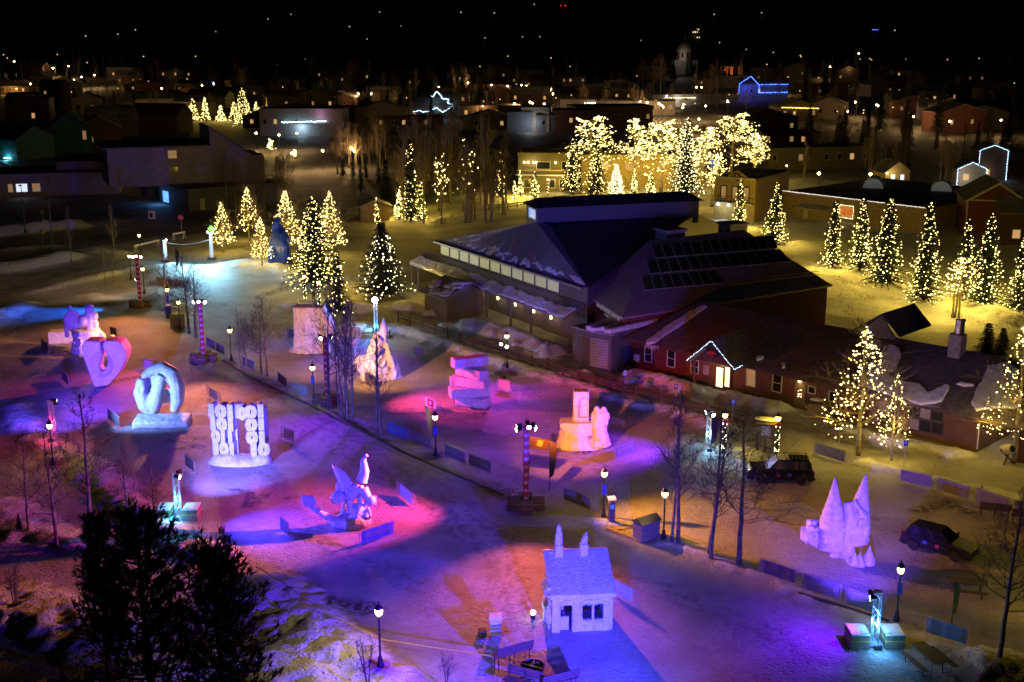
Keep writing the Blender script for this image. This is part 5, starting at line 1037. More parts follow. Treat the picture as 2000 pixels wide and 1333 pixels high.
# ---- red candy poles with snowflake panels and clusters of floodlights
CANDY = mat('candy_red', (.55, .03, .04), .5, var=.2, vs=3); FLAKE = mat('snowflake_white', (.75, .7, .72), .5)
HAYB = mat('ballast_timber', (.2, .15, .1), .85, var=.4, vs=4, bump=.4); STRAP = mat('ratchet_strap', (.6, .35, .05), .6)
def flood(t, loc, target, m=FLOOD):
    wl = Vector(loc); d = (Vector(target) - (t.location + wl)).normalized(); q = Matrix.Translation(wl) @ d.to_track_quat('Z', 'Y').to_matrix().to_4x4()
    h = MB().lathe([(.09, -.26), (.13, -.2), (.15, .06), (.17, .14)], 10, m=q).obj('floodlight', BLACK, t); MB().lathe([(.155, .145), (.15, .155)], 10, m=q).obj('lens', m, h)
    return wl + d * .3
def candy(px, py, label, h_=6.2, tw=.36):
    p = G(px, py); t = thing('candy_pole', label, 'light pole', p, 0, 'red snowflake light poles')
    MB().box((0, 0, h_ / 2), (tw, tw, h_ - .2)).obj('pole', CANDY, t)
    fl_ = MB()
    for k in range(9):
        z = .9 + k * .58
        for a in (0, 60, 120): fl_.box((0, -tw / 2 - .012, z), (.3, .02, .05), ry=R(a))
        for a in (0, 60, 120): fl_.box((tw / 2 + .012, 0, z), (.02, .3, .05), rx=R(a))
    fl_.obj('snowflakes', FLAKE, t, kind='stuff')
    for i, (dx, dy) in enumerate(((-.85, 0), (.85, 0), (0, .85), (0, -.85))):
        b = MB().box((dx, dy, .42), (.95, .8, .8)).obj('ballast_crate', HAYB, t); MB().box((dx, dy, .5), (.99, .84, .05)).obj('strap', STRAP, b)
    MB().beam((-.6, 0, h_ - .15), (.6, 0, h_ - .15), .06).beam((0, -.5, h_ + .1), (0, .5, h_ + .1), .06).beam((0, 0, h_ - .3), (0, 0, h_ + .3), .07).obj('cross_arm', BLACK, t)
    return t
def truss(px, py, label, h_, col, ce, blocks=True, name='truss_tower', tw=.34):
    p = G(px, py); t = thing(name, label, 'light tower', p, 0, 'aluminium truss light towers'); m = MB()
    for sx_ in (-1, 1):
        for sy_ in (-1, 1): m.tube([(sx_ * tw / 2, sy_ * tw / 2, .1), (sx_ * tw / 2, sy_ * tw / 2, h_)], .028, 6)
    m.obj('truss_chords', ALU, t); m = MB(); n = int(h_ / .4)
    for k in range(n):
        z0, z1 = .15 + k * (h_ - .2) / n, .15 + (k + 1) * (h_ - .2) / n; s = 1 if k % 2 else -1
        for a, b in (((-s, -1), (s, -1)), ((-s, 1), (s, 1)), ((-1, -s), (-1, s)), ((1, -s), (1, s))): m.tube([(a[0] * tw / 2, a[1] * tw / 2, z0), (b[0] * tw / 2, b[1] * tw / 2, z1)], .016, 4)
    m.obj('truss_lacing', ALU, t, kind='stuff'); MB().box((0, 0, h_ + .03), (tw + .1, tw + .1, .06)).obj('end_plate', ALU, t); MB().box((0, 0, .08), (.8, .8, .06)).obj('base_plate', ALU, t)
    if blocks:
        for dx in (-.95, .95):
            b = MB().box((dx, 0, .42), (1.05, 1.35, .8)).obj('ballast_crate', HAYB, t); MB().box((dx, 0, .86), (1.0, 1.3, .08)).obj('crate_snow', BANK, b); MB().box((dx, 0, .5), (1.09, 1.39, .05)).obj('strap', STRAP, b)
    if ce:
        MB().box((0, -.75, .18), (.4, .16, .22)).obj('up_light', BLACK, t); spot(t, (0, -1.1, .3), p + Vector((0, 0, h_ * .75)), ce, col, 75, .5, .1, 'up_light_lamp'); point(t, (0, 0, 1.25), ce * .22, col, .1, 'inner_light'); point(t, (0, -1.2, .7), ce * .12, col, .1, 'foot_light')
    return t
ORG = (1, .2, .015); PNK = (1, .05, .20); MAG = (1, .03, .4); BLU = (.01, .07, 1); PUR = (.2, .01, 1); VIO = (.36, .03, 1); LBL = (.22, .38, 1); WRM = (1, .38, .08); CYN = (.05, .55, 1); ICE = (.32, .75, 1)
K_ = .72
def W3(px, py, z=1.0): return Q(px, py, z)
cp1 = candy(275, 600, 'candy pole farthest left with bright warm cluster'); cp2 = candy(398, 706, 'candy pole left of the lane with snowflakes'); cp3 = candy(640, 788, 'candy pole hidden behind the lane tree clump'); cp4 = candy(1027, 995, 'candy pole in the middle beside the dark flag')
def beamlight(t, loc, tg, e, col, ang, blend=.3, lens=None):
    a = flood(t, loc, tg, lens or (FLOODW if col[0] > col[2] else FLOOD)); spot(t, a, tg, e * K_, col, ang, blend)
beamlight(cp1, (-.5, 0, 6.2), W3(165, 670), 9000, WRM, 90, 1); beamlight(cp1, (.5, 0, 6.2), W3(80, 720), 5000, PNK, 90, 1); beamlight(cp1, (0, -.45, 6.35), W3(330, 660), 1500, WRM, 120, 1); beamlight(cp1, (-.2, .45, 6.3), W3(90, 515), 6000, (1, .6, .3), 110, 1)
beamlight(cp2, (-.55, 0, 6.2), W3(190, 745), 15000, PNK, 80, 1); beamlight(cp2, (0, -.5, 6.35), W3(380, 795), 20000, (1, .3, .1), 58, 1); beamlight(cp2, (.5, -.1, 6.2), W3(440, 860), 5000, (1, .03, .5), 70, 1); beamlight(cp2, (.2, .4, 6.2), W3(600, 680), 2000, (.3, .02, .9), 100, 1); beamlight(cp2, (-.5, .3, 6.2), W3(175, 668), 34000, WRM, 30, 1)
beamlight(cp3, (-.5, .2, 6.2), W3(605, 655, 2), 16000, WRM, 70, 1); beamlight(cp3, (.5, .3, 6.2), W3(745, 710, 2), 16000, WRM, 64, 1); beamlight(cp3, (.5, -.2, 6.2), W3(890, 770), 34000, PNK, 62, 1); beamlight(cp3, (-.3, -.4, 6.2), W3(560, 860), 11000, (.16, .003, 1), 110, 1)
beamlight(cp4, (-.5, -.1, 6.2), W3(640, 985), 48000, PNK, 64, 1); beamlight(cp4, (.5, .3, 6.2), W3(1130, 850), 24000, ORG, 60, 1); beamlight(cp4, (.1, .5, 6.3), W3(925, 770), 14000, PUR, 56, 1); beamlight(cp4, (.5, -.2, 6.2), W3(1390, 1000), 26000, (1, .34, .06), 70, 1); beamlight(cp4, (.2, -.5, 6.3), W3(1040, 1180), 26000, (1, .16, .09), 70, 1); beamlight(cp4, (.55, 0, 6.0), W3(1620, 1060), 6000, MAG, 44, 1); beamlight(cp4, (-.55, -.3, 6.0), W3(170, 1090), 42000, (1, .3, .03), 40, 1)
tt1 = truss(349, 1012, 'cyan-lit truss tower on crates left of the foreground', 3.4, CYN, 900); tt2 = truss(735, 660, 'truss tower with glaring white flood behind the rock sculpture', 4.2, CYN, 900); tt3 = truss(106, 858, 'pink-lit truss tower with blue flood at the left', 3.3, (1, .05, .2), 420, False); tt5 = truss(1383, 878, 'white-lit truss tower beside the leaf flag', 3.2, ICE, 500, False); tt6 = truss(1707, 1258, 'blue-lit truss tower on crates at lower right', 3.1, (.1, .42, 1), 900)
tt7 = truss(1290, 1640, 'truss tower standing just below the bottom edge', 4.2, BLU, 0)
tp = G(985, 735); tt4 = thing('tripod_light', 'tripod with two lavender floods in front of the fence', 'light tower', tp)
for a in (.3, 2.4, 4.5): MB().tube([(0, 0, 1.3), (.8 * math.cos(a), .8 * math.sin(a), .02)], .03, 5).obj('leg', BLACK, tt4); MB().box((.9 * math.cos(a), .9 * math.sin(a), .15), (.6, .45, .28), rz=a).obj('sandbag', HAYB, tt4)
MB().tube([(0, 0, 1.2), (0, 0, 3.5)], .035, 6).obj('mast', BLACK, tt4)
beamlight(tt1, (.25, 0, 3.4), W3(470, 880, 1.6), 46000, (.16, .15, 1), 66, 1); beamlight(tt1, (.2, -.2, 3.1), W3(690, 1010, 1.0), 34000, (.06, .03, 1), 80, 1)
beamlight(tt2, (-.1, -.2, 4.2), W3(690, 720), 7000, VIO, 80, 1); beamlight(tt2, (.2, -.1, 4.0), W3(640, 660), 8000, BLU, 110, 1)
MB().ell((0, -.35, 4.3), (.32, .12, .32), 10).obj('flood_lens', FLOOD, tt2); point(tt2, (0, -.8, 4.3), 400, (.75, .8, 1), .2)
beamlight(tt3, (.3, 0, 3.3), W3(305, 790, 1.5), 26000, (.16, .3, 1), 56, 1); beamlight(tt3, (.3, .2, 3.0), W3(210, 735, 1.8), 44000, (.12, .04, 1), 62, 1); beamlight(tt3, (.2, .3, 3.2), W3(90, 710), 9000, (.1, .05, 1), 120, 1)
beamlight(tt4, (-.25, -.1, 3.3), W3(915, 760), 2600, VIO, 120, 1); beamlight(tt4, (.2, -.1, 3.0), W3(1120, 830, 1.5), 2600, VIO, 110, 1)
beamlight(tt5, (-.2, -.2, 3.2), W3(1165, 850, 1.5), 20000, PUR, 90, 1); beamlight(tt5, (.2, -.2, 3.0), W3(1500, 920), 1600, LBL, 90, 1)
beamlight(tt6, (-.35, .1, 3.0), W3(1650, 1040, 1.8), 34000, (.1, .03, 1), 60, 1); beamlight(tt6, (-.3, -.1, 2.8), W3(1250, 1200), 6000, (.14, .001, 1), 160, 1)
beamlight(tt7, (-.2, .2, 4.2), W3(1130, 1230, 1.8), 66000, (.01, .08, 1), 66, 1); beamlight(tt7, (-.3, .2, 4.0), W3(780, 1090), 120000, (.07, .001, 1), 84, 1)
# blue wash over the far-left path, thrown low from the first candy pole
beamlight(cp1, (-.3, .1, 3.4), W3(120, 612, 0), 26000, (.01, .13, 1), 44, .8, FLOOD)
# small work light left standing on the snow
wl_ = thing('work_light', 'small round work light on the snow left of the snow house', 'lamp', G(1041, 1208)); MB().lathe([(.13, 0), (.15, .22), (.1, .26)], 10).obj('housing', BLACK, wl_); MB().ell((0, 0, .36), (.15, .15, .13), 10).obj('lens', FLOOD, wl_)
# ---- white-wrapped floodlit entrance posts
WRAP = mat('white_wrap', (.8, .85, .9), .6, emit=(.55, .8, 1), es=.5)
for i, (x, y, tpy, lab) in enumerate(((324,512,468,'left floodlit white entrance post'), (414,508,452,'right floodlit white entrance post under the crossing sign'))):
    p = G(x, y); h_ = hgt(p, tpy); t = thing('entrance_post', lab, 'light post', p, 0, 'white entrance posts')
    MB().lathe([(.3, 0), (.22, .3), (.26, 1.2), (.2, h_ - .3), (.3, h_ - .1)], 8, rib=.08, ribn=4).obj('wrapped_post', WRAP, t); MB().box((0, 0, .2), (1.2, .8, .4)).obj('ballast', HAYB, t)
    beamlight(t, (.25 if i == 0 else -.3, -.3, h_), W3(395, 512), 30000, ICE, 58, 1); beamlight(t, (.1, -.35, h_ - .3), W3(340 if i == 0 else 450, 505), 5000, ICE, 80, 1); point(t, (0, -.9, h_ - .2), 260, ICE, .2)
beamlight(t, (.2, .3, h_ - .2), W3(545, 505, 2.5), 9000, (.1, .4, 1), 30, 1); p0, p1 = G(324, 512), G(414, 508); q0, q1 = p0 + Vector((0, 0, hgt(p0, 474))), p1 + Vector((0, 0, hgt(p1, 468)))
cb = MB().tube([q0.lerp(q1, k / 10) - Vector((0, 0, .5 * math.sin(math.pi * k / 10))) for k in range(11)], .035, 5).obj('cable', WHITE, None, label='white cable strung between the two entrance posts', cat='cable')
for i, (a, b, lab) in enumerate((((263,494),(312,482),'white sawhorse barricade left of the entrance'), ((338,470),(362,466),'white sawhorse barricade behind the entrance'))):
    A_, B_ = G(*a), G(*b); t = thing('sawhorse', lab, 'barricade', A_, 0, 'sawhorse barricades'); d = B_ - A_
    MB().beam((0, 0, 1.0), d + Vector((0, 0, 1.0)), .08, .26).obj('board', WHITE, t)
    for k in (.06, .94):
        for s in (-1, 1): MB().beam(d * k + Vector((0, 0, 1.2)), d * k + Vector((.1 * s, .4 * s, 0)), .07).obj('leg', WHITE, t)
# ---- crowd barriers with printed covers
COVER = mat('grey_cover', (.2, .19, .21), .8, var=.2, vs=1.5); COVERB = mat('blue_cover', (.06, .09, .3), .8, var=.2, vs=1.5); PANEL = mat('white_panel', (.62, .6, .62), .7, var=.15, vs=2); PANELD = mat('dark_panel', (.1, .09, .1), .7, var=.3, vs=2)
PRINT = mat('print_gold', (.42, .36, .2), .7, var=.2); PRINTW = mat('print_pale', (.45, .43, .45), .7)
btxt = {}
def barrier(a, b, label, kind='c', h_=1.08):
    A_, B_ = G(*a), G(*b); d = B_ - A_; L_ = math.hypot(d.x, d.y); rz = math.atan2(d.y, d.x); z0 = min(A_.z, B_.z)
    t = thing('crowd_barrier', label, 'barrier', (A_.x, A_.y, z0), rz, 'steel crowd barriers')
    r_ = [(0, 0, .12), (0, 0, h_ - .08), (.08, 0, h_), (L_ - .08, 0, h_), (L_, 0, h_ - .08), (L_, 0, .12)]
    MB().tube(r_, .022, 5).tube([(0, 0, .2), (L_, 0, .2)], .018, 5).obj('frame', STEEL, t)
    for x in (.18, L_ - .18): MB().tube([(x, -.3, .02), (x, -.22, .1), (x, 0, .16), (x, .22, .1), (x, .3, .02)], .02, 4).obj('foot', STEEL, t)
    n = max(4, int(L_ / .13)); bm = MB()
    for k in range(1, n): bm.tube([(L_ * k / n, 0, .2), (L_ * k / n, 0, h_ - .01)], .009, 4, cap=False)
    bm.obj('bars', STEEL, t, kind='stuff')
    if kind == 'n': return t
    cm = {'c': COVER, 'b': COVERB, 'w': PANEL, 'd': PANELD, 'p': PANEL}[kind]; x0, x1 = (.12, L_ - .1) if kind in 'cb' else (L_ * .2, L_ * .8) if kind in 'wp' else (.1, L_ * .9)
    cv = MB()
    nn = 8
    pts = [(x0 + (x1 - x0) * k / nn, -.045 + .02 * math.sin(k * 2.1 + L_), z) for z in (.16, h_ - .05) for k in range(nn + 1)]
    cv.add(pts, [(k, k + 1, nn + 2 + k, nn + 1 + k) for k in range(nn)]); co_ = cv.obj('cover', cm, t)
    if kind in 'cb':
        key = kind
        if key not in btxt: btxt[key] = upright(textmesh('BRECKENRIDGE', .27, .004, PRINT if kind == 'c' else mat('print_faint', (.3, .2, .22), .7)), RX90)
        w_ = max(v.co.x for v in btxt[key].vertices) * 2; o = mk('lettering', btxt[key], co_, ((x0 + x1) / 2, -.078, .62)); k_ = (x1 - x0) * .8 / w_; o.scale = (k_, 1, min(1.15, k_ * 1.1))
    elif kind == 'p':
        MB().box(((x0 + x1) / 2, -.08, .62), ((x1 - x0) * .5, .01, .6)).obj('poster_field', mat('poster_maroon', (.14, .03, .04), .7), co_); MB().box(((x0 + x1) / 2, -.09, .62), (.35, .01, .35)).obj('poster_mark', FLAKE, co_)
    return t
for a, b, k, lab in (
 ((1100,978),(1154,1000),'c','covered barrier right of the middle candy pole'),((869,890),(910,909),'c','third covered lane barrier, right of the bannered lamp'),((915,910),(961,929),'c','fourth covered lane barrier, last before the candy pole'),((756,846),(799,862),'b','first bluish lane barrier right of the tree clump'),((801,862),(842,880),'c','second lane barrier left of the bannered lamp'),
 ((569,765),(600,778),'c','barrier left of the lamp at the tree clump'),((543,746),(561,760),'c','small barrier left of the tree-clump lamp'),((474,714),(498,726),'c','barrier beside the orange-lit saplings'),((403,676),(421,686),'c','first barrier beside the second candy pole'),((422,687),(440,697),'c','second barrier beside the second candy pole'),
 ((279,719),(301,728),'w','barrier right of the heart sculpture'),((82,678),(96,691),'d','narrow barrier at the far left sculpture'),((122,742),(136,757),'d','small barrier left of the heart sculpture'),((211,819),(234,838),'d','dark-panelled barrier left of the looped sculpture'),((405,774),(432,792),'w','white-panelled barrier above the number sculpture'),((550,857),(582,869),'w','white-panelled barrier right of the number sculpture'),((362,911),(382,927),'d','dark barrier beside the cyan truss tower'),
 ((548,1036),(568,1053),'d','dark sign barrier left of the winged figure'),((703,1068),(770,1045),'b','blue-covered barrier in front of the winged figure'),((776,965),(812,996),'w','barrier right of the winged figure'),((967,759),(1004,768),'w','white-panelled barrier right of the stacked beams'),((808,694),(832,703),'w','white-panelled barrier right of the rock sculpture'),((824,793),(860,807),'p','poster barrier left of the stacked beams'),((1199,901),(1238,883),'c','covered barrier right of the niche sculpture'),((1186,838),(1218,846),'n','bare barrier behind the niche sculpture'),
 ((1481,1120),(1555,1145),'c','left of the three covered barriers in the lower right row'),((1565,1149),(1641,1176),'c','middle of the three covered barriers in the lower right row'),((1650,1181),(1729,1209),'c','right of the three covered barriers, beside the truss tower'),((1804,1237),(1890,1264),'c','lone covered barrier above the near picnic table'),((1588,887),(1651,907),'c','covered barrier behind the off-road car'),
 ((1755,941),(1820,957),'c','first barrier of the far right row'),((1828,959),(1893,979),'c','second barrier of the far right row'),((1904,980),(1971,1002),'c','third barrier of the far right row, behind a bench'),((1978,1004),(2050,1024),'c','fourth barrier of the far right row, cut by the edge'),((1188,1156),(1247,1188),'w','barrier right of the snow house'),((553,662),(584,661),'c','barrier left of the slab sculpture'),((216,656),(231,661),'d','small panel barrier behind the far left sculpture'),((713,746),(738,758),'d','dark panel barrier below the rock sculpture')):
    barrier(a, b, lab, k)
# drooping rope lines between barriers
ROPE = mat('rope', (.25, .2, .12), .8)
for a, b, lab in (((772,1046),(812,994),'thin rope from the blue-covered barrier to the next'),((570,1052),(703,1066),'thin rope in front of the winged figure'),((1004,766),(1186,838),'thin rope between stacked beams and niche sculpture'),((1238,883),(1330,905),'thin rope right of the niche sculpture')):
    A_, B_ = G(*a), G(*b); MB().tube([A_.lerp(B_, k / 8) + Vector((0, 0, .9 - .35 * math.sin(math.pi * k / 8))) for k in range(9)], .012, 4).obj('rope', ROPE, None, label=lab, cat='rope')
TAPE = mat('yellow_tape', (.7, .5, .1), .6)
A_ = [(500,1122),(560,1160),(640,1215),(750,1268),(860,1285),(980,1303),(1060,1325)]; MB().tube([G(*a) + Vector((0, 0, .55)) for a in A_], .028, 4).obj('caution_tape', TAPE, None, label='yellow caution tape strung across the foreground', cat='tape')
# ---- split-rail fence
def rail_fence(pp, label, n_sub=3):
    pts = [G(*p) for p in pp]; t = thing('rail_fence', label, 'fence', pts[0]); o0 = pts[0]; P_ = []
    for a, b in zip(pts[:-1], pts[1:]):
        for k in range(n_sub): P_.append(a.lerp(b, k / n_sub))
    P_.append(pts[-1])
    pm_ = MB().box((0, 0, .55), (.16, .16, 1.3)).fix('post', DWOOD)
    for i, p in enumerate(P_):
        p.z = gz(p); mk('post', pm_, t, p - o0, rz=random.uniform(-.2, .2))
        if i:
            for z in (.45, .9): MB().beam(P_[i - 1] - o0 + Vector((0, 0, z)), p - o0 + Vector((0, 0, z + random.uniform(-.05, .05))), .09, .12).obj('rail', DWOOD, t)
rail_fence([(778,628),(850,652),(925,678),(1010,706),(1100,735),(1190,764),(1270,787),(1340,806),(1455,835)], 'brown split-rail fence running between plaza and hall', 3)
rail_fence([(955,412),(1010,406),(1065,396),(1120,390)], 'dark split-rail fence below the corner house', 3)
# ---- signs
SIGNB = mat('sign_blue', (.03, .06, .42), .5); YG = mat('sign_fluorescent', (.45, .75, .03), .5, emit=(.5, .9, .05), es=.25)
def post_sign(px, py, tpy, label, m, shape='rect', w_=.32, hh=.45, txt=None):
    p = G(px, py); h_ = hgt(p, tpy); t = thing('sign_post', label, 'sign', p, 0); MB().tube([(0, 0, 0), (0, 0, h_)], .03, 5).obj('post', STEEL, t)
    if shape == 'rect': b = MB().box((0, -.05, h_ - hh / 2), (w_, .02, hh))
    elif shape == 'dia': b = MB().box((0, -.05, h_ - hh / 2), (w_, .02, w_), ry=R(45))
    else: b = MB().lathe([(w_ * .54, -.01), (w_ * .54, .01)], 8, m=Matrix.Translation((0, -.05, h_ - hh / 2)) @ Matrix.Rotation(R(90), 4, 'X') @ Matrix.Rotation(R(22.5), 4, 'Z'))
    bo = b.obj('sign_plate', m, t)
    if shape == 'dia': MB().box((0, -.07, h_ - hh / 2 + .02), (.1, .01, .35)).ell((.0, -.07, h_ - hh / 2 + .28), (.08, .01, .08), 6).box((.08, -.07, h_ - hh / 2 - .2), (.06, .01, .25), ry=.5).obj('walker_symbol', BLACK, bo)
    if txt: mk('sign_text', upright(textmesh(txt, w_ * .34, .004, WHITE), Matrix.Translation((0, -.075, h_ - hh / 2)) @ RX90), bo)
    if shape == 'rect' and m is SIGNB: MB().box((0, -.07, h_ - hh * .4), (w_ * .4, .01, hh * .4)).obj('wheelchair_symbol', WHITE, bo)
    return t
post_sign(1639, 873, 833, 'small blue parking sign left of the tall lit aspen', SIGNB); post_sign(1765, 917, 860, 'blue parking sign in front of the lodge windows', SIGNB); post_sign(1430, 828, 780, 'blue sign beside the garlanded lamp', SIGNB); post_sign(1319, 795, 750, 'blue sign between fence and lodge', SIGNB); post_sign(1220, 768, 724, 'pale small sign beside the fence at the louvre bay', WHITE)
post_sign(356, 470, 420, 'red octagonal stop sign in front of the annex', mat('stop_red', (.45, .06, .08), .6), 'oct', .85, .85, 'STOP'); ps = post_sign(416, 507, 440, 'fluorescent crossing sign beside the right entrance post', YG, 'dia', .8, 1.1); post_sign(86, 494, 448, 'yellow crossing sign on the snow heap', mat('dim_yellow', (.5, .42, .03), .6), 'dia', .6, .8); post_sign(87, 455, 410, 'pale yellow sign behind the left snow heap', mat('pale_yellow', (.5, .46, .2), .6), 'dia', .5, .7)
for (x, y, tpy, lab) in ((50,456,362,'tall dark lamp mast behind the left snow heap'),(104,492,388,'tall dark lamp mast in front of the left snow heap')):
    p = G(x, y); h_ = hgt(p, tpy); t = thing('lamp_mast', lab, 'lamp post', p, 0, 'unlit lamp masts'); MB().tube([(0, 0, 0), (0, 0, .8), (0, 0, h_)], [.2, .1, .06], 8).obj('mast', mat('mast_green', (.02, .04, .04), .5), t); MB().box((0, -.3, h_), (.3, .8, .14)).obj('lamp_head', BLACK, t); MB().lathe([(.24, 0), (.24, .5), (.12, .7)], 8).obj('base', mat('mast_teal', (.02, .08, .08), .6), t)
p = G(297, 428); t = thing('donation_bin', 'white printed bin on the road before the annex', 'bin', p); bevel(MB().box((0, 0, .75), (1.1, .8, 1.5)).obj('body', WHITE, t).data, .06); MB().box((0, -.41, .7), (.5, .02, .8)).obj('print', BLACK, t)
# feather flags
def flag(px, py, tpy, label, m, w_=.55, lean=0, arm=False):
    p = G(px, py); h_ = hgt(p, tpy); t = thing('feather_flag', label, 'flag', p, 0, 'feather flags'); lx = lean * h_
    MB().tube([(0, 0, 0), (lx * .5, 0, h_ * .5), (lx * .9, 0, h_ * .92), (lx + .15, 0, h_)], [.03, .025, .018, .012], 5).obj('pole', BLACK, t)
    prof = [(.25, .12), (.32, .6), (.5, .85), (.75, 1.0), (.9, .95), (.97, .6), (1.0, .15)]
    m_ = MB(); v = []
    for f_, k in prof: v += [(lx * f_ - .02, -.03, h_ * f_), (lx * f_ + w_ * k, -.03 + .05 * math.sin(f_ * 9), h_ * f_)]
    m_.add(v, [(2 * i, 2 * i + 1, 2 * i + 3, 2 * i + 2) for i in range(len(prof) - 1)]); m_.obj('cloth', m, t)
    return t
flag(345, 531, 487, 'black feather flag on the floodlit path', mat('flag_black', (.01, .015, .015), .8), .5); flag(844, 880, 793, 'leaning thin feather flag beside the bannered lamp', mat('flag_drab', (.09, .085, .05), .8), .35, -.14); flag(1073, 958, 862, 'dark leaf-shaped feather flag right of the candy pole', mat('flag_dark', (.035, .025, .02), .8), .5); flag(1388, 886, 815, 'dark leaf-shaped flag beside the white-lit truss', mat('flag_brown', (.05, .025, .018), .8), .5); flag(1858, 1222, 1138, 'yellow-green feather flag behind the lone barrier', mat('flag_lime', (.22, .3, .03), .8), .3)
A_, B_ = G(1033, 945), G(1070, 952); t = thing('event_banner', 'dark event banner with orange square left of the leaf flag', 'banner', A_); MB().box(((B_ - A_) / 2) + Vector((0, 0, 3.3)), (1.5, .04, .8), ry=R(14)).obj('cloth', mat('banner_dark', (.04, .02, .015), .8), t); MB().box((B_ - A_) / 2 + Vector((.1, -.04, 3.3)), (.4, .02, .45), ry=R(14)).obj('square_mark', mat('banner_orange', (.6, .22, .06), .7), t); MB().tube([(0, 0, 0), (0, 0, 3.9)], .03, 5).obj('pole', BLACK, t)
# ================================================================ SNOW SCULPTURES
class Loc:
    def __init__(s, bx, by):
        s.p = Q(bx, by); s.bx, s.by, s.k = bx, by, scl(s.p); d = math.atan2(H, s.p.y); s.c = math.cos(d)
    def __call__(s, px, py, y=0): return Vector(((px - s.bx) / s.k, y, (s.by - py) / (s.k * s.c)))
def sculpture(label, L_, mesh, name='snow_sculpture'):
    return mk(name, mesh, None, L_.p, label=label, cat='snow sculpture', group='carved snow sculptures')
# drum, disc and pillar
L1 = Loc(182, 690); m = MB(); c = MB(); q = L1(172, 690)
m.lathe([(1.75, 0), (1.6, .6), (1.35, 1.6), (1.45, 2.4), (1.3, 2.6)], 18, q, rib=.04, ribn=7)
m.ell(L1(147, 628, .2), (.95, .32, 1.2), 18, rz=R(25)); m.box(L1(130, 640, .6), (.35, .6, 2.4)); m.ell(L1(143, 602, .3), (.2, .2, .25), 8)
m.ell(L1(169, 626, -.3), (.55, .5, .6), 12); m.box(L1(181, 640, -.1) , (.55, .8, 4.3)); m.ell(L1(184, 602), (.42, .4, .35), 8); m.ell(L1(177, 601, .1), (.2, .2, .3), 8)
for i, (x, y, r) in enumerate(((190,618,.45),(191,634,.4),(189,650,.5),(192,662,.45))): m.ell(L1(x, y), (r, r, r * 1.15), 10)
for i, x in enumerate((196, 201, 205)): m.lathe([(.26, 0), (.24, 1.5 - i * .25), (.15, 1.65 - i * .25)], 8, L1(x, 672))
m.box(L1(222, 668), (.5, .5, 1.5))
for k in range(14): a = k * .55; r_ = .08 + k * .055; pp = L1(156, 665) + Vector((r_ * math.cos(a), -1.55, r_ * math.sin(a))); m.ell(pp, (.1, .14, .1), 6)
c.box(L1(150, 628, -.15), (.13, .5, 1.5), ry=R(12), rz=R(25))
o = sculpture('far left sculpture of drum, half disc and knobbly pillar', L1, carve(m, 's1', SNOW, .09, c, 2, .05))
snowblk = bevel(MB().box((0, 0, .6), (2.6, 1.6, 1.3)).fix('snow_block', SNOW), .08); mk('snow_block', snowblk, None, Q(122, 668), label='plain cut snow block left of the drum sculpture', cat='snow block', rz=.15)
# split heart
L2 = Loc(203, 752); P2 = [(189,752),(216,749),(240,725),(255,698),(257,682),(249,667),(237,662),(216,663),(213,672),(218,687),(217,702),(212,718),(203,727),(199,716),(203,702),(208,687),(208,664),(180,663),(172,671),(174,695),(183,727)]
m = MB(); m.ext([L2(*a, -.9) for a in P2], (0, 1.9, 0)); c = MB(); c.ell(L2(208, 708, -1.2), (1.15, .95, 1.35), 16); 
sculpture('purple-lit split heart shell with an open slot', L2, carve(m, 's2', SNOW, .08, c, 12, .09, 2))
# looped abstract on a slab
L3 = Loc(312, 812); m = MB()
m.tube([L3(298, 812), L3(286, 792), L3(278, 766), L3(282, 740)], [.42, .7, .66, .36], 12).tube([L3(298, 812), L3(305, 787), L3(313, 760), L3(323, 733)], [.42, .66, .6, .5], 12).ell(L3(295, 790), (.75, .6, .95), 12)
m.tube([L3(283, 738, .2), L3(300, 727, .35), L3(322, 721, .4), L3(340, 733, .3), L3(349, 758, .2), L3(348, 785, .1), L3(340, 805, 0)], [.3, .45, .56, .68, .68, .58, .36], 12).ell(L3(336, 752, .3), (.6, .4, .8), 12).ell(L3(313, 762, .55), (1.45, .32, 1.5), 14)
c = MB(); c.lathe([(.3, -2), (.3, 2)], 10, m=Matrix.Translation(L3(331, 756)) @ RX90); c.ell(L3(283, 757, -.75), (.36, .36, .46), 10)
sculpture('smooth looped abstract sculpture with round eye holes', L3, carve(m, 's3', SNOW, .07, c, 5, .06, 3))
slb = MB(); slb.box((0, 0, .28), (4.6, 2.6, .56)); o = mk('snow_plinth', carve(slb, 'plinth', SNOW, .1, None, 2, .12, 6), None, Q(318, 828), label='rough snow slab under the looped sculpture', cat='snow plinth', rz=.1)
# wall of ones and zeros
L4 = Loc(468, 903); t = thing('number_sculpture', 'curved snow wall carved from stacked ones and zeros', 'snow sculpture', L4.p, 0, 'carved snow sculptures')
rowsL = ['101', '101', '011', '101']; rowsR = ['101', '01', '01', '10']
def digits(txt, w_, x0, z0, yaw, y0, hh):
    me = textmesh(txt, hh * 1.22, .42, SNOW, .115, 'CENTER', .95); xs = [v.co.x for v in me.vertices]; k = w_ / (max(xs) - min(xs)); return mk('digit_row', upright(me, Matrix.Translation((x0, y0, z0)) @ Matrix.Rotation(yaw, 4, 'Z') @ RX90 @ Matrix.Diagonal((k, 1, 1, 1))), t)
hh = 1.08
for i in range(4):
    z = 4.15 - i * 1.03
    digits(rowsL[i], 1.95 - .12 * i, -1.15 + .03 * i, z, R(-8), .25, hh); digits(rowsR[i] if i else '01', 1.45, 1.45 + .1 * (i == 3), z, R(10), .1, hh)
    if i < 1: digits('1', .6, .1, z, R(25), .2, hh); digits('0', .75, .55, z - .1, R(-10), .05, hh)
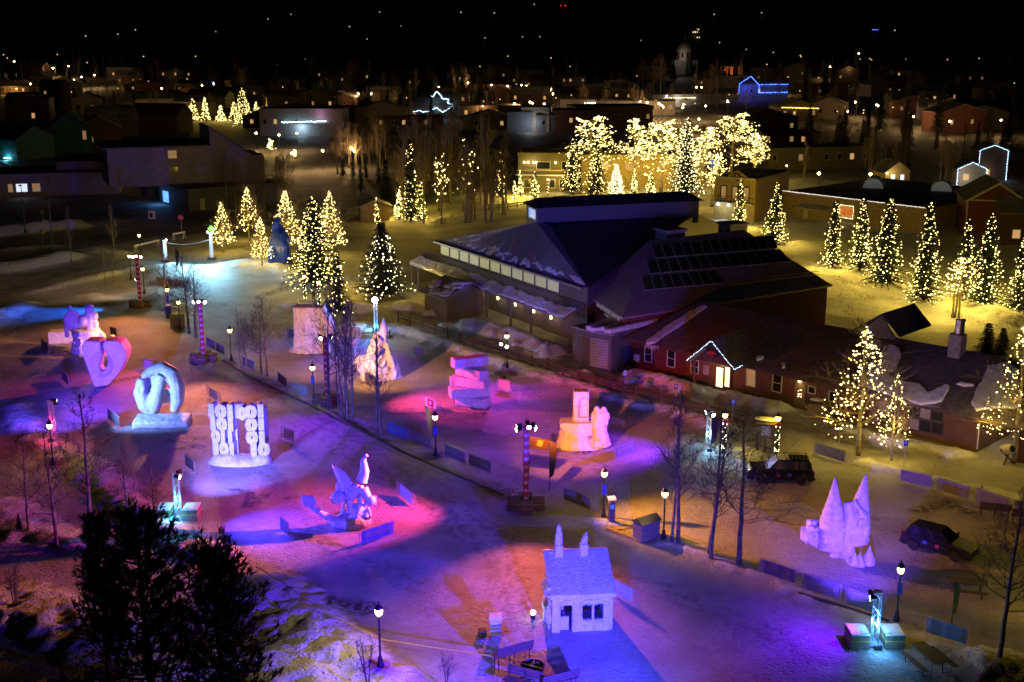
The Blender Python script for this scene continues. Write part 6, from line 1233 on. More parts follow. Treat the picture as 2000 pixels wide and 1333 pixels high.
m = MB(); m.ell((0, .1, .0), (2.6, 1.3, .55), 16).ell((-1.0, 0, .3), (1.2, .8, .45), 12).ell((1.7, 0, .2), (.8, .8, .5), 12); mk('snow_foot', carve(m, 'foot', SNOW, .11, None, 3, .1), t)
for x, ww in ((-1.15, 2.0), (1.5, 1.4)): MB().box((x, .72, 2.2), (ww, .5, 4.3)).obj('backing_wall', SNOW, t)
# diving winged figure
L5 = Loc(690, 1028); m = MB()
J = {k: L5(*v) for k, v in dict(pelvis=(703,952,0), chest=(686,966,-.1), neck=(672,972,-.15), head=(660,972,-.2), hipR=(708,945,.15), kneeR=(715,924,.2), ankR=(713,903,.2), toeR=(721,894,.15), hipL=(712,955,-.2), kneeL=(724,972,-.5), ankL=(713,985,-.5), shL=(684,972,-.45), elL=(688,995,-.6), haL=(682,1012,-.5), shR=(680,975,.3), elR=(672,992,.2), haR=(668,1008,0)).items()}
m.tube([J['neck'], J['chest'], J['pelvis'].lerp(J['chest'], .5), J['pelvis']], [.22, .46, .4, .42], 12); m.ell(J['head'], (.42, .4, .45), 14); m.ell(J['head'] + Vector((.1, .1, .18)), (.42, .4, .32), 12)
m.tube([J['neck'], J['head']], [.2, .2], 8); m.tube([J['hipR'], J['kneeR'], J['ankR'], J['toeR']], [.42, .32, .2, .16], 10); m.tube([J['hipL'], J['kneeL'], J['ankL']], [.38, .28, .22], 10); m.ell(J['kneeL'] + Vector((.1, 0, -.05)), (.36, .3, .38), 10)
m.tube([J['shL'], J['elL'], J['haL']], [.2, .17, .1], 8); m.tube([J['shR'], J['elR'], J['haR']], [.2, .17, .1], 8)
for k in range(10): f_ = k / 9; m.ell(J['pelvis'].lerp(L5(694, 1010, -.2), f_) + Vector((.22, -.2, 0)), (.2, .32, .13), 8, ry=R(30))
for k in range(5): m.tube([J['haL'], J['haL'] + Vector((-.12 + .05 * k, -.1, -.14 - .03 * (k % 3)))], [.045, .03], 5)
m.tube([L5(720, 990, -.2), L5(726, 1005, -.3), L5(718, 1020, -.3)], [.14, .12, .1], 8)
m.ell(L5(690, 1018), (1.3, .9, .7), 14); m.ell(L5(700, 1000), (.7, .6, .7), 10)
for k in range(8): m.ell(L5(655 + k * 4, 1018 + k * .6, -.4), (.14, .34, .3), 8)
t5 = thing('winged_figure', 'snow sculpture of a winged cupid diving with one leg raised', 'snow sculpture', L5.p, 0, 'carved snow sculptures'); mk('figure', carve(m, 's5', SNOW, .055, None, 2, .02, 5), t5)
def wing(base, n, y, spread, name):
    w_ = MB()
    for k in range(n):
        f_ = k / (n - 1); tip = L5(652 + 36 * f_ + spread, 913 + 28 * f_ * f_ + 6 * f_, y); b = base + Vector((.03 * k, 0, .02 * k)); w_.ell((b + tip) / 2 + Vector((0, -.1 * (k % 2), 0)), (.105, .07, (tip - b).length / 2), 8, ry=math.atan2((tip - b).x, (tip - b).z))
    w_.ell(base.lerp(L5(668, 945, y), .4), (.5, .1, .6), 10); mk(name, carve(w_, name, SNOW, .055, None, 1, .0), t5)
wing(L5(677, 966, .1), 9, -.1, 8, 'wing'); wing(L5(672, 966, .4), 6, .5, -2, 'wing')
ar = MB(); a0_, a1_ = L5(660, 1018, -.3), L5(612, 990, -.2); ar.tube([a0_, a1_], [.28, .2], 8)
for k in range(6): ar.ell(a1_.lerp(a0_, k / 9), (.28, .28, .14), 8)
ar.ext([a1_ + Vector((-.05, -.1, 0)), a1_ + Vector((-.6, -.1, .15)), a1_ + Vector((-.75, -.1, .95)), a1_ + Vector((.15, -.1, .8)), a1_ + Vector((.35, -.1, .35))], (0, .22, 0)); ar.ell(a0_, (.5, .4, .4), 10)
mk('arrow', carve(ar, 'arrow', SNOW, .07, None, 2, .03), t5)
mk('snow_stub', MB().lathe([(.2, 0), (.2, .55), (.15, .6)], 10).fix('snow_stub', SNOW), None, Q(731, 985), label='short round snow stub right of the winged figure', cat='snow block')
# stacked turning beams
L6 = Loc(918, 793); t = thing('beam_sculpture', 'snow sculpture of five stacked turning square beams', 'snow sculpture', L6.p, 0, 'carved snow sculptures')
for i, (rz, dx, ln_, wd) in enumerate(((-22, .25, 3.0, 1.3), (14, -.05, 3.6, 1.25), (-24, .0, 3.5, 1.2), (-46, .2, 3.3, 1.15), (26, .0, 3.3, 1.05))):
    me = carve(MB().box((dx, .3 if i == 4 else 0, .45 + i * .9), (ln_, wd, .89), rz=R(rz)), 'snow_beam', SNOW, .08, None, 1, .07, 30 + i); mk('snow_beam', me, t)
# niche pillar and draped couple
L7 = Loc(1135, 872); m = MB(); c = MB()
m.box(L7(1134, 798, .5), (1.25, 1.1, 2.7)); c.lathe([(.42, -.9), (.42, .5), (.3, .75), (.05, .9)], 14, L7(1139, 797, .05))
m.box(L7(1130, 829, .2) , (3.1, 1.7, .5)); m.box(L7(1128, 840, 0), (2.4, 1.5, .7)); m.lathe([(1.65, 0), (1.3, .8), (1.25, 1.4)], 14, L7(1122, 872), sy=.8); m.lathe([(1.5, 0), (.9, .5), (.3, .9)], 12, L7(1150, 876, -.2), sy=.7); m.ell(L7(1108, 866, -.4), (.8, .7, .5), 10)
for k in range(6): m.ell(L7(1136 + k * 3, 866 + k, -.9), (.08, .12, .5), 6, ry=R(-20))
sculpture('orange-lit niche pillar on a carved rock base', L7, carve(m, 's7', SNOW, .08, c, 3, .06, 7))
m = MB(); b_ = L7(1172, 868, -.2)
m.lathe([(.85, 0), (.75, .4), (.5, 1.3), (.52, 1.9), (.6, 2.4), (.45, 2.8)], 16, b_, rib=.1, ribn=6, tw=.12); m.lathe([(.5, .8), (.5, 2.3), (.42, 2.7)], 12, b_ + Vector((-.32, -.1, 0))); m.ell(b_ + Vector((-.35, -.1, 3.0)), (.27, .27, .33), 12); m.ell(b_ + Vector((.22, 0, 2.95)), (.27, .27, .32), 12); m.ell(b_ + Vector((-.55, 0, 2.55)), (.25, .3, .3), 8); m.ell(b_ + Vector((.5, 0, 2.4)), (.22, .3, .4), 8); m.tube([b_ + Vector((-.6, -.2, 2.45)), b_ + Vector((-.3, -.5, 2.1)), b_ + Vector((.2, -.45, 2.3))], [.16, .13, .1], 8); m.tube([b_ + Vector((.55, -.1, 2.4)), b_ + Vector((.5, -.4, 1.9)), b_ + Vector((.1, -.5, 2.0))], [.16, .13, .1], 8)
mk('draped_couple', carve(m, 's7b', SNOW, .065, None, 3, .05, 8), None, L7.p, label='draped embracing figures carved in snow beside the niche pillar', cat='snow sculpture', group='carved snow sculptures')
# ribbed snow trees with a hooded face
L8 = Loc(1645, 1095); t = thing('tree_sculpture', 'purple-lit snow sculpture of ribbed trees and a hooded face', 'snow sculpture', L8.p, 0, 'carved snow sculptures')
def ribcone(b, top, r, n, sx=1.0, belly=.25, mm=None):
    d = top - b; pr = []
    for k in range(n * 2 + 1):
        f_ = k / (n * 2); rr = r * ((1 - f_) ** .85) * (1 + belly * math.sin(math.pi * min(1, f_ * 1.3))) * (1.06 if k % 2 else .95) + .02; pr.append((rr, f_))
    M_ = Matrix.Translation(b) @ Matrix(((1, 0, d.x, 0), (0, 1, d.y, 0), (0, 0, d.z, 0), (0, 0, 0, 1))); return mm.lathe(pr, 18, m=M_, sx=sx)
m = MB(); ribcone(L8(1622, 1070), L8(1620, 937), .95, 11, mm=m); c = MB(); m2_ = m
mk('ribbed_tree', carve(m, 'ribbed_tree', SNOW, .06, None, 0, .05, 9), t)
m = MB(); ribcone(L8(1664, 1058), L8(1679, 930), .95, 11, mm=m, belly=.1); m.ell(L8(1668, 1012, -.55), (.5, .5, .75), 14, ry=R(15)); m.tube([L8(1645, 980, -.3), L8(1650, 1010, -.5), L8(1644, 1050, -.5)], [.3, .34, .25], 10); m.ell(L8(1678, 1030, -.45), (.4, .4, .6), 10)
for k in range(4): m.tube([L8(1654 + k * 6, 975 + k * 7, -.55), L8(1668 + k * 4, 995 + k * 4, -.75)], .12, 6)
c = MB(); c.ell(L8(1667, 1012, -1.05), (.3, .3, .5), 12, ry=R(15)); mk('hooded_face', carve(m, 'hooded_face', SNOW, .06, c, 0, .05, 10), t); MB().ell(L8(1668, 1014, -.85), (.2, .16, .34), 10).ell(L8(1668, 1015, -1.02), (.06, .08, .12), 6).obj('face', SNOW, t, smooth=True)
for (x, y, tpy, r_, yy) in ((1648,1078,1022,.42,-.5),(1672,1098,1072,.36,-.7),(1692,1100,1060,.36,-.5),(1660,1092,1068,.3,-.9)):
    m = MB(); ribcone(L8(x, y, yy), L8(x, tpy, yy), r_, 7, mm=m, belly=.5); mk('small_snow_tree', m.fix('small_snow_tree', SNOW, True), t)
m = MB(); g_ = random.Random(6)
for k in range(16): m.box(L8(g_.uniform(1568, 1602), g_.uniform(1028, 1062), g_.uniform(-.2, .5)), (g_.uniform(.3, .7), g_.uniform(.3, .7), g_.uniform(.3, .8)), rz=g_.random() * 3, rx=g_.random())
for k in range(18): m.ell(L8(1610 + k * 4.5, 1066 + k * 1.9 + g_.uniform(-3, 3), g_.uniform(-.8, .2)), (.35, .35, .28), 8)
mk('snow_rubble', carve(m, 'rubble', SNOW, .08, None, 1, .1, 11), t)
# snow house
HF = Q(1078, 1237); HFR = Q(1197, 1231); hd = (HFR - HF).normalized(); hn_ = Vector((hd.y, -hd.x, 0)); hw_ = (HFR - HF).length; rzh = math.atan2(hd.y, hd.x)
t = thing('snow_house', 'blue-lit carved snow house with door, window and two chimneys', 'snow sculpture', HF, rzh, 'carved snow sculptures'); HD = 3.0; EH = hgt(HF, 1170); RH = 3.55
wl = MB(); dx0, dx1 = hw_ * .14, hw_ * .33; wx0, wx1 = hw_ * .5, hw_ * .84; wz0, wz1 = EH * .32, EH * .78; dz = EH * .78; th = .3
wl.box((dx0 / 2, th / 2, EH / 2), (dx0, th, EH)); wl.box(((dx0 + dx1) / 2, th / 2, (dz + EH) / 2), (dx1 - dx0, th, EH - dz)); wl.box(((dx1 + wx0) / 2, th / 2, EH / 2), (wx0 - dx1, th, EH)); wl.box(((wx0 + wx1) / 2, th / 2, wz0 / 2), (wx1 - wx0, th, wz0)); wl.box(((wx0 + wx1) / 2, th / 2, (wz1 + EH) / 2), (wx1 - wx0, th, EH - wz1)); wl.box(((wx1 + hw_) / 2, th / 2, EH / 2), (hw_ - wx1, th, EH))
mk('front_wall', carve(wl, 'front_wall', SNOW, .055, None, 2, .05, 21), t); MB().box(((wx0 + wx1) / 2, th / 2, (wz0 + wz1) / 2), (.12, .22, wz1 - wz0)).obj('window_mullion', SNOW, t)
for x in (.15, hw_ - .15): MB().ext([(x - .15, th, 0), (x - .15, HD, 0), (x - .15, HD, RH - .1), (x - .15, HD - .4, RH - .1), (x - .15, th, EH)], (.3, 0, 0)).obj('side_wall', SNOW, t)
MB().box((hw_ / 2, HD - .15, RH / 2), (hw_ - .6, .3, RH - .1)).obj('back_wall', SNOW, t)
rf = MB().ext([(-.14, -.18, EH - .05), (-.14, -.18, EH + .22), (-.14, HD - .2, RH + .25), (-.14, HD + .15, RH + .12), (-.14, HD + .15, RH - .12), (-.14, HD - .2, RH - .05)], (hw_ + .28, 0, 0)); mk('roof', carve(rf, 'roof', SNOW, .07, None, 4, .03, 22), t)
for a, b, z0, z1 in ((dx0 - .1, dx1 + .1, 0, dz + .1), (wx0 - .1, wx1 + .1, wz0 - .1, wz1 + .1)):
    f = MB(); f.beam((a, -.03, z0), (a, -.03, z1), .07); f.beam((b, -.03, z0), (b, -.03, z1), .07); f.beam((a, -.03, z1), (a + .3, -.03, z1 + .18), .07); f.beam((a + .3, -.03, z1 + .18), (b - .3, -.03, z1 + .18), .07); f.beam((b - .3, -.03, z1 + .18), (b, -.03, z1), .07)
    if z0 > 0: f.beam((a, -.03, z0), (b, -.03, z0), .09)
    f.obj('casing', SNOW, t)
MB().box(((dx0 + dx1) / 2 - .1, .35, dz * .25), (dx1 - dx0 - .1, .12, dz * .5)).obj('half_door', SNOW, t)
for i, x in enumerate((hw_ * .2, hw_ * .62)):
    co_ = MB().box((x, HD - .55, RH + .35), (.42, .42, .7)).obj('chimney', SNOW, t)
    pr = [(.2, .7), (.24, .9), (.2, 1.1), (.21, 1.3), (.14, 1.5), (.15, 1.65), (.06, 1.85), (.02, 1.95)] if i == 0 else [(.18, .7), (.2, .85), (.18, 1.0), (.12, 1.2), (.03, 1.4)]
    me = MB().lathe(pr, 10, (x, HD - .55, RH)).fix('smoke', SNOW, True)
    if i: 
        for v in me.vertices: v.co.x += .25 * max(0, (v.co.z - RH - .7)) ** 1.2
    mk('carved_smoke', me, co_)
m = MB(); g_ = random.Random(4)
for k in range(26): m.ell((-.05 + g_.uniform(-.12, .08), g_.uniform(.3, 2.8), g_.uniform(.2, 2.6)), (g_.uniform(.12, .25), g_.uniform(.15, .4), g_.uniform(.15, .45)), 8)
mk('carved_gable', carve(m, 'gable_carving', SNOW, .07, None, 1, .1), t)
# rock with a flame finger
L10 = Loc(742, 738); m = MB(); g_ = random.Random(12)
m.lathe([(2.1, 0), (1.9, .8), (1.5, 2.0), (1.0, 3.2), (.55, 4.2), (.3, 4.6)], 11, L10(740, 738), rib=.12, ribn=3, tw=.1, sy=.7); m.ell(L10(708, 712), (.8, .7, .95), 10); m.ell(L10(760, 720, -.3), (.8, .6, .7), 10)
for k in range(30): f_ = g_.random(); m.box(L10(740 + (1 - f_) * g_.uniform(-30, 28), 738 - 78 * f_, g_.uniform(-1, .2)), (.7, .6, .7), rz=g_.random() * 3, rx=g_.random(), ry=g_.random())
m.lathe([(.28, 0), (.36, .5), (.42, .9), (.3, 1.4), (.18, 1.8), (.03, 2.2)], 10, L10(752, 662), rib=.12, ribn=5, tw=.3)
sculpture('tapering rock sculpture with a flame finger on top', L10, carve(m, 's10', SNOW, .09, None, 1, .14, 12))
L11 = Loc(612, 684); m = MB(); m.box(L11(608, 640), (3.2, 1.7, 4.6)); m.ext([L11(*a, -.6) for a in ((625,600),(635,598),(652,630),(657,650),(645,660),(640,684),(625,684))], (0, 1.4, 0)); m.ell(L11(602, 684, -.5), (2.0, 1.2, .8), 12); m.ell(L11(625, 682, -.6), (1.3, .9, .9), 10); m.ell(L11(580, 668, -.4), (.3, .4, .9), 8)
for k in range(24): m.ell(L11(g_.uniform(586, 630), g_.uniform(602, 675), -.85), (g_.uniform(.2, .6), .2, g_.uniform(.3, .8)), 8)
sculpture('rough standing slab sculpture with a sloping blue-lit edge', L11, carve(m, 's11', SNOW, .09, None, 2, .16, 13))
mk('snow_block', snowblk, None, Q(690, 655), label='blue-lit snow block between slab and rock sculptures', cat='snow block', rz=-.3)
# tall blue figure
LB = Loc(547, 516); m = MB(); m.lathe([(1.7, 0), (1.5, 1.2), (1.55, 2.6), (1.35, 4.0), (.8, 5.0), (.35, 5.6), (.1, 5.9)], 14, LB(548, 516), sy=.7, rib=.06, ribn=5); m.tube([LB(558, 516, -.5), LB(560, 480, -.6), LB(552, 455, -.4)], [.7, .75, .5], 10); m.tube([LB(533, 514, -.6), LB(536, 490, -.7), LB(548, 470, -.5)], [.6, .75, .5], 10); m.ell(LB(543, 440), (.55, .5, 1.1), 10, ry=R(20))
mk('blue_figure', carve(m, 'blue_figure', mat('blue_fibreglass', (.008, .06, .62), .35, var=.3, vs=1), .1, None, 5, 0), None, LB.p, label='tall smooth blue hooded figure among lit trees', cat='statue')
# bronze statues on the mound
BRZ = mat('bronze', (.09, .05, .025), .4, metal=.7, var=.3, vs=5)
def statue(px, py, tpy, label, seat):
    p = G(px, py); h_ = hgt(p, tpy); k = h_ / 1.8; m = MB()
    if seat: m.tube([(0, 0, .95), (0, .05, 1.3), (0, 0, 1.5)], [.2, .24, .1], 10); m.tube([(.1, 0, .95), (.15, -.4, .9), (.15, -.45, .1)], [.13, .1, .07], 8); m.tube([(-.1, 0, .95), (-.15, -.42, .85), (-.15, -.5, .1)], [.13, .1, .07], 8); m.lathe([(.55, 0), (.5, .5), (.35, .85)], 10)
    else: m.tube([(0, 0, .9), (0, .02, 1.2), (0, 0, 1.48)], [.19, .22, .1], 10); m.tube([(.1, 0, .92), (.13, -.1, .5), (.16, .02, .04)], [.12, .09, .06], 8); m.tube([(-.1, 0, .92), (-.14, .12, .5), (-.2, .2, .04)], [.12, .09, .06], 8); m.lathe([(.35, 0), (.35, .08)], 10)
    m.ell((0, -.02, 1.65), (.11, .13, .15), 10); m.tube([(.2, 0, 1.4), (.34, -.15, 1.15), (.25, -.35, 1.2)], [.08, .06, .045], 8); m.tube([(-.2, 0, 1.4), (-.36, -.05, 1.1), (-.3, -.25, .95)], [.08, .06, .045], 8); m.tube([(0, 0, 1.45), (0, -.01, 1.6)], .07, 8)
    me = carve(m, 'statue', BRZ, .035, None, 2); o = mk('bronze_statue', me, None, p, label=label, cat='statue', group='bronze statues on the mound'); o.scale = (k, k, k)
statue(613, 588, 566, 'small bronze figure between the garlanded lamps', False); statue(640, 610, 580, 'bronze seated figure right of the garlanded lamps', True)
# ================================================================ VEHICLES
PAINTD = mat('dark_car_paint', (.012, .013, .016), .25, metal=.2, var=.2, vs=2); PAINTB = mat('charcoal_car_paint', (.022, .022, .028), .28, metal=.2, var=.2, vs=2); LENS = mat('head_lens', (.5, .5, .52), .15); TAILL = mat('tail_lens', (.25, .01, .01), .3); RIM = mat('alloy_rim', (.2, .2, .21), .35, metal=.7); DECALR = mat('decal_red', (.5, .04, .1), .5); DECALB = mat('decal_blue', (.05, .12, .5), .5)
def car(p, rz, label, body, cabin, wx, wr, L_, W_, paint, frost=None, rack=False, name='parked_car'):
    t = thing(name, label, 'car', p, rz); w2 = W_ / 2
    def ring(pts, m): 
        n = len(pts); lv = []; 
        prof = [(-1, .0), (-.93, .05), (.93, .05), (1, 0)]
        v = []; fs = []
        for s, ins in ((-1, .0), (1, .0)):
            for x, z in pts: v.append((x, s * (w2 - (.07 if z > .75 else .02)), z))
        fs = [tuple(range(n)), tuple(range(n, 2 * n))[::-1]] + [(i, n + i, n + (i + 1) % n, (i + 1) % n) for i in range(n)]
        return m.add(v, fs)
    bp_ = []
    for i, (x, z) in enumerate(body): bp_.append((x, z))
    arch = []
    for cx in wx[::-1]:
        arch += [(cx + wr * 1.18 * math.cos(a), wr + wr * 1.18 * math.sin(a)) for a in [math.pi * k / 7 for k in range(8)]]
    z0 = .3; low = [(L_ / 2 - .1, z0)]
    for cx in wx[::-1]: low += [(cx + wr * 1.18, z0)] + [(cx + wr * 1.18 * math.cos(math.pi * k / 8), max(z0, wr + wr * 1.12 * math.sin(math.pi * k / 8))) for k in range(9)] + [(cx - wr * 1.18, z0)]
    low += [(-L_ / 2 + .1, z0)]
    me = ring(bp_ + low, MB()).fix('body', paint); mk('body', bevel(me, .035, 2), t)
    # cabin: bottom and top outlines
    (b0, b1, t0, t1, zb, zt) = cabin; wi = w2 - .1; wt = w2 - .27
    cb = [(b0, -wi, zb), (b1, -wi, zb), (b1, wi, zb), (b0, wi, zb), (t0, -wt, zt), (t1, -wt, zt), (t1, wt, zt), (t0, wt, zt)]
    me = MB().add(cb, [(3, 2, 1, 0), (4, 5, 6, 7), (0, 1, 5, 4), (1, 2, 6, 5), (2, 3, 7, 6), (3, 0, 4, 7)]).fix('cabin', paint); mk('cabin', bevel(me, .06, 2), t)
    def glass(ids, m, k=.86, nm='window', sub=None):
        q = [Vector(cb[i]) for i in ids]; 
        if sub: q = [q[0].lerp(q[1], sub[0]), q[0].lerp(q[1], sub[1]), q[3].lerp(q[2], sub[1]), q[3].lerp(q[2], sub[0])]
        c_ = sum(q, Vector()) / 4; n_ = (q[1] - q[0]).cross(q[2] - q[0]).normalized(); n_ = n_ if n_.dot(c_ - Vector((0, 0, (zb + zt) / 2))) > 0 else -n_
        plate(nm, m, [c_ + (x - c_) * k for x in q], n_, .012, t)
    glass((0, 3, 7, 4), frost or GLASSD, .9, 'windscreen'); glass((1, 2, 6, 5), GLASSD, .82, 'rear_window')
    for ids in ((0, 1, 5, 4), (3, 2, 6, 7)):
        for s in ((.04, .38), (.4, .68), (.7, .95)): glass(ids, GLASSD, .86, 'side_window', s)
    if frost: plate('roof_frost', frost, [Vector((t0 + .05, -wt + .1, zt)), Vector((t0 + .9, -wt + .1, zt)), Vector((t0 + .9, wt - .1, zt)), Vector((t0 + .05, wt - .1, zt))], Vector((0, 0, 1)), .02, t); plate('bonnet_frost', frost, [Vector((-L_ / 2 + .15, -w2 + .2, body_z(body, -L_ / 2 + .15))), Vector((b0 - .05, -w2 + .2, body_z(body, b0 - .05))), Vector((b0 - .05, w2 - .2, body_z(body, b0 - .05))), Vector((-L_ / 2 + .15, w2 - .2, body_z(body, -L_ / 2 + .15)))], Vector((0, 0, 1)), .012, t)
    for cx in wx:
        for s in (-1, 1):
            M_ = Matrix.Translation((cx, s * (w2 - .13), wr)) @ Matrix.Rotation(R(90), 4, 'X'); wo = MB().lathe([(wr * .6, -.12), (wr * .95, -.12), (wr, -.08), (wr, .08), (wr * .95, .12), (wr * .6, .12)], 18, m=M_).obj('wheel', RUBBER, t); MB().lathe([(wr * .6, -.10), (wr * .5, -.09), (wr * .12, -.07), (wr * .12, .07), (wr * .5, .09), (wr * .6, .10)], 10, m=M_, rib=.06, ribn=5).obj('rim', RIM, wo)
    for s in (-1, 1):
        MB().box((-L_ / 2 + .06, s * (w2 - .28), .78), (.12, .34, .16)).obj('headlight', LENS, t); MB().box((L_ / 2 - .04, s * (w2 - .16), .95), (.1, .2, .3)).obj('tail_light', TAILL, t); MB().box((b0 + .25, s * (w2 + .08), zb + .1), (.14, .2, .16)).obj('mirror', paint, t)
        MB().box((-.2, s * (w2 - .012), .72), (.24, .03, .22)).obj('door_decal', DECALR, t); MB().box((.62, s * (w2 - .012), .78), (.3, .03, .2)).obj('door_decal', DECALB, t)
        for x in (-.3, .55): MB().box((x, s * (w2 - .05), .93), (.18, .05, .04)).obj('door_handle', BLACK, t)
    MB().box((-L_ / 2 + .02, 0, .6), (.08, W_ * .55, .22)).obj('grille', BLACK, t); MB().box((-L_ / 2, 0, .42), (.18, W_ * .9, .18)).obj('bumper', BLACK, t); MB().box((L_ / 2, 0, .45), (.16, W_ * .9, .2)).obj('bumper', BLACK, t)
    if rack:
        rk = MB()
        for s in (-1, 1): rk.beam((t0 + .5, s * (wt - .02), zt + .12), (t1 - .05, s * (wt - .02), zt + .12), .045)
        for k in range(7): x = t0 + .55 + k * (t1 - t0 - .65) / 6; rk.beam((x, -wt, zt + .12), (x, wt, zt + .12), .04)
        for x in (t0 + .6, t1 - .1):
            for s in (-1, 1): rk.beam((x, s * (wt - .02), zt - .02), (x, s * (wt - .02), zt + .12), .05)
        rk.obj('roof_rack', BLACK, t)
    return t
def body_z(body, x):
    b = sorted(body); 
    for (xa, za), (xb, zb_) in zip(b[:-1], b[1:]):
        if xa <= x <= xb: return za + (zb_ - za) * (x - xa) / max(1e-6, xb - xa)
    return b[0][1]
FROST = mat('frost_film', (.6, .62, .7), .6, var=.3, vs=4)
a_, b2 = Q(1462, 935), Q(1588, 948); cc = (Q(1460, 938) + Q(1588, 940)) / 2
car(Q(1522, 938), R(-6), 'dark off-road car with frosted windscreen and roof rack', [(-2.4, .45), (-2.42, .95), (-2.2, 1.06), (-.95, 1.16), (2.3, 1.18), (2.42, .9), (2.42, .45)], (-.95, 2.3, -.25, 2.05, 1.14, 1.83), (-1.45, 1.45), .4, 4.84, 1.95, PAINTD, FROST, True)
f0, f1 = Q(1785, 1060), Q(1880, 1100)
car(Q(1833, 1078), R(180 - 40), 'dark charcoal hatchback with small pink door sticker', [(-2.25, .45), (-2.3, .75), (-2.1, .9), (-1.0, 1.06), (2.0, 1.1), (2.25, .95), (2.25, .45)], (-1.05, 2.1, -.2, 1.75, 1.04, 1.66), (-1.35, 1.35), .36, 4.5, 1.85, PAINTB)
# ================================================================ FURNITURE
def bench(px, py, rz, label, s=1.0, h_=.45):
    t = thing('bench', label, 'bench', G(px, py), rz, 'slatted plaza benches', s)
    for k in range(4): MB().box((0, -.2 + k * .13, h_), (1.9, .11, .04)).obj('seat_slat', DWOOD, t)
    for k in range(3): MB().box((0, .3 + k * .03, h_ + .18 + k * .15), (1.9, .035, .12), rx=R(-12)).obj('back_slat', DWOOD, t)
    for x in (-.8, 0, .8): MB().tube([(x, -.22, 0), (x, -.2, h_ - .02), (x, .24, h_ - .02), (x, .36, h_ + .55)], .022, 5).tube([(x, .2, 0), (x, .22, h_)], .022, 5).obj('leg_frame', BLACK, t)
bench(1000, 1300, R(208), 'tall dark slatted bench left of the snow house', 1.15, .7); bench(1090, 1345, R(205), 'second dark bench at the bottom edge', 1.1); bench(1020, 1350, R(-28), 'bench plank leaning at the bottom edge', 1.1); bench(1942, 1008, R(163), 'dark bench in front of the far right barriers', 1.1); bench(2005, 1022, R(163), 'dark bench cut by the right edge', 1.1)
p = G(1010, 1296); MB().box((0, 0, .9), (1.2, .6, .05)).obj('table_top', LUMBER, None) if False else None
def picnic(px, py, rz, label, s=1.0):
    t = thing('picnic_table', label, 'picnic table', G(px, py), rz, 'steel-framed picnic tables', s); TOP = mat('table_plank', (.11, .09, .055), .7, var=.25, vs=3)
    for k in range(5): MB().box((-.3 + k * .15, 0, .75), (.145, 1.9, .04)).obj('top_plank', TOP, t)
    for sx_ in (-1, 1):
        for k in (0, 1): MB().box((sx_ * (.68 + k * .14), 0, .45), (.135, 1.9, .04)).obj('seat_plank', TOP, t)
    for y in (-.65, .65): MB().tube([(-.75, y, .43), (-.7, y, .05), (-.3, y, .03), (-.22, y, .72)], .025, 5).tube([(.75, y, .43), (.7, y, .05), (.3, y, .03), (.22, y, .72)], .025, 5).obj('leg_frame', BLACK, t)
picnic(1812, 1305, R(16), 'olive picnic table in the lower right corner', 1.2); picnic(1890, 1160, R(75), 'dim picnic table behind the yellow-green flag', 1.1)
def bin_house(px, py, rz, label, s=1.0, snow=False):
    t = thing('waste_bin', label, 'bin', G(px, py), rz, 'slatted waste bins', s); W_, D_, h_ = 1.35, .8, 1.05
    PLK = mat('bin_plank', (.24, .19, .15), .8, var=.3, vs=5)
    MB().box((0, 0, h_ / 2), (W_ - .08, D_ - .08, h_)).obj('liner', BLACK, t)
    for k in range(9):
        x = -W_ / 2 + (k + .5) * W_ / 9
        for y in (-D_ / 2, D_ / 2): MB().box((x, y, h_ / 2), (W_ / 9 - .02, .03, h_)).obj('plank', PLK, t)
    for k in range(5):
        y = -D_ / 2 + (k + .5) * D_ / 5
        for x in (-W_ / 2, W_ / 2): MB().box((x, y, h_ / 2), (.03, D_ / 5 - .02, h_)).obj('plank', PLK, t)
    MB().ext([(-W_ / 2 - .08, -D_ / 2 - .1, h_ + .01), (-W_ / 2 - .08, D_ / 2 + .1, h_ + .01), (-W_ / 2 - .08, 0, h_ + .32)], (W_ + .16, 0, 0)).obj('lid', mat('bin_lid', (.06, .06, .035), .5), t)
    if snow: MB().ell((-.1, 0, h_ + .25), (.6, .3, .12), 10).obj('lid_snow', BANK, t)
bin_house(1262, 1050, R(35), 'slatted waste bin with olive lid near the birches', 1.15); bin_house(1596, 812, R(-20), 'snow-topped waste bin beside the lodge door', 1.1, True); bin_house(347, 640, R(10), 'slatted bin behind the lamp left of the lane', 1.1)
t = thing('ticket_machine', 'parking ticket machine with solar panel beside the bannered lamp', 'ticket machine', G(1194, 1018), R(10)); bevel(MB().box((0, 0, .7), (.42, .36, 1.4)).obj('body', mat('machine_body', (.05, .05, .06), .5), t).data, .03); MB().box((0, -.19, 1.1), (.26, .02, .3)).obj('screen', mat('machine_blue', (.05, .15, .5), .4, emit=(.1, .3, 1), es=.3), t); MB().tube([(0, 0, 1.4), (0, 0, 1.6)], .04).obj('neck', BLACK, t); MB().box((0, 0, 1.66), (.55, .45, .04), rx=R(20)).obj('solar_panel', mat('solar_pale', (.55, .56, .6), .3), t)
t = thing('ticket_machine', 'dark snow-capped ticket machine beside the forked pale tree', 'ticket machine', G(330, 622), R(5)); bevel(MB().box((0, 0, .75), (.6, .5, 1.5)).obj('body', BLACK, t).data, .03); MB().ell((0, 0, 1.55), (.36, .32, .14), 8).obj('snow_cap', BANK, t)
A_, B_ = G(1186, 1036), G(1252, 1060); MB().beam((0, 0, .1), B_ - A_ + Vector((0, 0, .1)), .3, .2).obj('timber_beam', mat('yellow_timber', (.55, .4, .06), .7, var=.25, vs=4), None, loc=A_, label='yellow timber beam lying on the snow by the bin', cat='timber')
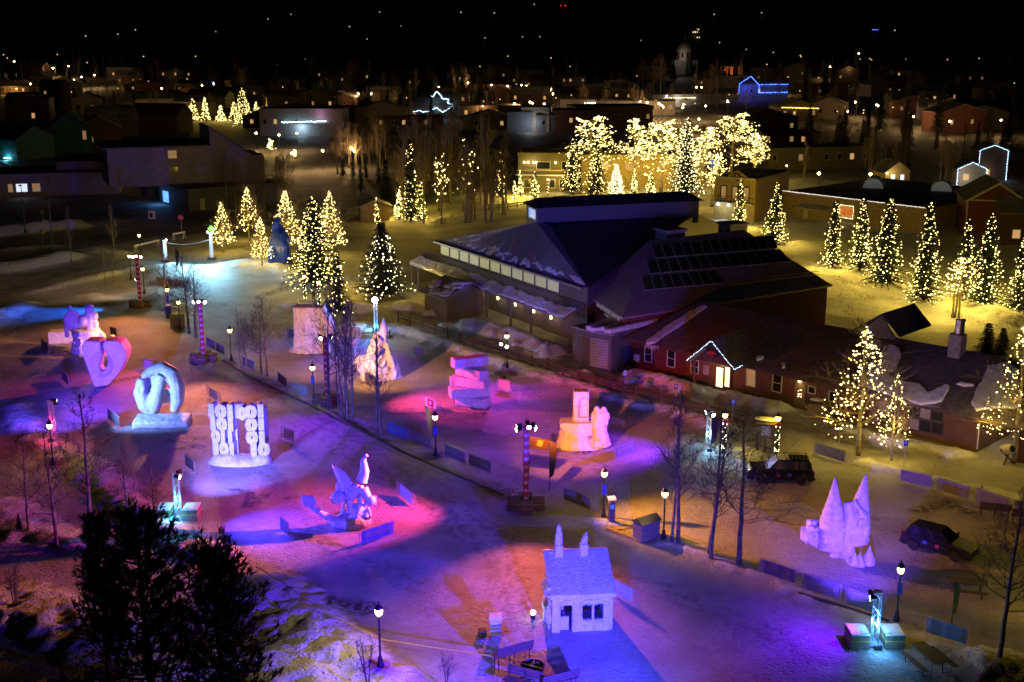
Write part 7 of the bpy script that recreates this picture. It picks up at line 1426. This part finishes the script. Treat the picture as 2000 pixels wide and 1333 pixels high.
A_, B_ = G(1215, 1035), G(1245, 1022); MB().box((0, 0, .03), (2.2, .5, .06), rz=.3).obj('plywood_sheet', LUMBER, None, loc=G(1230, 1030), label='pale plywood sheet lying beside the waste bin', cat='board')
# notice kiosk
t = thing('notice_kiosk', 'brown wooden notice kiosk with snowy roof', 'kiosk', G(1494, 882), R(-18)); MB().box((0, 0, 1.75), (1.5, .25, 1.3)).obj('board', WOOD, t); MB().box((0, -.14, 1.75), (.7, .03, .8)).obj('notice', mat('notice_paper', (.5, .5, .55), .7, col2=(.1, .1, .12), vs=5), t)
for x in (-.65, .0, .65): MB().box((x, 0, .55), (.18, .18, 1.2)).obj('post', WOOD, t)
for s in (-1, 1): MB().box((0, s * .28, 2.55), (1.9, .7, .08), rx=R(-s * 28)).obj('roof', DWOOD, t)
MB().ell((0, 0, 2.72), (.95, .5, .14), 12).obj('roof_snow', BANK, t)
# snow pedestal and crate beside the benches
m = MB(); m.box((0, 0, .55), (.62, .55, 1.1)).box((0, 0, 1.1), (.75, .65, .2)); mk('snow_pedestal', carve(m, 'ped', SNOW, .06, None, 2), None, G(968, 1240), label='small carved snow pedestal left of the benches', cat='snow block'); MB().box((0, 0, .2), (.45, .4, .4), rz=.2).obj('crate', HAYB, None, loc=G(942, 1243), label='small dark crate left of the snow pedestal', cat='crate')
t = thing('fire_pit', 'dark round fire pit between the benches', 'fire pit', G(1040, 1312)); MB().lathe([(.55, 0), (.7, .4), (.62, .42), (.5, .12)], 14).obj('bowl', BLACK, t); MB().beam((-.4, 0, .35), (.4, .1, .45), .1).beam((-.1, -.4, .4), (.1, .4, .42), .1).obj('logs', DWOOD, t)
t = thing('plant_tub', 'pale barrel on crossed timber legs beside the breezeway', 'barrel', G(1966, 905), .3); MB().lathe([(.36, -.55), (.42, 0), (.36, .55)], 14, m=Matrix.Translation((0, 0, 1.15)) @ Matrix.Rotation(R(70), 4, 'X')).obj('drum', mat('pale_drum', (.4, .36, .24), .7, var=.2), t); MB().lathe([(.26, .56), (.26, .57)], 12, m=Matrix.Translation((0, 0, 1.15)) @ Matrix.Rotation(R(70), 4, 'X')).obj('drum_mouth', BLACK, t)
for a, b in (((-.5, -.3), (.5, .3)), ((.5, -.3), (-.5, .3))): MB().beam((a[0], a[1], 0), (b[0], b[1], 1.1), .12).obj('cross_leg', DWOOD, t)
for (x, y, lab) in ((638, 790, 'x'), (1917, 965, 'orange traffic cone behind the far right barriers'), (1002, 975, 'orange traffic cone left of the middle candy pole'), (295, 598, 'dark traffic cone right of the first candy pole')):
    if lab != 'x': t = thing('traffic_cone', lab, 'cone', G(x, y), 0, 'traffic cones'); MB().lathe([(.16, .03), (.04, .7)], 10).obj('cone_body', mat('cone_orange', (.55, .12, .03), .6), t); MB().box((0, 0, .02), (.42, .42, .04)).obj('foot_plate', BLACK, t); MB().lathe([(.115, .3), (.085, .45)], 10).obj('reflective_band', WHITE, t)
mk('willow_bed', None) if False else None
m = MB(); g_ = random.Random(9); pc_ = [G(330, 545), G(355, 553)]                      # red dogwood bed
for k in range(520):
    f_ = g_.random(); p = G(300, 552).lerp(G(362, 556), f_) + Vector((g_.uniform(-.5, .5), g_.uniform(-2.2, 2.2), 0)); p.z = gz(p); m.tube([p, p + Vector((g_.uniform(-.25, .25), g_.uniform(-.25, .25), g_.uniform(.5, 1.0)))], [.018, .006], 3, cap=False)
mk('dogwood_bed', m.mesh('dogwood_bed', mat('red_stems', (.22, .07, .04), .8, var=.4)), label='low bed of red dogwood stems below the black flag', cat='shrubs', kind='stuff')
m = MB()                                                                                # dry grasses poking from the banks
for (x0, y0, x1, y1, n) in ((60,585,180,545,200), (180,545,280,520,260), (0,660,50,620,160), (470,505,560,520,160), (1620,540,1700,600,220), (1840,620,2000,660,220), (170,900,330,1010,160), (880,640,1100,735,120), (1640,560,1660,640,120)):
    for k in range(n):
        p = Q(x0, y0).lerp(Q(x1, y1), g_.random()) + Vector((g_.uniform(-.8, .8), g_.uniform(-1.2, 1.2), 0)); p.z = gz(p) - .03; d = Vector((g_.uniform(-.2, .2), g_.uniform(-.2, .2), g_.uniform(.2, .55))); m.add([p + Vector((.015, 0, 0)), p - Vector((.015, 0, 0)), p + d], [(0, 1, 2)])
mk('dry_grass', m.mesh('dry_grass', mat('straw', (.2, .15, .08), .9, var=.4)), label='dry grass stems poking out of the snow banks', cat='grass', kind='stuff')
